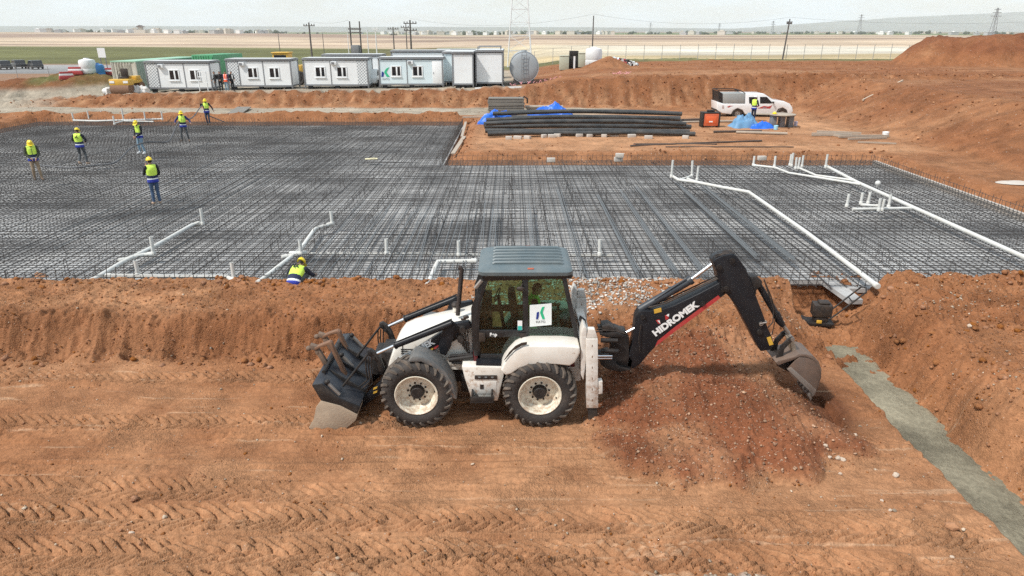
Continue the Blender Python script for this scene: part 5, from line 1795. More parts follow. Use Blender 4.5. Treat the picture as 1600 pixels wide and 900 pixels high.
def pipe_run(label, paths, stubs, z0, r=0.06):
    r0 = r * (0.86 if z0 > 0.75 else 1.0)
    x, yy, z = on(*paths[0][0], z0)
    RLo = Vector((x, yy, z0))
    root = thing('drain_pipe', label, 'pipe', RLo, group='white drain pipes laid in the rebar mat')
    for ip, pth in enumerate(paths):
        r = r0 if ip == 0 else r0 * (0.72 if z0 > 0.75 else 0.86)
        m = MB()
        pts = [Vector(on(a, b_, z0)) for a, b_ in pth]
        fine = [pts[0]]
        for i in range(1, len(pts)):
            for t in (0.15, 0.85, 1.0) if i < len(pts) - 1 else (0.5, 1.0):
                fine.append(pts[i - 1].lerp(pts[i], t))
        m.tube(fine, r, 12)
        o = m.build('pipe_length', PVC, root)
        o.location = -RLo
        for p in (pts[0], pts[-1]):
            d = (pts[1] - pts[0]).normalized() if p is pts[0] else (pts[-2] - pts[-1]).normalized()
            m = MB(); m.cyl(p + d * 0.02, p + d * 0.16, r * 1.22, 12)
            o2 = m.build('pipe_socket', PVC, root); o2.location = -RLo
    for s in stubs:
        stub_part(root, RLo, *s, z0)
    return root


ZU, ZT = 0.70, 0.79
pipe_run('white pipe run at the mat edge on the far left, ending beside three stubs', [[(140, 441), (190, 411), (240, 386), (300, 352), (312, 349)], [(185, 408), (225, 398), (240, 397)], [(165, 431), (300, 432), (355, 432), (366, 440)]],
         [(317, 350, 326), (240, 397, 370), (216, 431, 407), (366, 437, 410)], ZU, 0.068)
pipe_run('white pipe run beside the crouching worker, with a long cross pipe', [[(402, 443), (470, 390), (492, 358), (518, 350)], [(440, 402), (470, 397)], [(452, 396), (480, 395)]],
         [(519, 350, 330), (471, 397, 375), (604, 397, 373), (717, 399, 376), (937, 398, 374)], ZU, 0.066)
pipe_run('thin white pipe running level behind the cab with spaced stubs', [[(470, 396), (604, 396), (740, 398), (960, 399)]], [], 0.64, 0.042)
pipe_run('short white pipe end poking out of the mat left of the exhaust', [[(668, 446), (684, 409), (745, 408)]], [], ZU, 0.066)
pipe_run('white pipe with a bent riser, running down to the trench notch', [[(1049, 274), (1060, 281), (1090, 285), (1130, 293), (1170, 300), (1260, 363), (1372, 448)], [(1062, 281), (1080, 275)], [(1090, 285), (1074, 279)]],
         [(1049, 276, 250), (1081, 275, 251), (1089, 281, 260)], ZT, 0.075)
pipe_run('thick white pipe run crossing the right part of the mat', [[(1290, 259), (1340, 285), (1440, 330), (1605, 404)], [(1176, 258), (1212, 262), (1232, 270), (1345, 288)], [(1245, 261), (1275, 274), (1335, 282)], [(1428, 325), (1332, 327)], [(1345, 320), (1376, 322)]],
         [(1290, 261, 241), (1177, 258, 244), (1210, 260, 244), (1234, 258, 241), (1237, 259, 239), (1243, 263, 246), (1247, 263, 246), (1253, 260, 243), (1323, 322, 303), (1345, 318, 301), (1356, 318, 300), (1373, 328, 310), (1378, 328, 311), (1388, 324, 304)], ZT, 0.080)
pipe_run('white pipe run with seven stubs at the far left mat corner', [[(115, 188), (150, 189), (254, 186)], [(178, 193), (193, 189), (240, 190)]],
         [(115, 188, 176), (139, 186, 173), (160, 185, 173), (193, 187, 169), (179, 194, 181), (227, 187, 174), (254, 187, 174)], ZT, 0.07)
m = MB(); m.ball((0, 0, 0.1), 0.11, 12, 8); m.cyl((0, 0, -0.02), (0, 0, 0.08), 0.06, 10)
o = m.build('pipe_cap', PVC); o.location = on(1371, 290, 0.80)
tag(o, 'round white cap beside the thick pipe run', 'pipe cap')
m = MB(); m.box((0, 0, 0), (0.62, 0.35, 0.012), 0.2); m.box((0.05, 0.02, 0.02), (0.3, 0.2, 0.012), 0.6)
o = m.build('board', mat('yellowed_board', (0.62, 0.56, 0.36), 0.7)); o.location = on(580, 248, 0.735)
tag(o, 'small pale yellow board lying on the bars mid mat', 'board')
# concrete blocks on the mat edge
def block_mesh(w, d, h):
    m = MB(); m.b2(-w / 2, w / 2, -d / 2, d / 2, 0, h); return m.mesh('concrete_block', [CONC], bevel=0.012)


BLK = block_mesh(0.4, 0.2, 0.2)
for i, (px, py, z, rz, lab) in enumerate(((966, 252, 0.78, 0.1, 'concrete block on the mat edge, lower of two right of centre'), (968, 246, 0.98, -0.2, 'concrete block resting on another at the mat edge right of centre'),
                                       (861, 253, 0.76, 0.0, 'lone pale block on the far mat edge above the cab'), (1190, 250, 0.80, 0.1, 'grey block beside the leaning white pipe stub, upper mat edge'))):
    o = inst(BLK, 'concrete_block', None, on(px, py, z), rz)
    tag(o, lab, 'block', 'concrete blocks on the mat edge')
# ================================================================== people
SKIN = mat('skin', (0.36, 0.20, 0.135), 0.6, var=0.08)
HAIR = mat('dark_hair', (0.015, 0.012, 0.01), 0.7, var=0.2)
NAVY = mat('navy_sleeve', (0.013, 0.015, 0.028), 0.85, var=0.3)
BLACKC = mat('black_cloth', (0.012, 0.012, 0.014), 0.85, var=0.3)
OLIVE = mat('olive_cloth', (0.05, 0.055, 0.035), 0.85, var=0.3)
JEANS = mat('blue_denim', (0.055, 0.095, 0.17), 0.85, var=0.25)
JEANSL = mat('pale_denim', (0.20, 0.30, 0.38), 0.85, var=0.25)
GREYT = mat('grey_trousers', (0.075, 0.08, 0.085), 0.85, var=0.25)
TANT = mat('tan_trousers', (0.28, 0.20, 0.13), 0.85, var=0.25)
TEALT = mat('grey_green_trousers', (0.13, 0.16, 0.155), 0.85, var=0.25)
BOOT = mat('dark_boot', (0.03, 0.025, 0.022), 0.7, dust=0.4)
BOOTT = mat('tan_boot', (0.42, 0.30, 0.22), 0.7, dust=0.4)
V_YEL = mat('vest_yellow_green', (0.62, 0.85, 0.10), 0.75, var=0.06)
V_GRN = mat('vest_bright_green', (0.25, 0.85, 0.08), 0.75, var=0.06)
V_NAVY = mat('vest_navy', (0.012, 0.018, 0.06), 0.8, var=0.2)
V_BLUE = mat('vest_blue', (0.02, 0.035, 0.30), 0.8, var=0.15)
V_REFL = mat('vest_reflective', (0.75, 0.77, 0.78), 0.4, var=0.05)
V_ORG = mat('vest_orange', (0.85, 0.12, 0.04), 0.75, var=0.06)
HAT_Y = mat('hat_yellow', (0.85, 0.62, 0.02), 0.35, dust=0.12, var=0.05)
HAT_W = mat('hat_white', (0.80, 0.80, 0.80), 0.35, dust=0.12, var=0.05)
SHIRTW = mat('white_shirt', (0.75, 0.75, 0.74), 0.8, var=0.05)

V3 = Vector
BASE = dict(pelvis=(0, 0, 0.94), waist=(0, 0, 1.08), chest=(0, 0.01, 1.30), neck=(0, 0.01, 1.46), head=(0, -0.015, 1.60),
            hl=(-0.09, 0, 0.90), hr=(0.09, 0, 0.90), kl=(-0.10, -0.02, 0.49), kr=(0.10, -0.02, 0.49), al=(-0.11, 0.02, 0.09), ar=(0.11, 0.02, 0.09),
            tl=(-0.13, -0.16, 0.035), tr=(0.13, -0.16, 0.035), sl=(-0.19, 0.01, 1.40), sr=(0.19, 0.01, 1.40),
            el=(-0.25, 0.03, 1.13), er=(0.25, 0.03, 1.13), wl=(-0.23, -0.07, 0.89), wr=(0.23, -0.07, 0.89))


def remesh(mb, voxel, name):
    me = bpy.data.meshes.new(name)
    me.from_pydata(mb.v, [], mb.f)
    o = bpy.data.objects.new(name, me)
    COL.objects.link(o)
    md = o.modifiers.new('r', 'REMESH'); md.mode = 'VOXEL'; md.voxel_size = voxel
    sm = o.modifiers.new('s', 'SMOOTH'); sm.factor = 0.5; sm.iterations = 2
    dg = bpy.context.evaluated_depsgraph_get()
    r = bpy.data.meshes.new_from_object(o.evaluated_get(dg))
    bpy.data.objects.remove(o); bpy.data.meshes.remove(me)
    r.name = name
    return r


def seg_dist(P, a, b):
    a, b = np.array(a), np.array(b)
    ab = b - a
    t = np.clip(((P - a) @ ab) / max(1e-9, ab @ ab), 0, 1)
    return np.linalg.norm(P - a - t[:, None] * ab, axis=1), t


def make_person(name, label, loc, rz, pose=None, sleeve=NAVY, trousers=GREYT, boots=BOOT, vest='yellow', hat=HAT_Y, scale=1.0, group=None, logo=False, detail=0.017, hood=False):
    J = dict(BASE)
    if pose:
        J.update(pose)
    J = {k: V3(v) for k, v in J.items()}
    m = MB()
    segs = []        # a, b, ra, rb, material slot

    def limb(a, b, ra, rb, slot, mid=None):
        c = a.lerp(b, 0.35)
        rm_ = mid or (ra + rb) / 2
        m.tube([a, c, b], [ra, rm_, rb], 10)
        m.ball(a, ra, 10, 8); m.ball(b, rb, 10, 8)
        segs.append((a, b, ra, rb, slot))
    # slots: 0 skin 1 sleeve 2 trousers 3 boots 4 hair/hood
    for s in 'lr':
        limb(J['h' + s], J['k' + s], 0.088, 0.062, 2, 0.084)
        limb(J['k' + s], J['a' + s], 0.060, 0.048, 2, 0.062)
        m.tube([J['a' + s] + V3((0, 0.03, -0.03)), J['a' + s].lerp(J['t' + s], 0.6) + V3((0, 0, 0.0)), J['t' + s]], [0.052, 0.050, 0.038], 10)
        m.ball(J['a' + s], 0.052, 10, 8); m.ball(J['t' + s], 0.038, 10, 8)
        segs.append((J['a' + s], J['t' + s], 0.052, 0.04, 3))
        limb(J['s' + s], J['e' + s], 0.068, 0.052, 1, 0.062)
        limb(J['e' + s], J['w' + s], 0.050, 0.036, 1, 0.050)
        d = (J['w' + s] - J['e' + s]).normalized()
        hand = J['w' + s] + d * 0.085
        m.tube([J['w' + s], J['w' + s] + d * 0.04, hand], [0.030, 0.040, 0.036], 8, sq=1.0)
        m.ball(hand, 0.034, 8, 6)
        segs.append((J['w' + s] + d * 0.03, hand, 0.03, 0.03, 0))
    sp = [J['pelvis'] + V3((0, 0, -0.06)), J['pelvis'], J['waist'], J['waist'].lerp(J['chest'], 0.5), J['chest'], J['chest'].lerp(J['neck'], 0.55), J['neck']]
    rr_ = [0.075, 0.112, 0.105, 0.115, 0.122, 0.105, 0.055]
    m.tube(sp, rr_, 14, sq=1.42)
    m.ball(J['pelvis'], (0.15, 0.11, 0.10), 12, 8)
    m.tube([J['sl'], J['chest'].lerp(J['neck'], 0.72), J['sr']], [0.06, 0.075, 0.06], 10)
    segs.append((J['pelvis'] + V3((0, 0, -0.05)), J['pelvis'], 0.13, 0.12, 2))
    segs.append((J['waist'], J['chest'], 0.13, 0.14, 1)); segs.append((J['chest'], J['neck'], 0.14, 0.06, 1)); segs.append((J['sl'], J['sr'], 0.07, 0.07, 1))
    hd = (J['head'] - J['neck']).normalized()
    m.tube([J['neck'], J['head']], [0.055, 0.052], 10); segs.append((J['neck'] + hd * 0.03, J['head'] - hd * 0.03, 0.05, 0.05, 0))
    up = hd
    fwd = V3((0, -1, 0)); fwd = V3(J.get('look', fwd)) if 'look' in J else fwd
    fwd = (fwd - up * fwd.dot(up)).normalized()
    side = up.cross(fwd).normalized()
    Rh = Matrix((side, fwd, up)).transposed()
    m.ball(J['head'], (0.075, 0.092, 0.112), 12, 10, rot=Rh)
    m.ball(J['head'] + fwd * 0.045 - up * 0.055, (0.050, 0.05, 0.05), 10, 8, rot=Rh)      # jaw
    m.ball(J['head'] + fwd * 0.098 - up * 0.012, (0.015, 0.020, 0.026), 8, 6, rot=Rh)     # nose
    for s in (-1, 1):
        m.ball(J['head'] + side * 0.078 * s - up * 0.01, (0.014, 0.022, 0.032), 8, 6, rot=Rh)
    segs.append((J['head'] - up * 0.02, J['head'] + up * 0.02, 0.09, 0.09, 0))
    me = remesh(m, detail, 'body')
    n = len(me.polygons)
    P = np.empty(n * 3); me.polygons.foreach_get('center', P); P = P.reshape(-1, 3)
    best, slot = np.full(n, 9.0), np.zeros(n, int)
    for a, b_, ra, rb, sl_ in segs:
        d_, t_ = seg_dist(P, a, b_)
        d_ = d_ - (ra + (rb - ra) * t_)
        w = d_ < best
        best[w] = d_[w]; slot[w] = sl_
    hp = P - np.array(J['head'])
    hu, hf = hp @ np.array(up), hp @ np.array(fwd)
    isin = np.linalg.norm(hp, axis=1) < 0.16
    hairm = isin & ((hu > 0.05) | ((hf < -0.02) & (hu > -0.06)))
    if hood:
        hairm = isin & ~((hf > 0.05) & (hu > -0.01) & (hu < 0.05))
    slot[hairm & (slot == 0)] = 4
    for mm in (SKIN, sleeve, trousers, boots, HAIR):
        me.materials.append(mm)
    # fingers, eyes and mouth joined to the same mesh
    bm = bmesh.new(); bm.from_mesh(me)
    for i, f in enumerate(bm.faces):
        f.material_index = int(slot[i]); f.smooth = True
    fm = MB()
    for s in 'lr':
        d = (J['w' + s] - J['e' + s]).normalized()
        sx = -1 if s == 'l' else 1
        across = d.cross(V3((sx, 0.2, 0))).normalized()
        inn = across.cross(d).normalized()
        pal = J['w' + s] + d * 0.085
        for k, ln in enumerate((0.070, 0.080, 0.074, 0.058)):
            b0 = pal + across * (0.030 - 0.020 * k) + d * 0.012
            fm.tube([b0, b0 + d * ln * 0.5 + inn * 0.008, b0 + d * ln * 0.85 + inn * 0.030], [0.0095, 0.009, 0.007], 6)
        th = J['w' + s] + d * 0.045 + across * 0.032
        fm.tube([th, th + across * 0.030 + d * 0.028, th + across * 0.032 + d * 0.062 + inn * 0.012], [0.012, 0.010, 0.008], 6)
    for s in (-1, 1):
        fm.ball(J['head'] + fwd * 0.082 + side * 0.032 * s + up * 0.006, (0.011, 0.009, 0.008), 6, 5, mi=4, rot=Rh)
    fm.ball(J['head'] + fwd * 0.090 - up * 0.058, (0.022, 0.008, 0.006), 6, 5, mi=1, rot=Rh)
    tmp = fm.mesh('t', [SKIN, sleeve, trousers, boots, HAIR])
    bm.from_mesh(tmp)
    bm.to_mesh(me); bm.free()
    root = thing(name, label, 'person', loc, rz, group, scale)
    inst(me, 'body', root)
    spine = [J['pelvis'] + V3((0, 0, -0.11)), J['pelvis'], J['waist'], J['waist'].lerp(J['chest'], 0.5), J['chest'], J['chest'].lerp(J['neck'], 0.55), J['chest'].lerp(J['neck'], 0.85)]
    if vest:
        vm = MB()
        vm.tube(spine, [0.150, 0.140, 0.128, 0.136, 0.142, 0.124, 0.085], 18, sq=1.38)
        vm.tube([J['sl'].lerp(J['sr'], 0.08), J['chest'].lerp(J['neck'], 0.70), J['sr'].lerp(J['sl'], 0.08)], [0.074, 0.088, 0.074], 12)
        vme = remesh(vm, 0.020, 'safety_vest')
        ax = (spine[-1] - spine[0])
        n = len(vme.polygons)
        P = np.empty(n * 3); vme.polygons.foreach_get('center', P); P = P.reshape(-1, 3)
        bt, acc, tot = np.full(n, 9.0), np.zeros(n), 0.0
        L_ = [(spine[i + 1] - spine[i]).length for i in range(len(spine) - 1)]
        for i in range(len(spine) - 1):
            d_, t_ = seg_dist(P, spine[i], spine[i + 1])
            w = d_ < bt
            bt[w] = d_[w]; acc[w] = tot + t_[w] * L_[i]; tot += L_[i]
        acc /= tot
        if vest == 'orange':
            mats, idx = [V_ORG, V_REFL], np.where((np.abs(acc - 0.35) < 0.05) | (np.abs(P[:, 0]) > 0.09) & (np.abs(P[:, 0]) < 0.12) & (acc > 0.4), 1, 0)
        elif vest == 'green':
            mats, idx = [V_GRN, V_REFL], np.where((np.abs(acc - 0.35) < 0.05), 1, 0)
        else:
            mats = [V_YEL, V_NAVY, V_REFL, V_BLUE]
            idx = np.select([acc < 0.19, acc < 0.27, acc < 0.45], [3, 2, 1], 0)
            idx = np.where((P[:, 1] < -0.08) & (np.abs(P[:, 0]) < 0.018) & (idx == 0), 1, idx)
        for mm in mats:
            vme.materials.append(mm)
        vme.polygons.foreach_set('material_index', idx.astype(np.int32)); vme.shade_smooth()
        vo = inst(vme, 'safety_vest', root)
        if logo:
            c0 = J['chest'].lerp(J['neck'], 0.25)
            sdir_ = (J['neck'] - J['chest']).normalized()
            back = V3((1, 0, 0)).cross(sdir_).normalized()
            if back.y < 0 and abs(back.y) > 0.3:
                back = -back
            if back.y < 0:
                back = -back
            c0 = c0 + back * 0.150
            def lp(pts, mt, nm):
                mm = MB(); vs = [c0 + V3((-u, 0, 0)) * 1.0 + sdir_ * v for u, v in pts]
                k_ = len(pts)
                mm.add(vs + [p + back * 0.012 for p in vs], [tuple(range(k_))[::-1], tuple(range(k_, 2 * k_))] + [(i, (i + 1) % k_, (i + 1) % k_ + k_, i + k_) for i in range(k_)])
                mm.build(nm, mt, vo, smooth=False)
            lp([(-0.07, -0.06), (-0.03, -0.06), (-0.02, 0.02), (-0.055, 0.02)], BLACKC, 'logo_stem')
            lp([(0.075, 0.07), (0.04, 0.07), (-0.01, -0.01), (0.05, -0.06), (0.085, -0.06), (0.035, -0.005)], BLACKC, 'logo_arm')
    if hat:
        hm = MB()
        c0 = J['head'] + up * 0.045
        prof = [(0.118, -0.012), (0.112, 0.0), (0.108, 0.03), (0.094, 0.07), (0.06, 0.100), (0.0, 0.112)]
        vs, fs = [], []
        k_ = 16
        for r_, z_ in prof:
            for i in range(k_):
                q = 2 * math.pi * i / k_
                vs.append(c0 + side * (r_ * math.cos(q) * 0.95) + fwd * (r_ * math.sin(q) * 1.12) + up * z_)
        for j in range(len(prof) - 1):
            for i in range(k_):
                fs.append((j * k_ + i, j * k_ + (i + 1) % k_, (j + 1) * k_ + (i + 1) % k_, (j + 1) * k_ + i))
        fs.append(tuple(range(k_))[::-1])
        hm.add(vs, fs)
        ho = hm.build('hard_hat', hat, root)
        bmx = MB()
        vs = []
        for i in range(9):
            q = math.pi * (0.12 + 0.76 * i / 8)
            for rr2, dz in ((0.115, -0.008), (0.160 + 0.018 * math.sin(q), -0.022)):
                vs.append(c0 + side * (rr2 * math.cos(q) * 0.93) + fwd * (rr2 * math.sin(q) * 1.10) + up * dz)
        nv = len(vs)
        vs2 = [p - up * 0.008 for p in vs]
        fs = []
        for i in range(8):
            a, b_, c_, d_ = 2 * i, 2 * i + 1, 2 * i + 3, 2 * i + 2
            fs += [(a, b_, c_, d_), (a + nv, d_ + nv, c_ + nv, b_ + nv), (b_, b_ + nv, c_ + nv, c_)]
        bmx.add(vs + vs2, fs)
        bmx.build('brim', hat, ho)
        rb = MB(); rb.tube([c0 + fwd * 0.118 + up * 0.035, c0 + fwd * 0.08 + up * 0.095, c0 + up * 0.118, c0 - fwd * 0.08 + up * 0.095, c0 - fwd * 0.118 + up * 0.035], 0.013, 6)
        rb.build('ridge', hat, ho)
    return root


WG = 'site workers in yellow hard hats'
ZM = TOPZ + 0.02
D = R
make_person('person', 'worker in yellow hard hat and dark hood looking down, tan trousers, far left', on(60, 281, ZM), R(42),
            dict(head=(0, -0.085, 1.565), neck=(0, -0.02, 1.45), look=(0, -1, -0.5), el=(-0.25, -0.02, 1.12), wl=(-0.12, -0.17, 0.98), er=(0.25, -0.02, 1.12), wr=(0.10, -0.20, 0.96),
                 kl=(-0.10, -0.05, 0.48), al=(-0.10, 0.10, 0.09), tl=(-0.12, -0.08, 0.035), kr=(0.11, -0.09, 0.49), ar=(0.13, -0.10, 0.09), tr=(0.15, -0.28, 0.035)), OLIVE, TANT, BOOT, group=WG, hood=True)
make_person('person', 'worker seen from behind with a letter mark on his yellow vest, grey trousers', on(131, 257, ZM), R(186),
            dict(el=(-0.30, -0.06, 1.16), wl=(-0.18, -0.24, 1.06), er=(0.29, -0.06, 1.16), wr=(0.16, -0.25, 1.08), kl=(-0.12, -0.10, 0.49), al=(-0.16, -0.02, 0.09), tl=(-0.20, -0.19, 0.035),
                 kr=(0.14, -0.12, 0.50), ar=(0.10, 0.16, 0.14), tr=(0.10, -0.0, 0.04), head=(0, -0.05, 1.59)), NAVY, GREYT, BOOTT, group=WG, logo=True)
make_person('person', 'worker in pale jeans and white shoes gripping the grey hose with both hands', on(223, 240, ZM), R(-25),
            dict(head=(0, -0.06, 1.57), look=(0.1, -1, -0.35), el=(-0.24, -0.05, 1.12), wl=(-0.10, -0.22, 0.94), er=(0.24, -0.02, 1.13), wr=(0.05, -0.24, 0.90),
                 kl=(-0.14, -0.06, 0.49), al=(-0.17, 0.02, 0.09), tl=(-0.20, -0.15, 0.035), kr=(0.13, -0.05, 0.49), ar=(0.17, 0.03, 0.09), tr=(0.22, -0.14, 0.035)), BLACKC, JEANSL, mat('white_shoe', (0.6, 0.6, 0.6), 0.7), group=WG)
make_person('person', 'worker with blue sleeves and arms spread, dark trousers, second from the far mat edge', on(290, 221, ZM), R(12),
            dict(el=(-0.36, -0.04, 1.20), wl=(-0.34, -0.24, 1.10), er=(0.38, 0.0, 1.20), wr=(0.46, -0.16, 1.08), kl=(-0.15, -0.02, 0.49), al=(-0.18, 0.02, 0.09), tl=(-0.22, -0.14, 0.035),
                 kr=(0.15, -0.03, 0.49), ar=(0.20, 0.04, 0.09), tr=(0.25, -0.12, 0.035)), mat('royal_blue_sleeve', (0.012, 0.022, 0.12), 0.85), GREYT, BOOT, group=WG, hood=True)
make_person('person', 'worker farthest back on the mat, hose over his shoulder, near the ramp board', on(326, 195, ZM), R(8),
            dict(el=(-0.34, -0.03, 1.22), wl=(-0.30, -0.10, 1.42), er=(0.36, 0.02, 1.18), wr=(0.44, -0.02, 0.98), kl=(-0.08, -0.06, 0.49), al=(-0.06, 0.05, 0.09), tl=(-0.08, -0.12, 0.035),
                 kr=(0.11, -0.10, 0.50), ar=(0.10, -0.06, 0.09), tr=(0.12, -0.24, 0.035)), NAVY, mat('dark_denim', (0.03, 0.045, 0.075), 0.85), BOOT, group=WG, hood=True)
make_person('person', 'nearest standing worker with hand raised to his face, blue jeans and tan shoes', on(246, 319, ZM), R(222),
            dict(sr=(0.18, 0.02, 1.39), er=(0.24, -0.10, 1.14), wr=(0.12, -0.22, 1.36), el=(-0.25, 0.0, 1.13), wl=(-0.18, -0.18, 1.0), look=(0.3, -1, -0.1),
                 kl=(-0.09, -0.02, 0.49), al=(-0.10, 0.02, 0.09), kr=(0.09, -0.03, 0.49), ar=(0.10, 0.0, 0.09)), BLACKC, JEANS, BOOTT, group=WG)
cx, cy, cz = on(459, 447, 0.70)
make_person('person', 'worker crouching with his back turned at the near edge of the mat', (cx - 0.05, cy + 0.30, 0.47), R(172),
            dict(pelvis=(0, 0.10, 0.26), waist=(0, 0.00, 0.36), chest=(0, -0.20, 0.47), neck=(0, -0.33, 0.54), head=(0, -0.43, 0.60), look=(0, -1, -1.0),
                 hl=(-0.10, 0.08, 0.26), hr=(0.10, 0.08, 0.26), kl=(-0.20, -0.30, 0.34), kr=(0.24, -0.26, 0.34), al=(-0.15, -0.02, 0.09), ar=(0.17, 0.0, 0.09), tl=(-0.19, -0.20, 0.035), tr=(0.22, -0.18, 0.035),
                 sl=(-0.19, -0.27, 0.50), sr=(0.19, -0.27, 0.50), el=(-0.33, -0.34, 0.32), er=(0.34, -0.36, 0.34), wl=(-0.30, -0.52, 0.26), wr=(0.22, -0.56, 0.26)), NAVY, GREYT, BOOT, group=WG, logo=True)
tx_, ty2, _ = on(1176, 189, 0.95)
make_person('person', 'worker in white hard hat standing beside the white pickup', (tx_, ty2, zat(tx_, ty2)), R(130),
            dict(el=(-0.26, -0.06, 1.13), wl=(-0.14, -0.24, 1.05), er=(0.26, -0.06, 1.13), wr=(0.12, -0.26, 1.05)), NAVY, mat('navy_trousers', (0.012, 0.016, 0.04), 0.85), BOOT, hat=HAT_W)
for i, (px, py, rz, sl_, tr_, ve, lab, po) in enumerate((
        (337, 138, -60, BLACKC, GREYT, None, 'bareheaded person in black with backpack, left of the group by the cabins', dict(el=(-0.25, -0.04, 1.13), wl=(-0.15, -0.2, 1.0))),
        (345, 138, 20, BLACKC, BLACKC, None, 'person in plain black clothes, second in the group by the cabins', dict(wl=(-0.08, -0.22, 1.0), wr=(0.08, -0.22, 1.0), el=(-0.25, -0.03, 1.13), er=(0.25, -0.03, 1.13))),
        (354, 138, -10, mat('blue_overall', (0.02, 0.03, 0.10), 0.85), JEANSL, 'orange', 'person in orange vest standing in the group by the cabins', dict()),
        (363, 138, 60, BLACKC, BLACKC, None, 'person in black suit and white shirt, right of the group by the cabins', dict(er=(0.24, -0.05, 1.13), wr=(0.12, -0.2, 1.02))))):
    y_ = 64.4
    x_ = (px - 800) / FPX * (y_ * math.cos(PITCH) + (CAMH - 2.2) * math.sin(PITCH))
    pr = make_person('person', lab, (x_, y_, zat(x_, y_)), R(rz), po, sl_, tr_, BOOT, vest=ve, hat=None, group='people talking beside the cabins', detail=0.022, scale=1.03)
    if i == 0:
        bp_ = MB(); bp_.box((0, 0.20, 1.24), (0.30, 0.16, 0.44)); bp_.box((0, 0.29, 1.16), (0.22, 0.06, 0.22))
        bo = bp_.build('backpack', mat('black_nylon', (0.012, 0.012, 0.014), 0.7), bevel=0.05)
        bo.location = pr.location; bo.rotation_euler = pr.rotation_euler; bo.scale = pr.scale
        tag(bo, 'black backpack on the person left of the cabin group', 'backpack')
    if i == 3:
        sh = MB(); sh.prism([(-0.045, 1.05), (0.045, 1.05), (0.065, 1.42), (-0.065, 1.42)], -0.175, -0.12)
        sh.build('shirt_front', SHIRTW, pr, bevel=0.02)
# driver, turned to the rear controls
drx, drz = at(842, 470, 11.8)
make_person('person', 'driver in bright green vest seated in the backhoe cab', (drx - 0.08, 11.8, zf + 0.0), R(90),
            dict(pelvis=(0, 0.02, 0.56), waist=(0, 0.04, 0.70), chest=(0, 0.03, 0.92), neck=(0, 0.0, 1.08), head=(0, -0.04, 1.21), hl=(-0.10, 0, 0.54), hr=(0.10, 0, 0.54),
                 kl=(-0.14, -0.40, 0.58), kr=(0.14, -0.40, 0.58), al=(-0.12, -0.52, 0.15), ar=(0.12, -0.52, 0.15), tl=(-0.12, -0.70, 0.09), tr=(0.12, -0.70, 0.09),
                 sl=(-0.19, 0.01, 1.01), sr=(0.19, 0.01, 1.01), el=(-0.26, -0.08, 0.78), er=(0.26, -0.08, 0.78), wl=(-0.20, -0.34, 0.80), wr=(0.20, -0.34, 0.80)),
            BLACKC, TEALT, BOOT, vest='green', hat=None)
# hose dragged across the mat
hp_ = [on(352, 178, 0.8), on(338, 172, 1.3), (on(322, 195, 0)[0] * 0 + at(316, 164, 47.3)[0], 47.3, at(316, 164, 47.3)[1])]
p4 = at(281, 190, 40.3)
p3 = at(228, 222, 36.2)
pts = [(-20.2, 49.0, 0.8), (-21.0, 48.2, 1.4), (at(317, 165, 47.0)[0], 46.9, at(317, 165, 47.0)[1]), (at(300, 183, 43.5)[0], 43.5, at(300, 184, 43.5)[1]), (p4[0], 40.2, p4[1]),
       (at(262, 203, 38.3)[0], 38.3, 1.1), (at(245, 214, 37)[0], 37.0, 1.2), (p3[0], 36.1, p3[1]), (at(205, 234, 34.6)[0], 34.6, 1.25), (at(180, 248, 33)[0], 33.0, 0.85), on(150, 258, 0.78), on(110, 262, 0.78), on(60, 258, 0.78)]
m = MB()
fine = []
V = [V3(p) for p in pts]
for i in range(len(V) - 1):
    a, b_, c_, d_ = V[max(0, i - 1)], V[i], V[i + 1], V[min(len(V) - 1, i + 2)]
    for k in range(6):
        t = k / 6
        fine.append(0.5 * ((2 * b_) + (c_ - a) * t + (2 * a - 5 * b_ + 4 * c_ - d_) * t * t + (-a + 3 * b_ - 3 * c_ + d_) * t ** 3))
fine.append(V[-1])
m.tube(fine, 0.035, 8)
tag(m.build('hose', mat('grey_hose', (0.10, 0.10, 0.105), 0.6, var=0.2)), 'grey hose carried across the mat by three workers', 'hose')
# ================================================================== cabins, yard, materials, far things
PANEL = mat('pale_grey_panel', (0.79, 0.81, 0.82), 0.5, dust=0.25, dust_col=(0.45, 0.38, 0.3), var=0.04, scale=1.2, streak=True)
PANELB = mat('pale_blue_panel', (0.64, 0.75, 0.79), 0.5, dust=0.2, dust_col=(0.45, 0.38, 0.3), var=0.04, scale=1.2, streak=True)
POSTG = mat('slate_grey_frame', (0.17, 0.19, 0.21), 0.5, dust=0.25, var=0.08)
ROOFW = mat('pale_roof_sheet', (0.58, 0.60, 0.60), 0.5, dust=0.3, dust_col=(0.4, 0.33, 0.26), var=0.06, scale=2)
UPVC = mat('white_window_frame', (0.76, 0.77, 0.77), 0.4, var=0.03)
DARKG = mat('dark_pane', (0.015, 0.017, 0.02), 0.08, var=0.2)
DARK = mat('dark_underside', (0.02, 0.02, 0.02), 0.8)
m_dot = bpy.data.materials.new('printed_panel')
m_dot.use_nodes = True
N, L = nodes_of(m_dot)
tcn = N.new('ShaderNodeTexCoord'); mp = N.new('ShaderNodeMapping'); mp.inputs['Rotation'].default_value = (0, R(38), 0)
vo = N.new('ShaderNodeTexVoronoi'); vo.inputs['Scale'].default_value = 5.2; vo.inputs['Randomness'].default_value = 0.0
L.new(tcn.outputs['Object'], mp.inputs['Vector']); L.new(mp.outputs['Vector'], vo.inputs['Vector'])
rp = N.new('ShaderNodeValToRGB'); rp.color_ramp.elements[0].position = 0.40; rp.color_ramp.elements[0].color = (0.32, 0.34, 0.35, 1)
rp.color_ramp.elements[1].position = 0.46; rp.color_ramp.elements[1].color = (0.76, 0.77, 0.77, 1)
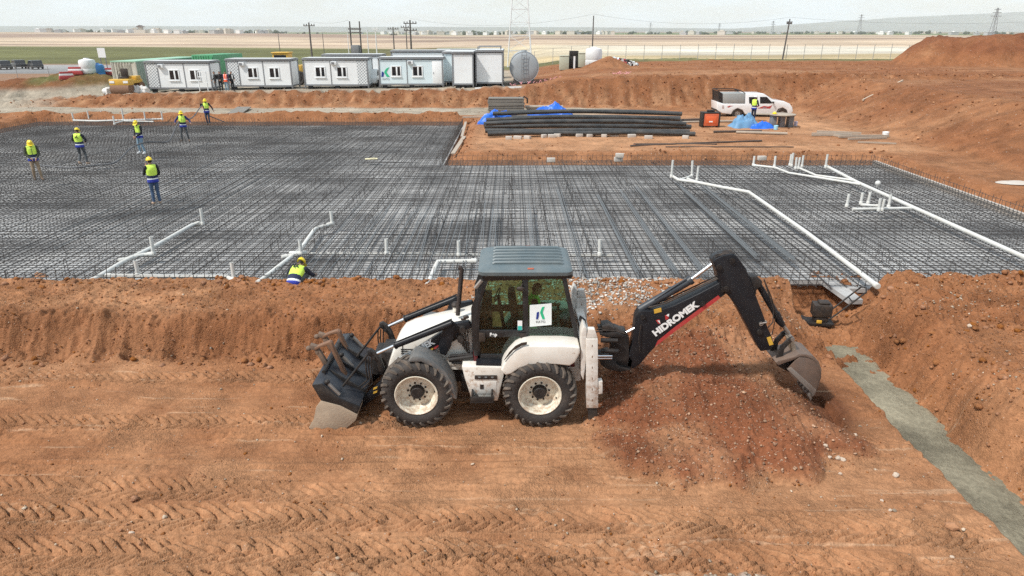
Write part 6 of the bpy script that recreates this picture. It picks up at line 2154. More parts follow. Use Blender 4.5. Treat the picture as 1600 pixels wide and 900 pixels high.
L.new(vo.outputs['Distance'], rp.inputs['Fac']); L.new(rp.outputs['Color'], N['Principled BSDF'].inputs['Base Color'])
N['Principled BSDF'].inputs['Roughness'].default_value = 0.5


def window_part(root, x0, x1, z0, z1, y=0.0):
    m = MB()
    fw = 0.10
    m.b2(x0, x1, y - 0.05, y + 0.01, z0, z0 + fw); m.b2(x0, x1, y - 0.05, y + 0.01, z1 - fw, z1)
    m.b2(x0, x0 + fw, y - 0.048, y + 0.008, z0 + fw, z1 - fw); m.b2(x1 - fw, x1, y - 0.048, y + 0.008, z0 + fw, z1 - fw)
    xm = x0 + (x1 - x0) * 0.56
    m.b2(xm - 0.07, xm + 0.07, y - 0.046, y + 0.006, z0 + fw, z1 - fw)
    o = m.build('window', UPVC, root, bevel=0.008)
    for a, b_ in ((x0 + fw, xm - 0.07), (xm + 0.07, x1 - fw)):
        m = MB(); m.b2(a, b_, y - 0.030, y - 0.012, z0 + fw, z1 - fw)
        m.build('pane', DARKG, o, smooth=False)
    m = MB(); m.b2(x0 - 0.04, x1 + 0.04, y - 0.09, y + 0.0, z0 - 0.05, z0 - 0.002)
    m.build('sill', UPVC, o, bevel=0.006)


def cabin(label, x, y, rz=0.0, L_=6.0, D_=2.4, H_=2.55, panel=PANEL, windows=(), divs=(), pattern=None, door=None, name='site_cabin', group='portable site cabins'):
    z = zat(x + L_ / 2 * math.cos(rz), y + 1.0)
    root = thing(name, label, 'cabin', (x, y, z), rz, group)
    b0 = 0.26
    m = MB(); m.b2(0.06, L_ - 0.06, 0.05, D_ - 0.05, b0 + 0.10, H_ - 0.06)
    m.build('wall', panel, root)
    for cx in (0.0, L_ - 0.12):
        for cy in (0.0, D_ - 0.12):
            m = MB(); m.b2(cx, cx + 0.12, cy, cy + 0.12, b0 - 0.18, H_)
            m.build('corner_post', POSTG, root, bevel=0.01)
    m = MB(); m.b2(0.12, L_ - 0.12, 0.004, 0.10, b0, b0 + 0.14); m.b2(0.12, L_ - 0.12, D_ - 0.10, D_ - 0.004, b0, b0 + 0.14)
    m.b2(0.004, 0.10, 0.12, D_ - 0.12, b0, b0 + 0.139); m.b2(L_ - 0.10, L_ - 0.004, 0.12, D_ - 0.12, b0, b0 + 0.139); m.b2(0.1, L_ - 0.1, 0.1, D_ - 0.1, b0 + 0.02, b0 + 0.10)
    m.build('base_frame', POSTG, root)
    m = MB(); m.b2(-0.05, L_ + 0.05, -0.06, D_ + 0.05, H_, H_ + 0.13)
    m.b2(0.1, L_ - 0.1, 0.1, D_ - 0.1, H_ + 0.13, H_ + 0.17)
    rf = m.build('roof', [POSTG], root, bevel=0.015)
    m = MB(); m.b2(0.0, L_, 0.0, D_, H_ + 0.172, H_ + 0.19)
    m.build('roof_sheet', ROOFW, rf)
    for cx in (0.5, L_ / 2, L_ - 0.5):
        if cx < L_:
            m = MB(); m.b2(cx - 0.2, cx + 0.2, 0.1, 0.35, -0.08, b0 - 0.002)
            m.build('support_block', DARK, root)
    for dx in divs:
        m = MB(); m.b2(dx - 0.035, dx + 0.035, 0.02, 0.06, b0 + 0.14, H_ - 0.002)
        m.build('divider', POSTG, root)
    if len(windows) == 2:
        m = MB(); m.b2(divs[0] + 0.12, divs[0] + 0.62, -0.22, 0.049, 2.12, 2.42); ac = m.build('air_conditioner', UPVC, root, bevel=0.02)
        m = MB(); m.b2(divs[0] + 0.17, divs[0] + 0.45, -0.235, -0.222, 2.16, 2.38); m.build('fan_grille', POSTG, ac)
    for (a, b_) in windows:
        window_part(root, a, b_, 1.0, 1.98, 0.05)
    if pattern:
        m = MB(); m.b2(pattern[0], pattern[1], 0.030, 0.048, b0 + 0.15, H_ - 0.05)
        m.build('printed_panel', m_dot, root)
    if door:
        m = MB(); m.b2(door[0], door[1], 0.020, 0.049, b0 + 0.10, H_ - 0.12)
        d = m.build('door', UPVC, root, bevel=0.006)
        m = MB(); m.b2(door[0] + 0.08, door[0] + 0.12, -0.01, 0.018, 1.25, 1.42)
        m.build('handle', POSTG, d)
    return root


FY = 65.6


def cx_(px, Y=FY, z=2.9):
    return (px - 800) / FPX * (Y * math.cos(PITCH) + (CAMH - z) * math.sin(PITCH))


cabin('grey cabin beside the white ladder frame, dotted panel at its left end', cx_(228), FY, 0.0, windows=((2.1, 3.08), (4.0, 5.0)), divs=(1.15, 3.55), pattern=(0.14, 1.1))
cabin('grey cabin right behind the standing group, second from the left', cx_(352), FY + 0.4, 0.0, windows=((1.9, 2.88), (3.9, 4.88)), divs=(1.15, 3.4), pattern=(0.14, 1.1))
cabin('grey cabin with its dotted panel at the right end', cx_(472), FY + 0.5, 0.0, windows=((1.07, 2.05), (3.06, 4.04)), divs=(2.53,), pattern=(4.98, 5.86))
k4 = cabin('pale blue cabin with a letter logo and a white door', cx_(590), FY + 0.6, 0.0, panel=PANELB, windows=((1.15, 2.1), (3.1, 4.1)), divs=(2.63,), door=(4.98, 5.86))
m = MB(); m.prism([(0.22, 1.0), (0.42, 1.0), (0.50, 1.35), (0.30, 1.5)], 0.028, 0.046); m.build('logo_stem', BLUEP, k4, smooth=False)
m = MB(); m.prism([(1.0, 1.85), (0.72, 1.72), (0.5, 1.42), (0.72, 1.0), (1.0, 1.0), (0.72, 1.42)], 0.026, 0.044); m.build('logo_arm', GREENP, k4, smooth=False)
o = inst(text_mesh('KATO', 0.24, GREYP, depth=0.004), 'logo_lettering', k4, (0.64, 0.038, 0.78), rot=(R(90), 0, 0))
cabin('narrow grey cabin standing end-on, left of the two by the tank', cx_(708), 64.6, 0.0, L_=1.95, D_=6.0, H_=2.95)
e2 = cabin('wide grey cabin standing end-on beside the tank, railing on its roof', cx_(743), 65.4, 0.0, L_=2.55, D_=6.5, H_=3.0)
for k in range(4):
    m = MB(); m.tube([(0.2, 0.6 + k * 1.6, 3.2), (0.2, 0.6 + k * 1.6, 3.45), (2.3, 0.6 + k * 1.6, 3.45), (2.3, 0.6 + k * 1.6, 3.2)], 0.035, 6)
    m.build('roof_rail', POSTG, e2)
cabin('cabin end seen between the blue cabin and the narrow one', cx_(688), 68.2, 0.0, L_=2.3, D_=6.0, H_=2.9, panel=PANELB)
cabin('long cabin in the back row behind the dotted one', cx_(505, 72), 72.0, 0.0, H_=2.7, windows=((2.0, 3.0),))
cabin('white-roofed cabin in the back row behind the blue one', cx_(612, 74), 74.0, 0.0, H_=2.95, panel=UPVC)
cabin('cabin in the back row, right of the white-roofed one', cx_(683, 76), 76.0, 0.05, H_=2.9)

# ---- shipping container
GRN = mat('green_container', (0.03, 0.26, 0.10), 0.5, dust=0.3, dust_col=(0.4, 0.4, 0.35), var=0.1, scale=1.0, streak=True)
PGRN = mat('faded_green_container', (0.22, 0.30, 0.24), 0.55, dust=0.5, dust_col=(0.42, 0.42, 0.38), var=0.15, scale=1.0, streak=True)
CREAM = mat('cream_container', (0.50, 0.49, 0.42), 0.55, dust=0.4, dust_col=(0.3, 0.22, 0.15), var=0.1, scale=1.5, streak=True)


def corrugated(mb, x0, x1, y0, y1, z0, z1, axis, step=0.28, d=0.05, mi=0):
    n = int((x1 - x0 if axis == 'x' else y1 - y0) / step)
    pr = []
    for i in range(n):
        a = (x0 if axis == 'x' else y0) + i * step
        pr += [(a, 0), (a + step * 0.35, 0), (a + step * 0.5, d), (a + step * 0.85, d)]
    pr.append(((x1 if axis == 'x' else y1), 0))
    vs = []
    for a, o_ in pr:
        p = (a, y0 + o_) if axis == 'x' else (x0 - o_, a)
        vs += [(p[0], p[1], z0), (p[0], p[1], z1)]
    fs = [(2 * i, 2 * i + 2, 2 * i + 3, 2 * i + 1) for i in range(len(pr) - 1)]
    mb.add(vs, fs, mi)


cxx, cyy = on(172, 139, 1.35)[:2]
cyy = 67.5
cxx = cx_(176, 67.5)
con = thing('shipping_container', 'long green shipping container with cream end, behind the leftmost cabin', 'container', (cxx, cyy, zat(cxx + 1, cyy)), R(-4))
m = MB(); corrugated(m, 0.1, 2.34, 0.0, 0, 0.15, 2.75, 'x', d=0.06); m.build('container_end', CREAM, con, smooth=False)
m = MB(); corrugated(m, 2.44, 0, 0.1, 12.0, 0.15, 2.75, 'y'); m.build('container_side', PGRN, con, smooth=False)
m = MB(); m.b2(0.02, 2.32, 0.07, 12.1, 0.1, 2.74); m.build('container_body', GRN, con)
m = MB(); m.b2(0.0, 2.46, -0.02, 12.2, 2.752, 2.86); m.build('container_roof', mat('chalky_green_roof', (0.16, 0.42, 0.26), 0.6, dust=0.6, dust_col=(0.6, 0.6, 0.55), var=0.1, scale=0.5), con)
for a in (0.0, 2.36):
    m = MB(); m.b2(a, a + 0.1, -0.03, 0.07, 0, 2.75); m.build('corner_post', CREAM, con)
for a in (0.7, 1.0, 1.45, 1.75):
    m = MB(); m.cyl((a, -0.05, 0.3), (a, -0.05, 2.6), 0.025, 6); m.build('lock_bar', CREAM, con)
con2 = thing('shipping_container', 'bright green container roof and end showing above the leftmost cabin', 'container', (cx_(296, 74), 75.0, zat(-32, 75) + 0.3), R(-8))
m = MB(); m.b2(0.0, 2.4, 0, 6.0, 0.0, 2.7); m.build('container_body', GRN, con2, bevel=0.02)
m = MB(); corrugated(m, 0.1, 2.3, -0.07, 0, 0.15, 2.6, 'x', d=0.06); m.build('container_end', GRN, con2, smooth=False)

# ---- tank on its cradle
tx0, tz0 = at(819, 105, 66.0)
tank_t = thing('fuel_tank', 'big grey cylindrical tank lying end-on with a ladder on its face', 'tank', (tx0, 66.0, zat(tx0, 66.5)))
TKG = mat('tank_grey', (0.30, 0.335, 0.36), 0.5, dust=0.3, dust_col=(0.35, 0.33, 0.3), var=0.08, scale=1.5, streak=True)
zc = tz0 - tank_t.location.z
m = MB(); m.lathe_y([(0.0, -0.10), (0.7, -0.08), (1.20, -0.02), (1.31, 0.05), (1.33, 0.08), (1.33, 4.6), (1.2, 4.75), (0, 4.85)], (0, 0, zc), 40); m.build('tank_shell', TKG, tank_t)
m = MB(); m.lathe_y([(1.30, 0.02), (1.36, 0.02), (1.36, 0.12), (1.30, 0.12)], (0, 0, zc), 40); m.build('end_ring', TKG, tank_t)
for s in (-0.22, 0.22):
    m = MB(); m.cyl((s, -0.2, zc - 1.1), (s, -0.2, zc + 1.25), 0.025, 6); m.build('ladder_rail', POSTG, tank_t)
for k in range(7):
    m = MB(); m.cyl((-0.22, -0.2, zc - 0.95 + 0.33 * k), (0.22, -0.2, zc - 0.95 + 0.33 * k), 0.02, 6); m.build('rung', POSTG, tank_t)
for yy in (0.5, 3.8):
    m = MB(); m.prism([(-1.0, -0.1), (1.0, -0.1), (0.9, zc - 0.55), (0.0, zc - 1.25), (-0.9, zc - 0.55)], yy, yy + 0.25); m.build('cradle', POSTG, tank_t)
m = MB(); m.lathe_z([(0, 0), (0.25, 0), (0.25, 0.16), (0, 0.18)], (0, 1.2, zc + 1.30), 16); m.build('manhole', TKG, tank_t)

# ---- things standing round the cabins
def simple(name, label, cat, mb, mats, loc, rz=0.0, bevel=0.0, group=None, smooth=True):
    o = mb.build(name, mats, None, bevel, smooth)
    o.location = loc
    o.rotation_euler = (0, 0, rz)
    return tag(o, label, cat, group)


lx, lz = at(312, 138, 64.9)
ld = thing('ladder_frame', 'white metal ladder frame leaning by the leftmost cabin', 'frame', (lx, 64.9, zat(lx, 64.9)))
for s in (0, 0.75):
    m = MB(); m.tube([(s, 0, 0), (s, 0, 1.75)], 0.04, 6); m.build('upright', UPVC, ld)
for zz in (0.75, 1.3, 1.75):
    m = MB(); m.b2(0, 0.75, -0.03, 0.03, zz - 0.035, zz + 0.035); m.build('rail', UPVC, ld)

# roller compactor
rxp = cx_(188, 62.9)
rol = thing('road_roller', 'yellow tandem roller parked in front of the cream container end', 'roller', (rxp, 62.9, zat(rxp, 62.9)), R(0), None, 1.3)
m = MB(); m.lathe_y([(0, -0.0)], (0, 0, 0)) if False else None
for yy in (0.0, 1.5):
    m = MB(); m.tube([(-0.62, yy, 0.42), (0.62, yy, 0.42)], 0.42, 24); m.build('drum', RUSTY, rol)
m = MB(); m.b2(-0.68, 0.68, -0.30, 0.35, 0.70, 1.10); m.b2(-0.60, 0.60, 0.36, 1.7, 0.78, 1.02); m.build('body', YELLOW, rol, bevel=0.04)
m = MB(); m.b2(0.0, 0.62, 0.9, 1.5, 1.022, 1.25); m.build('engine_cover', YELLOW, rol, bevel=0.04)
m = MB(); m.b2(-0.35, 0.15, 0.5, 0.8, 1.03, 1.22); m.b2(-0.35, 0.15, 0.78, 0.88, 1.2, 1.75); m.build('seat', BLACK_RUB, rol, bevel=0.04)
m = MB(); m.tube([(-0.1, -0.1, 1.05), (-0.1, 0.2, 1.45)], 0.03, 6); m.tube([(-0.1 + 0.17 * math.cos(k * 0.7), 0.2, 1.46 + 0.17 * math.sin(k * 0.7)) for k in range(10)], 0.015, 5); m.build('steering_wheel', BLACK_RUB, rol)
m = MB(); m.b2(-0.62, -0.30, -0.32, -0.302, 0.85, 1.0); m.b2(0.3, 0.62, -0.32, -0.302, 0.85, 1.0); m.build('headlamp', UPVC, rol)

# bags, tanks, barriers
def lumpy(r, seed, squash=0.7, seg=18, ring=12):
    m = MB(); m.ball((0, 0, 0), r, seg, ring)
    rng_ = Vector((seed * 3.1, seed * 1.7, 0))
    m.v = [tuple(Vector(p) * (1 + 0.55 * mnoise.noise(Vector(p) * 1.6 / max(r) + rng_) + 0.25 * mnoise.noise(Vector(p) * 4 / max(r) + rng_))) for p in m.v]
    return m


SACK = mat('white_sack', (0.66, 0.66, 0.65), 0.8, dust=0.4, var=0.08)
for i, (px, py, sx, lab) in enumerate(((165, 137, 0.45, 'white sack left of the yellow roller'), (209, 138, 0.60, 'pile of white sacks right of the yellow roller'), (222, 137, 0.4, 'small white sack by the cabin corner'))):
    xx = cx_(px, 63.6); simple('sack', lab, 'sack', lumpy((sx, 0.4, 0.42), i + 1), SACK, (xx, 63.6, zat(xx, 63.6) + 0.3), group='sacks by the roller')
def ibc(label, px, Y, matl, r=0.75, h=1.35, lying=False):
    xx = cx_(px, Y)
    m = MB(); m.lathe_z([(0, 0), (r * 0.95, 0), (r, 0.08), (r, h * 0.3), (r * 0.97, h * 0.34), (r, h * 0.38), (r, h * 0.8), (r * 0.9, h * 0.93), (r * 0.35, h), (r * 0.3, h + 0.08), (0, h + 0.08)], (0, 0, 0), 28)
    return simple('water_tank', label, 'tank', m, matl, (xx, Y, zat(xx, Y) - 0.03), group='plastic water tanks')


ibc('white plastic water tank left of the blue one', 139, 71.0, mat('white_plastic', (0.72, 0.73, 0.73), 0.4, dust=0.2))
ibc('blue plastic water tank behind the roller', 154, 71.6, mat('blue_plastic', (0.03, 0.22, 0.55), 0.4, dust=0.2), 0.6, 1.25)
for i, (px, Y, rz, lab) in enumerate(((118, 70.0, 0.2, 'red and white barrier lying left of the white water tank'), (103, 69.2, 0.7, 'red and white barrier tipped against the grassy heap'), (170, 72.5, 0.1, 'red barrier behind the blue water tank'))):
    xx = cx_(px, Y)
    t = thing('traffic_barrier', lab, 'barrier', (xx, Y, zat(xx, Y) - 0.02), rz, 'red and white barriers', 0.75)
    m = MB(); m.prism([(-0.9, 0), (0.9, 0), (0.8, 0.45), (-0.8, 0.45)], -0.25, 0.25); m.build('base', RED, t, bevel=0.04)
    m = MB(); m.prism([(-0.8, 0.452), (0.8, 0.452), (0.75, 0.70), (-0.75, 0.70)], -0.16, 0.16); m.build('middle', UPVC, t, bevel=0.03)
    m = MB(); m.prism([(-0.75, 0.702), (0.75, 0.702), (0.7, 0.95), (-0.7, 0.95)], -0.12, 0.12); m.build('top', RED, t, bevel=0.03)
# notice board
xx = cx_(162, 95); t = thing('sign_board', 'blank white sign board on two posts beside the road', 'sign', (xx, 95, zat(xx, 95)))
for s in (-0.35, 0.35):
    m = MB(); m.cyl((s, 0, 0), (s, 0, 3.9), 0.06, 6); m.build('post', POSTG, t)
m = MB(); m.b2(-0.5, 0.5, -0.09, -0.062, 2.7, 3.9); m.build('panel', UPVC, t)
# yellow loader behind the cabins, white car
xx = cx_(450, 71); t = thing('wheel_loader', 'yellow construction machine half hidden between two cabins', 'loader', (xx, 71, zat(xx, 71)))
m = MB(); m.b2(-1.5, 1.4, 0, 1.8, 0.9, 1.9); m.build('body', YELLOW, t, bevel=0.08)
m = MB(); m.b2(-1.4, 0.1, 0.1, 1.7, 1.902, 3.0); m.b2(-1.5, 0.2, 0.0, 1.8, 3.0, 3.12); m.build('cab', YELLOW, t, bevel=0.05)
m = MB(); m.b2(-1.25, -0.05, 0.08, 0.0995, 2.05, 2.85); m.build('cab_window', DARKG, t)
for a in (-1.0, 1.0):
    m = MB(); m.lathe_y([(0, -0.2), (0.3, -0.2), (0.35, -0.15), (0.6, -0.2), (0.7, -0.1), (0.7, 0.2), (0, 0.2)], (a, 0.0, 0.7), 20); m.build('wheel', RUBBER, t)


def car(label, x, y, rz, body, L_=4.4, suv=True, group=None, name='parked_car'):
    t = thing(name, label, 'car', (x, y, zat(x, y)), rz, group)
    h = 1.65 if suv else 1.45
    pr = [(-L_ / 2, 0.35), (-L_ / 2 + 0.05, 0.95), (-L_ / 2 + 0.35, 1.0), (-L_ / 2 + 0.5, h), (0.35, h), (1.05, 1.05), (L_ / 2 - 0.15, 0.88), (L_ / 2, 0.6), (L_ / 2 - 0.03, 0.35)]
    m = MB(); m.prism(pr, -0.88, 0.88); m.build('body', body, t, bevel=0.09, seg=3)
    for s in (-1, 1):
        m = MB(); m.prism([(-L_ / 2 + 0.5, 1.05), (-L_ / 2 + 0.6, h - 0.12), (-0.35, h - 0.12), (-0.35, 1.05)], s * 0.87, s * 0.89); m.build('side_window', DARKG, t, smooth=False)
        m = MB(); m.prism([(-0.25, 1.05), (-0.25, h - 0.12), (0.30, h - 0.12), (0.90, 1.05)], s * 0.87, s * 0.89); m.build('side_window', DARKG, t, smooth=False)
        for a in (-L_ / 2 + 0.85, L_ / 2 - 0.85):
            m = MB(); m.lathe_y([(0, -0.1), (0.2, -0.1), (0.22, -0.08), (0.32, -0.1), (0.34, 0), (0.34, 0.1), (0, 0.1)], (a, s * 0.83, 0.34), 18); m.build('wheel', RUBBER, t)
    m = MB(); m.add([(0.42, -0.7, h - 0.08), (0.42, 0.7, h - 0.08), (1.02, 0.78, 1.12), (1.02, -0.78, 1.12)], [(0, 1, 2, 3)]); m.v = [(a + 0.03, b_, c_ + 0.02) for a, b_, c_ in m.v]; m.build('windscreen', DARKG, t, smooth=False)
    return t


CARW = mat('white_car_paint', (0.80, 0.81, 0.81), 0.25, dust=0.1, coat=0.5)
CARD = mat('dark_car_paint', (0.018, 0.02, 0.024), 0.3, dust=0.3, dust_col=(0.2, 0.17, 0.14), coat=0.3)
car('white car half hidden between two cabins', cx_(580, 70), 70.0, R(90), CARW)
car('dark car on the road at the far left, left of a second one', cx_(24, 138), 138, R(138), CARD, 4.0, group='dark cars on the road')
car('dark car on the road at the far left, right of another', cx_(50, 136), 136, R(140), CARD, 4.0, group='dark cars on the road')
car('dark car cut by the left picture edge', cx_(0, 134), 134, R(140), CARD, 4.0, group='dark cars on the road')

# ---- pickup
PY = 51.2
PV = (1080, 130, 8.889)
PT = lambda *a: [at(PV[0] + u / PV[2], PV[1] + v / PV[2], PY) for u, v in a]
px0, pz0 = PT((900, 480))[0]
PO = Vector((px0, PY, zat(px0, PY + 0.9)))
dzp = PO.z - PT((640, 478))[0][1]
pk = thing('pickup_truck', 'white double-cab pickup with red side stripes and grey canopy box', 'pickup', PO)


def pkp(mb, name, mats, bevel=0.0, seg=2, smooth=True, parent=None):
    o = mb.build(name, mats, parent or pk, bevel, smooth, seg)
    if parent is None:
        o.location = (-PO.x, -PO.y, -PO.z + dzp)
    return o


m = MB(); m.prism(PT((362, 262), (440, 288), (752, 292), (755, 150), (1005, 150), (1040, 170), (1145, 242), (1290, 256), (1370, 292), (1405, 340), (1415, 400), (1385, 440), (1345, 440), (1330, 380), (1270, 345), (1210, 365), (1165, 450), (745, 435), (715, 380), (640, 355), (585, 385), (555, 440), (430, 425), (365, 385)), PY, PY + 1.72)
pkb = pkp(m, 'body', CARW, 0.05, 3)
m = MB(); m.prism(PT((440, 150), (748, 148), (750, 288), (440, 286)), PY + 0.01, PY + 1.70)
pkp(m, 'canopy', mat('grey_canvas', (0.27, 0.29, 0.29), 0.8, dust=0.4, dust_col=(0.4, 0.36, 0.3), var=0.12, scale=4), 0.03)
m = MB()
for a, b_ in (((385, 105), (385, 265)), ((385, 105), (690, 108)), ((690, 108), (755, 150))):
    p, q = PT(a, b_)
    for yy in (PY + 0.05, PY + 1.65):
        m.tube([(p[0], yy, p[1]), (q[0], yy, q[1])], 0.03, 6)
p, q = PT((385, 105), (690, 108))
m.tube([(p[0], PY + 0.05, p[1]), (p[0], PY + 1.65, p[1])], 0.03, 6); m.tube([(q[0], PY + 0.05, q[1]), (q[0], PY + 1.65, q[1])], 0.03, 6)
pkp(m, 'cargo_rack', BLACKW)
m = MB(); m.prism(PT((388, 120), (438, 150), (438, 282), (388, 262)), PY + 0.03, PY + 1.68)
pkp(m, 'rear_mesh', BLACKW)
for poly in (((800, 198), (918, 198), (918, 288), (805, 288)), ((955, 196), (1050, 196), (1120, 270), (1115, 288), (955, 288))):
    m = MB(); m.prism(PT(*poly), PY - 0.008, PY + 0.004); pkp(m, 'side_window', DARKG, smooth=False)
a_, b_ = PT((1045, 178), (1135, 238))
m = MB(); m.add([(a_[0], PY + 0.1, a_[1]), (a_[0], PY + 1.62, a_[1]), (b_[0], PY + 1.66, b_[1]), (b_[0], PY + 0.06, b_[1])], [(0, 1, 2, 3)]); m.v = [(u + 0.03, v, w + 0.03) for u, v, w in m.v]
pkp(m, 'windscreen', DARKG, smooth=False)
for (cxp, nm) in ((640, 'wheel'), (1262, 'wheel')):
    q = PT((cxp, 430))[0]
    for yy in (PY + 0.12, PY + 1.6):
        m = MB(); m.lathe_y([(0.20, -0.11), (0.34, -0.13), (0.385, -0.08), (0.385, 0.08), (0.34, 0.13), (0.2, 0.11)], (q[0], yy, q[1] + 0.02), 26)
        w = pkp(m, 'wheel', BLACK_RUB)
        m = MB(); m.lathe_y([(0, -0.06), (0.06, -0.09), (0.16, -0.07), (0.21, -0.10), (0.21, 0.08), (0, 0.08)], (q[0], yy, q[1] + 0.02), 20)
        pkp(m, 'rim', STEEL, parent=w)
for poly, ml in ((((495, 335), (530, 318), (580, 322), (540, 330), (520, 345)), RED), (((880, 330), (960, 312), (900, 345)), RED), (((920, 355), (1010, 320), (1070, 330), (1125, 312), (1095, 358)), RED), (((990, 335), (1060, 345), (1000, 355)), mat('grey_stripe', (0.25, 0.22, 0.24), 0.4))):
    m = MB(); m.prism(PT(*poly), PY - 0.009 - (0.003 if ml is not RED else 0), PY + 0.002); pkp(m, 'side_stripe', ml, smooth=False)
m = MB(); m.prism(PT((1165, 452), (745, 437), (745, 418), (1168, 425)), PY - 0.012, PY + 0.01); pkp(m, 'sill', mat('tan_sill', (0.5, 0.47, 0.4), 0.5), 0.01)
m = MB(); m.prism(PT((425, 310), (455, 312), (455, 362), (428, 358)), PY - 0.01, PY + 0.05); pkp(m, 'tail_lamp', mat('lamp_lens', (0.5, 0.42, 0.4), 0.3), 0.01)
m = MB(); q = PT((1130, 272))[0]; m.box((q[0], PY - 0.12, q[1]), (0.12, 0.16, 0.12)); pkp(m, 'mirror', BLACK_RUB, 0.02)
m = MB(); m.prism(PT((1355, 300), (1398, 335), (1398, 362), (1360, 340)), PY + 0.02, PY + 0.35); pkp(m, 'headlamp', CHROME, 0.02)
m = MB(); m.prism(PT((360, 372), (430, 392), (430, 412), (360, 395)), PY + 0.05, PY + 1.66); pkp(m, 'rear_bumper', BLACKW, 0.02)
m = MB(); m.prism(PT((560, 438), (1170, 450), (1165, 470), (560, 462)), PY + 0.2, PY + 1.5); pkp(m, 'underbody', DARK)

# ---- generator, tarps, drums, bench
gx_, gy_, _ = on(1108, 197, 0.95)
gen = thing('generator', 'orange box generator on the sand left of the pickup', 'generator', (gx_, gy_, zat(gx_, gy_)))
m = MB(); m.b2(-0.48, 0.48, -0.35, 0.35, 0.10, 0.88); m.build('housing', ORANGE, gen, bevel=0.03)
m = MB(); m.b2(-0.34, 0.34, -0.365, -0.352, 0.26, 0.72); m.build('access_panel', mat('orange_panel', (0.7, 0.13, 0.04), 0.45), gen, bevel=0.01)
for s in (-0.53, 0.53):
    m = MB(); m.b2(s - 0.05, s + 0.05, -0.38, 0.38, 0.0, 0.96); m.build('side_frame', BLACKW, gen, bevel=0.02)
m = MB(); m.b2(-0.5, 0.5, -0.36, 0.36, 0.882, 0.95); m.b2(-0.2, 0.25, -0.1, 0.2, 0.95, 1.08); m.build('top_cover', BLACKW, gen, bevel=0.02)
m = MB(); m.b2(-0.13, 0.10, -0.372, -0.3655, 0.34, 0.42); m.build('maker_plate', LABELW, gen)


def crumple(label, px, py, w, d, h, matl, seed, name='tarpaulin', cat='tarp'):
    x0, y0, _ = on(px, py, 0.95)
    n = 26
    vs, fs = [], []
    for j in range(n):
        for i in range(n):
            u, v = i / (n - 1) * 2 - 1, j / (n - 1) * 2 - 1
            rr2 = max(abs(u), abs(v))
            p = Vector((u * 2.3 + seed, v * 2.3 - seed, seed))
            wob = mnoise.noise(p) * 0.5 + 0.35 * abs(mnoise.noise(p * 2.7)) + 0.15 * mnoise.noise(p * 6)
            z = max(0.01, h * (1 - rr2 ** 2.2) * (0.85 + 0.9 * wob)) if rr2 < 1 else 0.0
            vs.append((u * w / 2 * (1 + 0.25 * mnoise.noise(p * 1.3)), v * d / 2 * (1 + 0.25 * mnoise.noise(p * 1.1 + Vector((5, 0, 0)))), z))
    for j in range(n - 1):
        for i in range(n - 1):
            a = j * n + i
            fs.append((a, a + 1, a + n + 1, a + n))
    m = MB(); m.add(vs, fs)
    return simple(name, label, cat, m, matl, (x0, y0, zat(x0, y0)))


TARP = mat('blue_tarp', (0.015, 0.13, 0.60), 0.4, var=0.15, scale=8)
TARPL = mat('faded_blue_tarp', (0.10, 0.27, 0.46), 0.55, dust=0.2, var=0.15, scale=8)
crumple('blue tarpaulin bunched up behind the black pipe pile', 862, 187, 3.4, 1.7, 1.05, TARP, 2.2)
crumple('blue tarpaulin over the left end of the black pipe pile', 779, 192, 2.6, 1.3, 0.80, TARP, 5.1)
crumple('faded blue tarpaulin piled in front of the pickup', 1164, 197, 1.9, 1.3, 0.80, TARPL, 7.7)
crumple('deep blue tarpaulin on the sand right of the faded one', 1190, 199, 1.5, 0.9, 0.42, TARP, 9.3)
dx_, dy_, _ = on(1220, 197, 0.95)
tb = thing('work_table', 'makeshift round table standing in front of the pickup front wheel', 'table', (dx_, dy_, zat(dx_, dy_)))
m = MB(); m.tube([(0, 0, 0.78), (0, 0, 0.84)], 0.85, 24); m.build('table_top', PLY, tb, bevel=0.01)
for a in (-0.55, 0.0, 0.55):
    m = MB(); m.b2(a - 0.16, a + 0.16, -0.25, 0.25, 0.0, 0.778); m.build('table_support', POSTG, tb, bevel=0.01)
hx_, hy_, _ = on(1205, 190, 0.95)
m = MB(); m.ball((0, 0, 0), (0.12, 0.14, 0.11), 14, 8); m.lathe_z([(0.10, 0), (0.17, -0.01), (0.17, -0.025), (0.10, -0.02)], (0, -0.02, 0), 16)
simple('hard_hat', 'yellow hard hat left on the makeshift table', 'hard hat', m, HAT_Y, (dx_ - 0.55, dy_ - 0.1, zat(dx_, dy_) + 0.89))
for i, (px, py, r_, h_, ml, lab) in enumerate(((1383, 214, 0.19, 0.30, UPVC, 'white bucket beside the timber pile on the right'), (1243, 196, 0.12, 0.28, mat('lilac_plastic', (0.6, 0.58, 0.72), 0.5), 'small pale jug right of the makeshift table'), (1212, 202, 0.14, 0.26, mat('pale_blue_plastic', (0.35, 0.62, 0.75), 0.5), 'pale blue can at the foot of the makeshift table'))):
    x0, y0, _ = on(px, py, 0.95)
    m = MB(); m.lathe_z([(0, 0), (r_ * 0.85, 0), (r_, h_), (r_ * 0.9, h_), (r_ * 0.8, h_ * 0.9), (0, h_ * 0.9)], (0, 0, 0), 18)
    t_ = simple('bucket', lab, 'bucket', m, ml, (x0, y0, zat(x0, y0)))

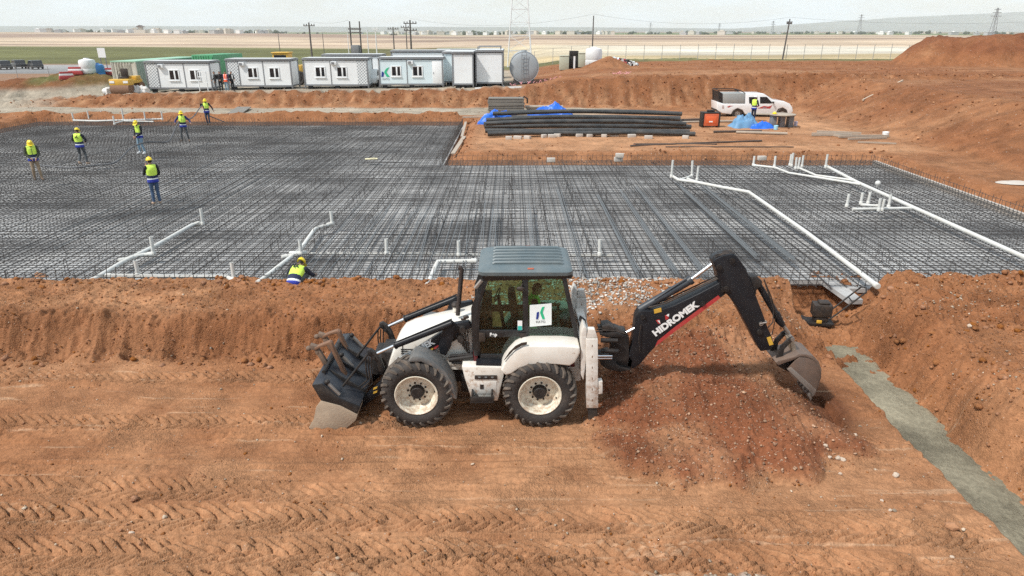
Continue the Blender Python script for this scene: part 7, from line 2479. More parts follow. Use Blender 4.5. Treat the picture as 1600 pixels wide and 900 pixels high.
# ---- black pipes, bearers, plywood
PEP = mat('black_pe_pipe', (0.014, 0.018, 0.021), 0.38, dust=0.3, dust_col=(0.22, 0.19, 0.16), var=0.2, scale=2)
rows = [(762, 1086, 213, 0.0, 0), (758, 1076, 212, 0.10, 1), (757, 1078, 206, 0.16, 0), (759, 1070, 208, 0.42, 1), (756, 1066, 200, 0.10, 0), (760, 1062, 202, 0.45, 2), (762, 1064, 196, 0.14, 1), (764, 1062, 192, 0.18, 0), (770, 1063, 194, 0.52, 2), (768, 1061, 190, 0.40, 1)]
plab = ['frontmost black pipe of the stack, lying on the ground', 'black pipe second from the front, bottom of the stack', 'long black pipe in the front row, left end sticking out farthest', 'black pipe resting on top of the two front pipes', 'black pipe in the middle of the stack, bottom row',
        'black pipe in the middle of the stack, upper row', 'black pipe in the back half, bottom row', 'rearmost black pipe lying on the ground', 'topmost black pipe of the stack', 'black pipe at the back, upper row']
for i, (a, b_, py, dz, sd) in enumerate(rows):
    p0, p1 = on(a, py, 0.95), on(b_, py, 0.95)
    q = random.Random(i)
    pts = []
    for k in range(13):
        t = k / 12
        x_ = p0[0] + (p1[0] - p0[0]) * t
        pts.append((x_, p0[1] + 0.12 * math.sin(t * 3 + i) + 0.05 * math.sin(t * 9 + i), 1.10 + dz + 0.16 * math.sin(t * math.pi) * (1 if dz > 0.3 else 0.3) + 0.02 * math.sin(t * 11 + 2 * i)))
    m = MB(); m.tube(pts, 0.135, 14)
    simple('black_pipe', plab[i], 'pipe', m, PEP, (0, 0, 0), group='black plastic pipes stacked on the sand')
for i, (px, py) in enumerate(((795, 217), (809, 216), (824, 216), (850, 215), (862, 215), (871, 214), (905, 214), (921, 214), (944, 214), (960, 213), (987, 215), (1013, 218), (1071, 217))):
    x0, y0, _ = on(px, py, 0.92)
    o = inst(BLK, 'concrete_block', None, (x0, y0, zat(x0, y0) - 0.02), q.uniform(-.6, .6), scale=(q.uniform(.7, 1.3), 1, 1))
    tag(o, ['leftmost','second','third','fourth','fifth','sixth','seventh','eighth','ninth','tenth','eleventh','twelfth','rightmost'][i] + (' pale concrete block in the row at the foot of the black pipes' if i in (0, 12) else ' pale concrete block from the left at the foot of the black pipes'), 'block', 'concrete blocks along the pipe pile')
sx0, sy0, _ = on(763, 176, 0.9)
shs = thing('plywood_stack', 'grey stack of formwork sheets behind the pipe pile', 'sheet stack', (sx0, sy0, zat(sx0 + 1, sy0)))
PLYG = mat('grey_formwork', (0.17, 0.155, 0.135), 0.85, dust=0.4, dust_col=(0.3, 0.27, 0.23), var=0.3, scale=3)
for k in range(14):
    m = MB(); m.b2(0, 2.75, 0, 1.25, 0, 0.062); o = m.build('sheet', PLYG, shs); o.location = (q.uniform(-.05, .05), q.uniform(-.05, .05), 0.14 + 0.070 * k); o.rotation_euler = (0, 0, q.uniform(-.012, .012))
m = MB(); m.tube([(2.6, 0.4, 0.9), (2.75, 0.4, 1.22), (3.0, 0.4, 1.05), (3.0, 0.4, 0.7)], 0.07, 8); m.build('hanging_hose', BLACK_RUB, shs)
m = MB(); m.b2(0.2, 0.35, 0.05, 1.2, 0, 0.14); m.b2(2.3, 2.45, 0.05, 1.2, 0, 0.14); m.build('bearer', PLY, shs)
for i, (a, b_, py, h_, lab) in enumerate(((822, 882, 175, 0.45, 'low stack of boards right of the grey sheet stack'), (755, 832, 183, 0.25, 'pale boards lying in front of the grey sheet stack'))):
    p0, p1 = on(a, py, 0.9), on(b_, py, 0.9)
    t = thing('board_stack', lab, 'boards', (p0[0], p0[1], zat(p0[0], p0[1])))
    for k in range(int(h_ / 0.09)):
        m = MB(); m.b2(0, p1[0] - p0[0], 0, 0.9, 0, 0.07); o = m.build('board', PLY, t); o.location = (q.uniform(-.1, .1), q.uniform(-.1, .1), 0.09 * k)
# timber and bar piles on the sand
def lying(label, p0, p1, r_, matl, name, cat, group=None, dz=0.0, square=True):
    a, b_ = Vector(on(*p0, 0.93)), Vector(on(*p1, 0.93))
    a.z, b_.z = zat(a.x, a.y) + r_ + dz, zat(b_.x, b_.y) + r_ + dz
    m = MB(); m.tube([a, a.lerp(b_, 0.5) + Vector((0, 0, 0.01)), b_], r_, 4 if square else 8)
    return simple(name, label, cat, m, matl, (0, 0, 0), group=group, smooth=not square)


tl = ['timber beam at the back of the right-hand pile', 'timber beam with a dark end in the right-hand pile', 'long timber beam in the middle of the right-hand pile', 'pale timber pole in front of the right-hand pile', 'short timber piece in the right-hand pile', 'thin pale lath nearest the mat, right-hand pile']
for i, (p0, p1, r_) in enumerate((((1276, 209), (1345, 211), 0.10), ((1268, 213), (1330, 214), 0.11), ((1310, 216), (1388, 215), 0.09), ((1325, 219), (1385, 217), 0.07), ((1290, 212), (1320, 216), 0.08), ((1340, 224), (1400, 226), 0.05))):
    lying(tl[i], p0, p1, r_, PLY, 'timber', 'timber', 'loose timbers on the right')
lying('long plank leaning up the right-hand earth slope', (1344, 181), (1408, 140), 0.09, PLY, 'plank', 'plank') if False else None
a = Vector((at(1344, 180, 50.5)[0], 50.5, 0)); b_ = Vector((at(1408, 139, 55)[0], 55, 0))
a.z = zat(a.x, a.y) + 0.08; b_.z = zat(b_.x, b_.y) + 0.12
m = MB(); m.tube([a, b_], 0.075, 4); simple('plank', 'long plank lying up the right-hand earth slope', 'plank', m, mat('pale_wood', (0.48, 0.38, 0.28), 0.8), (0, 0, 0))
BARS = mat('rusty_bars', (0.07, 0.05, 0.04), 0.7, var=0.3)
for i, (p0, p1, r_, lab) in enumerate((((985, 228), (1190, 221), 0.05, 'dark bar bundle on the sand below the generator'), ((990, 225), (1120, 226), 0.04, 'thin dark bars on the sand in front of the pipe pile'), ((1040, 230), (1240, 230), 0.03, 'thin bar lying along the earth lip above the mat'), ((1115, 207), (1190, 206), 0.07, 'bent steel bars in front of the tarpaulins'), ((1150, 208), (1230, 211), 0.08, 'grey tubes on the sand below the makeshift table'), ((1064, 190), (1096, 189), 0.09, 'pair of dark pipes between pile and generator'), ((1064, 192), (1150, 191), 0.07, 'pale pipe lying behind the generator'))):
    lying(lab, p0, p1, r_, BARS if 'pale' not in lab and 'grey' not in lab else PLY, 'steel_bars' if 'bar' in lab else 'tube', 'bars' if 'bar' in lab else 'pipe', square=False)
# ramp board from the road down to the mat
a, b_ = Vector(on(357, 186, 0.72)), Vector(on(382, 169, 0.95))
m = MB(); d = (b_ - a); s = Vector((0.55, 0, 0))
m.add([a - s, a + s, b_ + s, b_ - s] + [p - Vector((0, 0, 0.06)) for p in (a - s, a + s, b_ + s, b_ - s)], [(0, 1, 2, 3), (7, 6, 5, 4), (0, 4, 5, 1), (1, 5, 6, 2), (2, 6, 7, 3), (3, 7, 4, 0)])
simple('ramp_board', 'grey board ramp from the site road down to the mat', 'ramp', m, PLYG, (0, 0, 0.12), smooth=False)

# ---- plate compactor left in the trench
rmx, rmy = 7.62, 15.55
rz_ = zat(rmx, rmy)
cp = thing('compactor', 'small black soil compactor with a tube handle, left in the trench', 'compactor', (rmx, rmy, rz_ + 0.0), R(-10))
m = MB(); m.prism([(-0.36, 0.02), (0.22, 0.02), (0.30, 0.10), (-0.28, 0.10), (-0.44, 0.16)], -0.2, 0.2); m.build('base_plate', BLACKW, cp, bevel=0.01)
m = MB(); m.b2(-0.22, 0.22, -0.17, 0.17, 0.24, 0.56); m.b2(-0.10, 0.16, -0.12, 0.12, 0.56, 0.62); m.b2(-0.16, 0.16, -0.14, 0.14, 0.101, 0.238); m.build('engine', BLACK_RUB, cp, bevel=0.03)
m = MB(); m.b2(-0.12, 0.0, -0.215, -0.175, 0.1, 0.18); m.build('belt_cover', YELLOW, cp, bevel=0.01)
m = MB(); m.tube([(0.18, -0.17, 0.22), (0.55, -0.19, 0.62), (0.88, -0.19, 0.98), (0.92, 0.0, 1.02), (0.88, 0.19, 0.98), (0.55, 0.19, 0.62), (0.18, 0.17, 0.22)], 0.02, 8); m.tube([(0.62, -0.19, 0.70), (0.62, 0.19, 0.70)], 0.016, 6); m.build('handle', BLACKW, cp)

# ---- gear beyond: cabinets, small tank, rubbish, tapes
for i, (px, w_, lab) in enumerate(((882, 1.0, 'pale green cabinet on the plateau, left of the dark gap'), (909, 0.7, 'pale green cabinet on the plateau, right of the dark gap'))):
    xx = cx_(px, 80, 3.5); m = MB(); m.b2(-w_ / 2, w_ / 2, 0, 1.2, 0, 1.45); m.b2(-w_ / 2 - 0.03, w_ / 2 + 0.03, -0.04, 1.24, 1.45, 1.52)
    simple('cabinet', lab, 'cabinet', m, mat('pale_green_cabinet', (0.44, 0.47, 0.37), 0.6, dust=0.3), (xx, 80, zat(xx, 80)), bevel=0.02, group='pale cabinets on the plateau')
xx = cx_(897, 80.5, 3.5); m = MB(); m.b2(-0.75, 0.75, 0.2, 1.2, 0, 1.3); m.b2(-0.5, 0.5, 0.3, 1.0, 1.3, 1.85)
simple('generator_set', 'black generator set between the two pale cabinets', 'generator', m, BLACKW, (xx, 80.5, zat(xx, 80.5)), bevel=0.04)
m = MB(); m.b2(-0.1, 0.1, 0.0, 0.1, 0, 1.3); simple('post', 'white post in front of the black generator set', 'post', m, UPVC, (xx + 0.0, 80.2, zat(xx, 80.2)))
ibc('white plastic tank behind the small red earth heap', 927, 82.5, mat('white_plastic2', (0.74, 0.75, 0.75), 0.4, dust=0.15), 0.95, 2.0)
rb_ = MB(); rq = random.Random(4)
for k in range(240):
    a = rq.uniform(0, 6.28); rr3 = rq.random() ** 0.6
    rb_.box((2.6 * rr3 * math.cos(a), 1.2 * rr3 * math.sin(a), (1 - rr3) * 0.8 + rq.uniform(0.05, 0.2)), (rq.uniform(.15, .5), rq.uniform(.15, .4), rq.uniform(.08, .3)), Matrix.Rotation(rq.uniform(0, 3), 3, 'Z') @ Matrix.Rotation(rq.uniform(-.6, .6), 3, 'X'), mi=rq.choice([0, 0, 1, 1, 2, 3]))
xx = cx_(961, 82, 3.4)
o = rb_.build('rubbish', [SACK, BLACKW, RED, PANELB], None, smooth=False); o.location = (xx, 82, zat(xx, 82)); o['kind'] = 'stuff'; o['label'] = 'heap of mixed rubbish bags beyond the small red earth heap'; o['category'] = 'rubbish'
tp = MB()
PINK = mat('pink_tape', (0.75, 0.35, 0.37), 0.6)
for (px, py, n_) in ((809, 122, 6), (823, 124, 4), (842, 120, 5), (862, 118, 8), (872, 124, 6), (885, 120, 5), (966, 118, 6), (975, 125, 7)):
    x0, y0, _ = on(px, py, 2.5)
    y0 = min(max(y0, 60.9), 66.0); x0 = cx_(px, y0, 2.6)
    for k in range(n_):
        a = Vector((x0 + rq.uniform(-.6, .6), y0 + rq.uniform(-.7, .3), 0)); a.z = zat(a.x, a.y) + 0.06
        d = Vector((rq.uniform(-.35, .35), rq.uniform(-.1, .1), rq.uniform(0, .25)))
        tp.tube([a, a + d * 0.5 + Vector((0, 0, .06)), a + d], 0.03, 4)
o = tp.build('tape_scraps', PINK, None, smooth=False); o['kind'] = 'stuff'; o['label'] = 'scraps of pink warning tape strewn in front of the grey tank'; o['category'] = 'tape'
m = MB(); m.tube([(cx_(742, 62.6), 62.6, zat(-3, 62.6) + 0.12), (cx_(815, 62.2), 62.2, zat(0.5, 62.2) + 0.10)], 0.07, 4)
simple('white_beam', 'long white beam on the ground in front of the end-on cabins', 'beam', m, UPVC, (0, 0, 0))

# ---- poles, lattice mast, wires, fence
WOODP = mat('dark_pole', (0.10, 0.09, 0.085), 0.8, var=0.2)
WHITEP = mat('white_pole', (0.68, 0.68, 0.67), 0.5, var=0.05)


def pole(label, px, Y, pyt, r_=0.13, arms=(), matl=WOODP, name='utility_pole', lean=0.0, cat='pole', group='utility poles beyond the site'):
    x0 = cx_(px, Y, 3.5)
    z0 = zat(x0, Y)
    _, zt = at(px, pyt, Y)
    h = zt - z0
    t = thing(name, label, cat, (x0, Y, z0 - 0.2), 0, group)
    m = MB(); m.tube([(0, 0, 0), (lean * h, 0, h)], [r_, r_ * 0.7], 8); m.build('shaft', matl, t)
    for (dz, w_) in arms:
        m = MB(); m.b2(-w_ + lean * h, w_ + lean * h, -0.06, 0.06, h - dz - 0.06, h - dz + 0.06); m.build('cross_arm', matl, t)
        for s in (-0.9, -0.45, 0.45, 0.9):
            m = MB(); m.lathe_z([(0, 0), (0.07, 0), (0.09, 0.08), (0.05, 0.14), (0.08, 0.2), (0, 0.26)], (lean * h + s * w_, 0, h - dz + 0.062), 8); m.build('insulator', matl, t)
    return Vector((x0 + lean * h, Y, z0 + h))


t1 = pole('dark pole with one crossarm, left of the twin poles', 487, 118, 33, 0.16, ((0.5, 0.9),))
t2 = pole('left pole of the twin-pole transformer frame', 550, 112, 31, 0.14)
t3 = pole('right pole of the twin-pole transformer frame', 565, 112, 31, 0.14)
m = MB(); xm = (t2.x + t3.x) / 2; m.b2(xm - 1.0, xm + 1.0, 111.75, 111.85, t2.z - 1.4, t2.z - 1.2); m.b2(xm - 1.0, xm + 1.0, 111.75, 111.85, t2.z - 1.9, t2.z - 1.75)
simple('crossbar', 'double crossbar joining the twin poles', 'crossbar', m, WOODP, (0, 0, 0))
m = MB(); m.b2(-0.55, 0.55, -0.45, 0.45, 0, 1.3); m.b2(-0.7, -0.56, -0.3, 0.3, 0.1, 1.2); m.b2(0.56, 0.7, -0.3, 0.3, 0.1, 1.2)
simple('transformer', 'grey transformer box between the twin poles', 'transformer', m, POSTG, (xm, 111.6, zat(xm, 111.6) + 2.2), bevel=0.03)
m = MB(); m.b2(-0.9, 0.9, -0.5, 0.5, 0.0, 0.1); m.b2(-0.1, 0.1, -0.1, 0.1, -2.2, 0.0)
simple('platform', 'bracket carrying the transformer between the twin poles', 'bracket', m, POSTG, (xm, 111.6, zat(xm, 111.6) + 2.09))
pole('white lamp pole right of the twin poles', 576, 116, 45, 0.09, (), WHITEP, 'lamp_pole')
pole('white lamp pole with a small double head, right of the twin poles', 589, 110, 42, 0.10, ((0.2, 0.45),), WHITEP, 'lamp_pole')
pole('slim pole left of the twin poles', 545, 128, 50, 0.08, (), WHITEP, 'lamp_pole')
t4 = pole('short dark pole with two crossarms', 616, 135, 40, 0.14, ((0.4, 1.0), (1.4, 0.7)))
pole('slim dark pole between the two crossarm poles', 636, 140, 34, 0.12, ((0.8, 1.0),))
t5 = pole('tall dark pole with double crossarms behind the blue cabin', 643, 112, 29, 0.17, ((0.5, 1.0), (1.5, 1.0)))
t6 = pole('lone tall pole beyond the small red heap', 925, 97, 22, 0.10)
t7 = pole('leaning pole in the bright field on the right', 1223, 98, 27, 0.11, ((0.6, 0.35),), lean=0.055)
pole('far dark pole on the ploughed slope left', 436, 220, 52, 0.12)
pole('second far dark pole on the ploughed slope left', 505, 240, 50, 0.12)
WIRE = mat('wire', (0.10, 0.10, 0.10), 0.6)


def wire(label, a, b_, sag, r_=0.012):
    m = MB(); m.tube([a.lerp(b_, k / 14) - Vector((0, 0, sag * 4 * (k / 14) * (1 - k / 14))) for k in range(15)], r_, 4)
    simple('power_line', label, 'wire', m, WIRE, (0, 0, 0), group='power lines', smooth=False)


wire('power line between the lone tall pole and the leaning pole', t6, t7, 1.0)
wire('power line from the double-crossarm pole to the lone tall pole', t5, t6, 1.2)
wire('power line running out of the picture right of the leaning pole', t7, Vector((95, 110, 9.5)), 1.2)
wire('power line between the first pole and the twin poles', t1, t2, 0.4)
# lattice mast
mx_ = cx_(812, 104, 5)
mast = thing('lattice_mast', 'white lattice mast rising out of the picture above the tank', 'mast', (mx_, 104, zat(mx_, 104)))
MASTP = mat('mast_paint', (0.70, 0.70, 0.70), 0.5, var=0.1)
MH, w0, w1 = 26.0, 1.75, 0.28
wz = lambda z: w0 + (w1 - w0) * min(1, z / 20.0)
for sx_, sy_ in ((-1, -1), (1, -1), (1, 1), (-1, 1)):
    m = MB(); m.tube([(sx_ * w0, sy_ * w0, 0), (sx_ * w1, sy_ * w1, 20), (sx_ * w1, sy_ * w1, MH)], 0.085, 6); m.build('leg', MASTP, mast)
zs = [0, 2.2, 4.2, 6.0, 7.7, 9.3, 10.8, 12.2, 13.5, 14.8, 16, 17.2, 18.4, 19.6, 20.8, 22, 23.2, 24.4, 25.6]
for i in range(len(zs) - 1):
    a, b_ = zs[i], zs[i + 1]
    for (u, v) in (((-1, -1), (1, -1)), ((1, -1), (1, 1)), ((1, 1), (-1, 1)), ((-1, 1), (-1, -1))):
        m = MB()
        if i % 2:
            u, v = v, u
        m.tube([(u[0] * wz(a), u[1] * wz(a), a), (v[0] * wz(b_), v[1] * wz(b_), b_)], 0.045, 4); m.build('brace', MASTP, mast)
        m = MB(); m.tube([(u[0] * wz(b_), u[1] * wz(b_), b_), (v[0] * wz(b_), v[1] * wz(b_), b_)], 0.045, 4); m.build('strut', MASTP, mast)
# fence
FEN = mat('fence_post', (0.30, 0.30, 0.29), 0.7, var=0.1)
def fence(label, p0, p1, n, h=2.0):
    f = thing('wire_fence', label, 'fence', (p0[0], p0[1], zat(*p0)))
    F0 = f.location.copy()
    tops = []
    for k in range(n + 1):
        t = k / n
        x_, y_ = p0[0] + (p1[0] - p0[0]) * t, p0[1] + (p1[1] - p0[1]) * t
        z_ = zat(x_, y_)
        m = MB(); m.cyl((0, 0, -0.1), (0, 0, h), 0.035, 6); o = m.build('post', FEN, f); o.location = Vector((x_, y_, z_)) - F0
        tops.append(Vector((x_, y_, z_)))
    for hh in (0.3, 0.9, 1.5, h - 0.05):
        m = MB(); m.tube([p + Vector((0, 0, hh)) for p in tops], 0.012, 4); o = m.build('wire', FEN, f, smooth=False); o.location = -F0


fence('wire fence along the far side of the brown plateau', (3.0, 96.0), (62.0, 100.0), 24)
fence('wire fence along the road on the far left', (-80.0, 92.0), (-38.0, 90.0), 10, 1.8)

# ---- far town, trees, pylons
TOWN = [mat('far_wall_white', (0.72, 0.71, 0.69), 0.8), mat('far_wall_cream', (0.55, 0.50, 0.43), 0.8), mat('far_wall_grey', (0.40, 0.40, 0.40), 0.8)]
tq = random.Random(21)
house_me = []
for k in range(6):
    m = MB(); w_, d_, h_ = tq.uniform(7, 20), tq.uniform(6, 10), tq.uniform(3.5, 7)
    m.b2(-w_ / 2, w_ / 2, -d_ / 2, d_ / 2, -2, h_)
    if k % 2:
        m.b2(-w_ * 0.3, w_ * 0.2, -d_ * 0.3, d_ * 0.4, h_, h_ + 1.6)
    m.b2(-w_ / 2 - 0.3, w_ / 2 + 0.3, -d_ / 2 - 0.3, d_ / 2 + 0.3, h_ - 0.5, h_ - 0.1)
    house_me.append(m.mesh('house', [TOWN[k % 3]], smooth=False))
for i in range(280):
    u = tq.random()
    px = tq.choice([tq.gauss(700, 60), tq.uniform(60, 380), tq.uniform(330, 420), tq.uniform(640, 960), tq.uniform(640, 960), tq.uniform(1000, 1590), tq.uniform(60, 420), tq.gauss(230, 60)])
    Y = tq.uniform(1150, 2000) if px < 440 else tq.uniform(1250, 2300)
    x0 = (px - 800) / FPX * Y * 0.94
    hk = tq.randrange(6)
    o = inst(house_me[hk], 'house', None, (x0, Y, zat(x0, Y)), tq.uniform(0, 3))
    where = 'on the skyline left of the power poles' if px < 487 else ('on the skyline behind the poles and mast' if px < 830 else 'on the skyline right of the lattice mast')
    tag(o, 'tiny far-off ' + ('white', 'cream', 'grey')[hk % 3] + ' building ' + where, 'house', ('white', 'cream', 'grey')[hk % 3] + ' town buildings ' + where)
pv = thing('villa', 'house with a raised roof pavilion on the low hill, left skyline', 'house', (-600, 1180, zat(-600, 1180)))
pz = MB(); pz.b2(-9, 9, -6, 6, -1, 5); pz.build('wall', TOWN[1], pv)
pz = MB(); pz.b2(-3, 3, -3, 3, 5, 9); pz.build('tower', TOWN[1], pv)
pz = MB(); pz.prism([(-6, 9), (6, 9), (0, 12)], -5, 5); pz.build('roof', mat('dark_roof', (0.12, 0.09, 0.08), 0.8), pv)
FOL = mat('far_foliage', (0.045, 0.062, 0.032), 0.9, var=0.4, scale=0.05)
tr = MB()
for i in range(420):
    px = tq.choice([tq.gauss(350, 50), tq.uniform(50, 420), tq.uniform(680, 960), tq.uniform(700, 800), tq.uniform(980, 1580)])
    Y = tq.uniform(1450, 2700)
    x0 = (px - 800) / FPX * Y * 0.94
    z0 = zat(x0, Y)
    r_ = tq.uniform(3.0, 6.5)
    for k in range(4):
        tr.ball((x0 + tq.uniform(-r_, r_), Y + tq.uniform(-2, 2), z0 + r_ * tq.uniform(0.3, 0.8)), (r_ * tq.uniform(.5, .9), r_ * 0.7, r_ * tq.uniform(.4, .8)), 6, 4)
o = tr.build('tree_belt', FOL, None, smooth=False); o['kind'] = 'stuff'; o['label'] = 'dark scattered trees of the far-off town'; o['category'] = 'trees'
for i, (px, Y, h_, lab) in enumerate(((1205, 1500, 26, 'tiny pylon on the horizon left of the leaning pole'), (1340, 1300, 34, 'far pylon in front of the blue ridge'), (1548, 700, 26, 'pylon rising behind the big earth heap'), (1015, 1700, 26, 'tiny pylon on the horizon right of the lone pole'), (1122, 1700, 24, 'tiny pylon on the horizon, middle right'))):
    x0 = (px - 800) / FPX * Y * 0.94
    t = thing('pylon', lab, 'pylon', (x0, Y, zat(x0, Y)), 0, 'far pylons')
    for sx_, sy_ in ((-1, -1), (1, -1), (1, 1), (-1, 1)):
        m = MB(); m.tube([(sx_ * h_ * 0.09, sy_ * h_ * 0.09, 0), (sx_ * 0.4, sy_ * 0.4, h_)], 0.22, 4); m.build('leg', POSTG, t)
    for k, (zz, w_) in enumerate(((0.72, 0.20), (0.84, 0.16), (0.95, 0.12))):
        m = MB(); m.b2(-h_ * w_, h_ * w_, -0.25, 0.25, h_ * zz - 0.25, h_ * zz + 0.25); m.build('cross_arm', POSTG, t)
    for k in range(6):
        za, zb2 = h_ * k / 6, h_ * (k + 1) / 6
        wa, wb = h_ * 0.09 * (1 - k / 6) + 0.4 * k / 6, h_ * 0.09 * (1 - (k + 1) / 6) + 0.4 * (k + 1) / 6
        m = MB(); m.tube([(-wa, -wa, za), (wb, -wb, zb2)], 0.14, 4); m.build('brace', POSTG, t)

# ================================================================== loose stones, clods, gravel
def scatter(name, label, cat, pts, sizes, cols, seed, flat=0.75):
    g = np.random.default_rng(seed)
    phi = (1 + 5 ** 0.5) / 2
    iv = np.array([(-1, phi, 0), (1, phi, 0), (-1, -phi, 0), (1, -phi, 0), (0, -1, phi), (0, 1, phi), (0, -1, -phi), (0, 1, -phi), (phi, 0, -1), (phi, 0, 1), (-phi, 0, -1), (-phi, 0, 1)]) / np.sqrt(1 + phi * phi)
    it = np.array([(0, 11, 5), (0, 5, 1), (0, 1, 7), (0, 7, 10), (0, 10, 11), (1, 5, 9), (5, 11, 4), (11, 10, 2), (10, 7, 6), (7, 1, 8), (3, 9, 4), (3, 4, 2), (3, 2, 6), (3, 6, 8), (3, 8, 9), (4, 9, 5), (2, 4, 11), (6, 2, 10), (8, 6, 7), (9, 8, 1)])
    n = len(pts)
    V_ = iv[None] * (1 + g.uniform(-0.32, 0.32, (n, 12, 1)))
    V_ = V_ * g.uniform(0.65, 1.25, (n, 1, 3)) * np.array((1, 1, flat))
    a = g.uniform(0, 6.28, n); c_, s_ = np.cos(a), np.sin(a)
    X_ = V_[..., 0] * c_[:, None] - V_[..., 1] * s_[:, None]; Y_ = V_[..., 0] * s_[:, None] + V_[..., 1] * c_[:, None]
    V_ = np.stack([X_, Y_, V_[..., 2]], -1) * sizes[:, None, None] + pts[:, None, :]
    F_ = (it[None] + (np.arange(n) * 12)[:, None, None]).reshape(-1, 3).astype(np.int32)
    me = bpy.data.meshes.new(name)
    co = V_.reshape(-1, 3).astype(np.float32)
    me.vertices.add(len(co)); me.vertices.foreach_set('co', co.ravel())
    me.loops.add(F_.size); me.loops.foreach_set('vertex_index', F_.ravel())
    me.polygons.add(len(F_)); me.polygons.foreach_set('loop_start', np.arange(0, F_.size, 3, dtype=np.int32)); me.polygons.foreach_set('loop_total', np.full(len(F_), 3, dtype=np.int32))
    ca = me.attributes.new('soil', 'FLOAT_COLOR', 'POINT')
    cc = np.repeat(np.concatenate([cols, np.zeros((n, 1))], 1), 12, 0).astype(np.float32)
    ca.data.foreach_set('color', cc.ravel())
    me.materials.append(G_STONE)
    me.update(calc_edges=True); me.validate()
    o = bpy.data.objects.new(name, me); COL.objects.link(o)
    o['kind'] = 'stuff'; o['label'] = label; o['category'] = cat
    return o


G_STONE = ground_material('stone_surface', True)


def zarr(x, y):
    i = np.clip(np.searchsorted(NEARX, x), 1, len(NEARX) - 1); j = np.clip(np.searchsorted(NEARY, y), 1, len(NEARY) - 1)
    return NEARZ[j, i]


g = np.random.default_rng(77)
# clods: dense along ridges, bank foot, bank top, spoil
N_ = 90000
x = g.uniform(-13.5, 13.6, N_); y = g.uniform(6.2, 16.7, N_)
sp_ = spoil(x, y)
dens = 0.010 + 0.09 * np.clip(fbm(x * 0.5, y * 2.2, 601, 3) * 3, 0, 1)
for f, w, per, dep, k, sd, rg in TRACKS:
    dd = np.abs(y - f(x)) / (w / 2)
    dens = dens + 0.22 * np.exp(-((dd - 1.2) / 0.15) ** 2) * np.clip(0.4 + 2 * fbm(x * 0.8, y * 0.8, 603, 2), 0, 1) * ((x > rg[0]) & (x < rg[1]))
dens = dens + 0.30 * np.exp(-((y - 9.55 - 0.03 * x) / 0.10) ** 2) * np.clip(0.3 + 2.5 * fbm(x * 0.6, 0 * y, 605, 2), 0, 1)
dens = dens + 0.26 * np.exp(-((y - 13.35) / 0.25) ** 2) + 0.20 * (y > 13.6)
dens = dens + 0.35 * np.exp(-((y - 16.2) / 0.3) ** 2) * np.clip(0.4 + 2.2 * fbm(x * 0.7, 0 * y, 607, 2), 0, 1)
dens = np.where(sp_ > 0.01, 0.45, dens)
dens = np.where(x > 8.2, 0.30, dens)
dens = np.where((x > 7.1) & (x < 8.2) & (y < 14.2), 0.02, dens)
keep = g.random(N_) < dens
x, y = x[keep], y[keep]
sz = 0.010 + 0.020 * g.random(len(x)) ** 2.5
big = g.random(len(x)) < np.where(y > 15.9, 0.14, np.where(np.abs(y - 13.3) < 0.35, 0.09, np.where((x > 8.3) & (x < 9.3), 0.07, 0.003)))
sz = np.where(big, g.uniform(0.030, 0.090, len(x)), sz)
spm_ = spoil(x, y) > 0.03
cb = C_TAN * 0.98 + (g.random((len(x), 1)) - 0.5) * 0.09
cb = np.where(spm_[:, None], np.where(g.random((len(x), 1)) < 0.45, C_RED * 1.2, np.array((0.30, 0.17, 0.11))) * (0.7 + 0.6 * g.random((len(x), 1))), cb)
sz = np.where(spm_, np.minimum(sz * 0.8, 0.04), sz)
P_ = np.stack([x, y, zarr(x, y) + sz * 0.25], -1)
scatter('soil_clods', 'loose soil clods strewn over the bench, bank and spoil heap', 'soil', P_, sz, np.clip(cb, 0.02, 0.7), 5)
# pale gravel on the spoil, the bank top behind the machine and the block on the right
N_ = 95000
x = g.uniform(-13.5, 13.6, N_); y = g.uniform(6.2, 16.7, N_)
d = 0.006 + 0 * x
d = d + 0.95 * (y > 14.2) * ss(-1.2, 0.2, x) * ss(4.6, 2.8, x) * np.clip(0.6 + 1.6 * fbm(x * 0.9, y * 0.9, 611, 3), 0, 1) + 0.12 * (y > 14.2) * ss(3, 4, x) * ss(7.0, 6.5, x)
d = d + 0.15 * (spoil(x, y) > 0.03)
d = d + 0.16 * (x > 8.6) * np.clip(0.2 + 2.6 * fbm(x * 0.7, y * 0.7, 613, 3), 0, 1)
d = d + 0.25 * np.exp(-(((x + 12.5) / 1.4) ** 2 + ((y - 11.6) / 0.6) ** 2))
gp2 = 0.62 - np.sqrt(((x - 2.6) / 2.4) ** 2 + ((y - 6.55) / 0.75) ** 2)
d = d + 0.9 * (gp2 + 0.5 * fbm(x * 3, y * 3, 311, 3) > 0.05)
d = np.where((x > 7.1) & (x < 8.2) & (y < 14.2), 0.0, d)
keep = g.random(N_) < d
x, y = x[keep], y[keep]
sz = 0.010 + 0.022 * g.random(len(x)) ** 2.2
sz = np.where((y > 14.2) & (x > -1.2) & (x < 4.6), sz * 1.45, sz)
cb = np.array((0.47, 0.37, 0.275)) * (0.55 + 0.75 * g.random((len(x), 1)))
cb = np.where(((y > 14.2) & (x > -1.2) & (x < 4.6))[:, None], np.array((0.52, 0.48, 0.43)) * (0.5 + 0.8 * g.random((len(x), 1))), cb)
cb = np.where((spoil(x, y) > 0.03)[:, None], cb * np.array((0.85, 0.68, 0.60)), cb)
P_ = np.stack([x, y, zarr(x, y) + sz * 0.3], -1)
scatter('gravel', 'pale stone chips on the spoil heap and the bank top', 'gravel', P_, sz, np.clip(cb, 0.02, 0.8), 6)

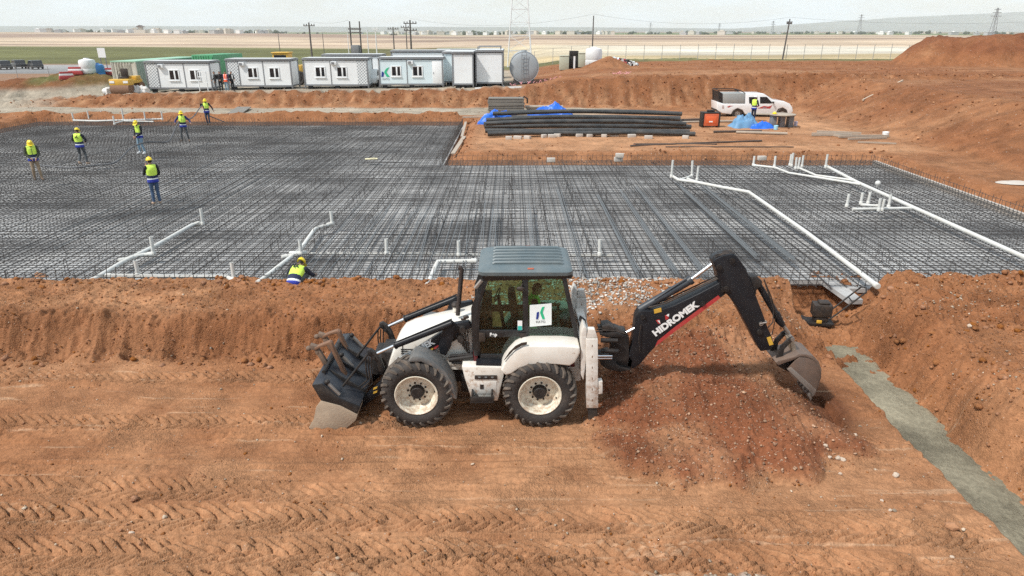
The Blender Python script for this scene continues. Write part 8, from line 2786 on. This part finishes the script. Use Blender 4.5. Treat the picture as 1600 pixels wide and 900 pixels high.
# clods and stones over the rest of the site
N_ = 60000
x = g.uniform(-42, 45, N_); y = g.uniform(34.3, 90, N_)
inm = in_mat(x, y)
d = 0.05 + 0 * x
d = d + 0.5 * np.exp(-((y - 58.6) / 0.7) ** 2) + 0.30 * ((y > 58.5) & (y < 61.5)) + 0.12 * ((x > 22) & (x < 28.5) & (y < 60)) + 0.4 * np.exp(-((inm + 1.0) / 0.5) ** 2)
d = d + 0.25 * ((y > 61) & (x > 4)) * np.clip(0.1 + 2 * fbm(x * 0.15, y * 0.3, 621, 3), 0, 1)
d = np.where(inm > -0.15, 0, d); d = np.where((y > 60.5) & (x < 2), 0.01, d)
keep = g.random(N_) < d
x, y = x[keep], y[keep]
ii = np.clip(np.searchsorted(SITEX, x), 1, len(SITEX) - 1); jj = np.clip(np.searchsorted(SITEY, y), 1, len(SITEY) - 1)
sz = 0.02 + 0.07 * g.random(len(x)) ** 3
cb = np.where(g.random((len(x), 1)) < 0.12, C_PALE * 1.2, C_BROWN * 1.1) * (0.75 + 0.5 * g.random((len(x), 1)))
scatter('earth_clods', 'loose clods and stones over the banks and slopes beyond the mat', 'soil', np.stack([x, y, SITEZ[jj, ii] + sz * 0.2], -1), sz, np.clip(cb, 0.02, 0.7), 8)

# single stones big enough to point at
STO = mat('pale_stone', (0.50, 0.42, 0.34), 0.85, dust=0.5, dust_col=(0.4, 0.24, 0.14), var=0.15, scale=9, bump=0.4, bscale=40)
CLOD = mat('clay_clod', (0.36, 0.17, 0.085), 0.95, dust=0.5, dust_col=(0.42, 0.24, 0.13), var=0.25, scale=9, bump=0.8, bscale=25)
st = [(1290, 697, 0.075, STO, 'white stone left of the larger pair in front of the spoil heap'), (1312, 703, 0.11, STO, 'largest white stone in front of the spoil heap, rear of the cluster'), (1316, 719, 0.10, STO, 'white stone in front of the spoil heap, nearest of the cluster'),
      (1296, 715, 0.07, STO, 'small white stone at the left of the cluster before the spoil heap'), (1399, 744, 0.12, STO, 'single pale stone on bare soil near the trench edge'), (1337, 680, 0.06, STO, 'small white stone between spoil heap and trench'),
      (1313, 741, 0.06, STO, 'small flat white stone below the cluster of stones'), (1391, 798, 0.06, STO, 'small white stone between the trench and the tyre track'), (1378, 783, 0.06, STO, 'little white stone above another near the tyre track'), (206, 835, 0.085, STO, 'white stone lying in the tyre track at lower left'), (1487, 872, 0.07, STO, 'white stone near the lower right corner'),
      (880, 813, 0.04, STO, 'tiny pale stone in the upper foreground tyre track'), (65, 440, 0.26, CLOD, 'big clay lump on the bank top at the far left'), (550, 441, 0.15, CLOD, 'clay lump on the bank top right of the crouching worker'), (676, 452, 0.17, CLOD, 'round clay lump behind the exhaust pipe'), (165, 437, 0.10, CLOD, 'clay lump at the end of the left pipe run'), (1515, 447, 0.13, STO, 'pale rock on the earth block right of the trench'), (1515, 510, 0.11, STO, 'pale rock halfway down the earth block on the right'),
      (1485, 824, 0.10, CLOD, 'dark clod on the flat ground near the trench, lower right'), (1588, 283, 0.0, STO, ''), (1497, 600, 0.09, STO, 'white stone group on the earth block right of the trench')]
for i, (px, py, r_, ml, lab) in enumerate(st):
    if not lab:
        continue
    zg = 0.0
    for _ in range(6):
        x0, y0, _z = on(px, py, zg)
        zg = zat(x0, y0)
    r_ = r_ * (0.48 if ml is STO else 0.8)
    mm = MB(); mm.ball((0, 0, 0), (r_ * 1.1, r_ * 0.85, r_ * 0.75), 12, 8)
    s0 = Vector((i * 2.7, i * 1.3, 0))
    mm.v = [tuple(Vector(p) * (1 + 0.45 * mnoise.noise(Vector(p) / r_ * 1.1 + s0) + 0.2 * mnoise.noise(Vector(p) / r_ * 2.7 + s0))) for p in mm.v]
    simple('stone' if ml is STO else 'clay_lump', lab, 'stone' if ml is STO else 'clod', mm, ml, (x0, y0, zg + r_ * 0.35), rz=i, smooth=ml is CLOD)
x0, y0, _ = on(1588, 285, 0.95)
m = MB(); m.ball((0, 0, 0), (0.75, 0.4, 0.07), 14, 6); m.v = [tuple(Vector(p) * (1 + 0.3 * mnoise.noise(Vector(p) * 2))) for p in m.v]
simple('concrete_spill', 'pale flat spill of concrete at the foot of the right-hand slope', 'concrete', m, CONC, (x0, y0, zat(x0, y0) + 0.03))

# ================================================================== haze
hz = MB(); hz.b2(-14000, 14000, -13700, 13700, -9, 330)
o = hz.build('haze', bpy.data.materials.new('haze_air'), smooth=False)
hm = o.data.materials[0]
hm.use_nodes = True
N, L = nodes_of(hm)
N.remove(N['Principled BSDF'])
pvn = N.new('ShaderNodeVolumePrincipled')
pvn.inputs['Color'].default_value = (0.97, 0.99, 1.0, 1)
pvn.inputs['Density'].default_value = 0.00010
pvn.inputs['Anisotropy'].default_value = 0.0
L.new(pvn.outputs['Volume'], N['Material Output'].inputs['Volume'])
o['kind'] = 'stuff'
o['label'] = 'pale haze over the plain'
o['category'] = 'haze'
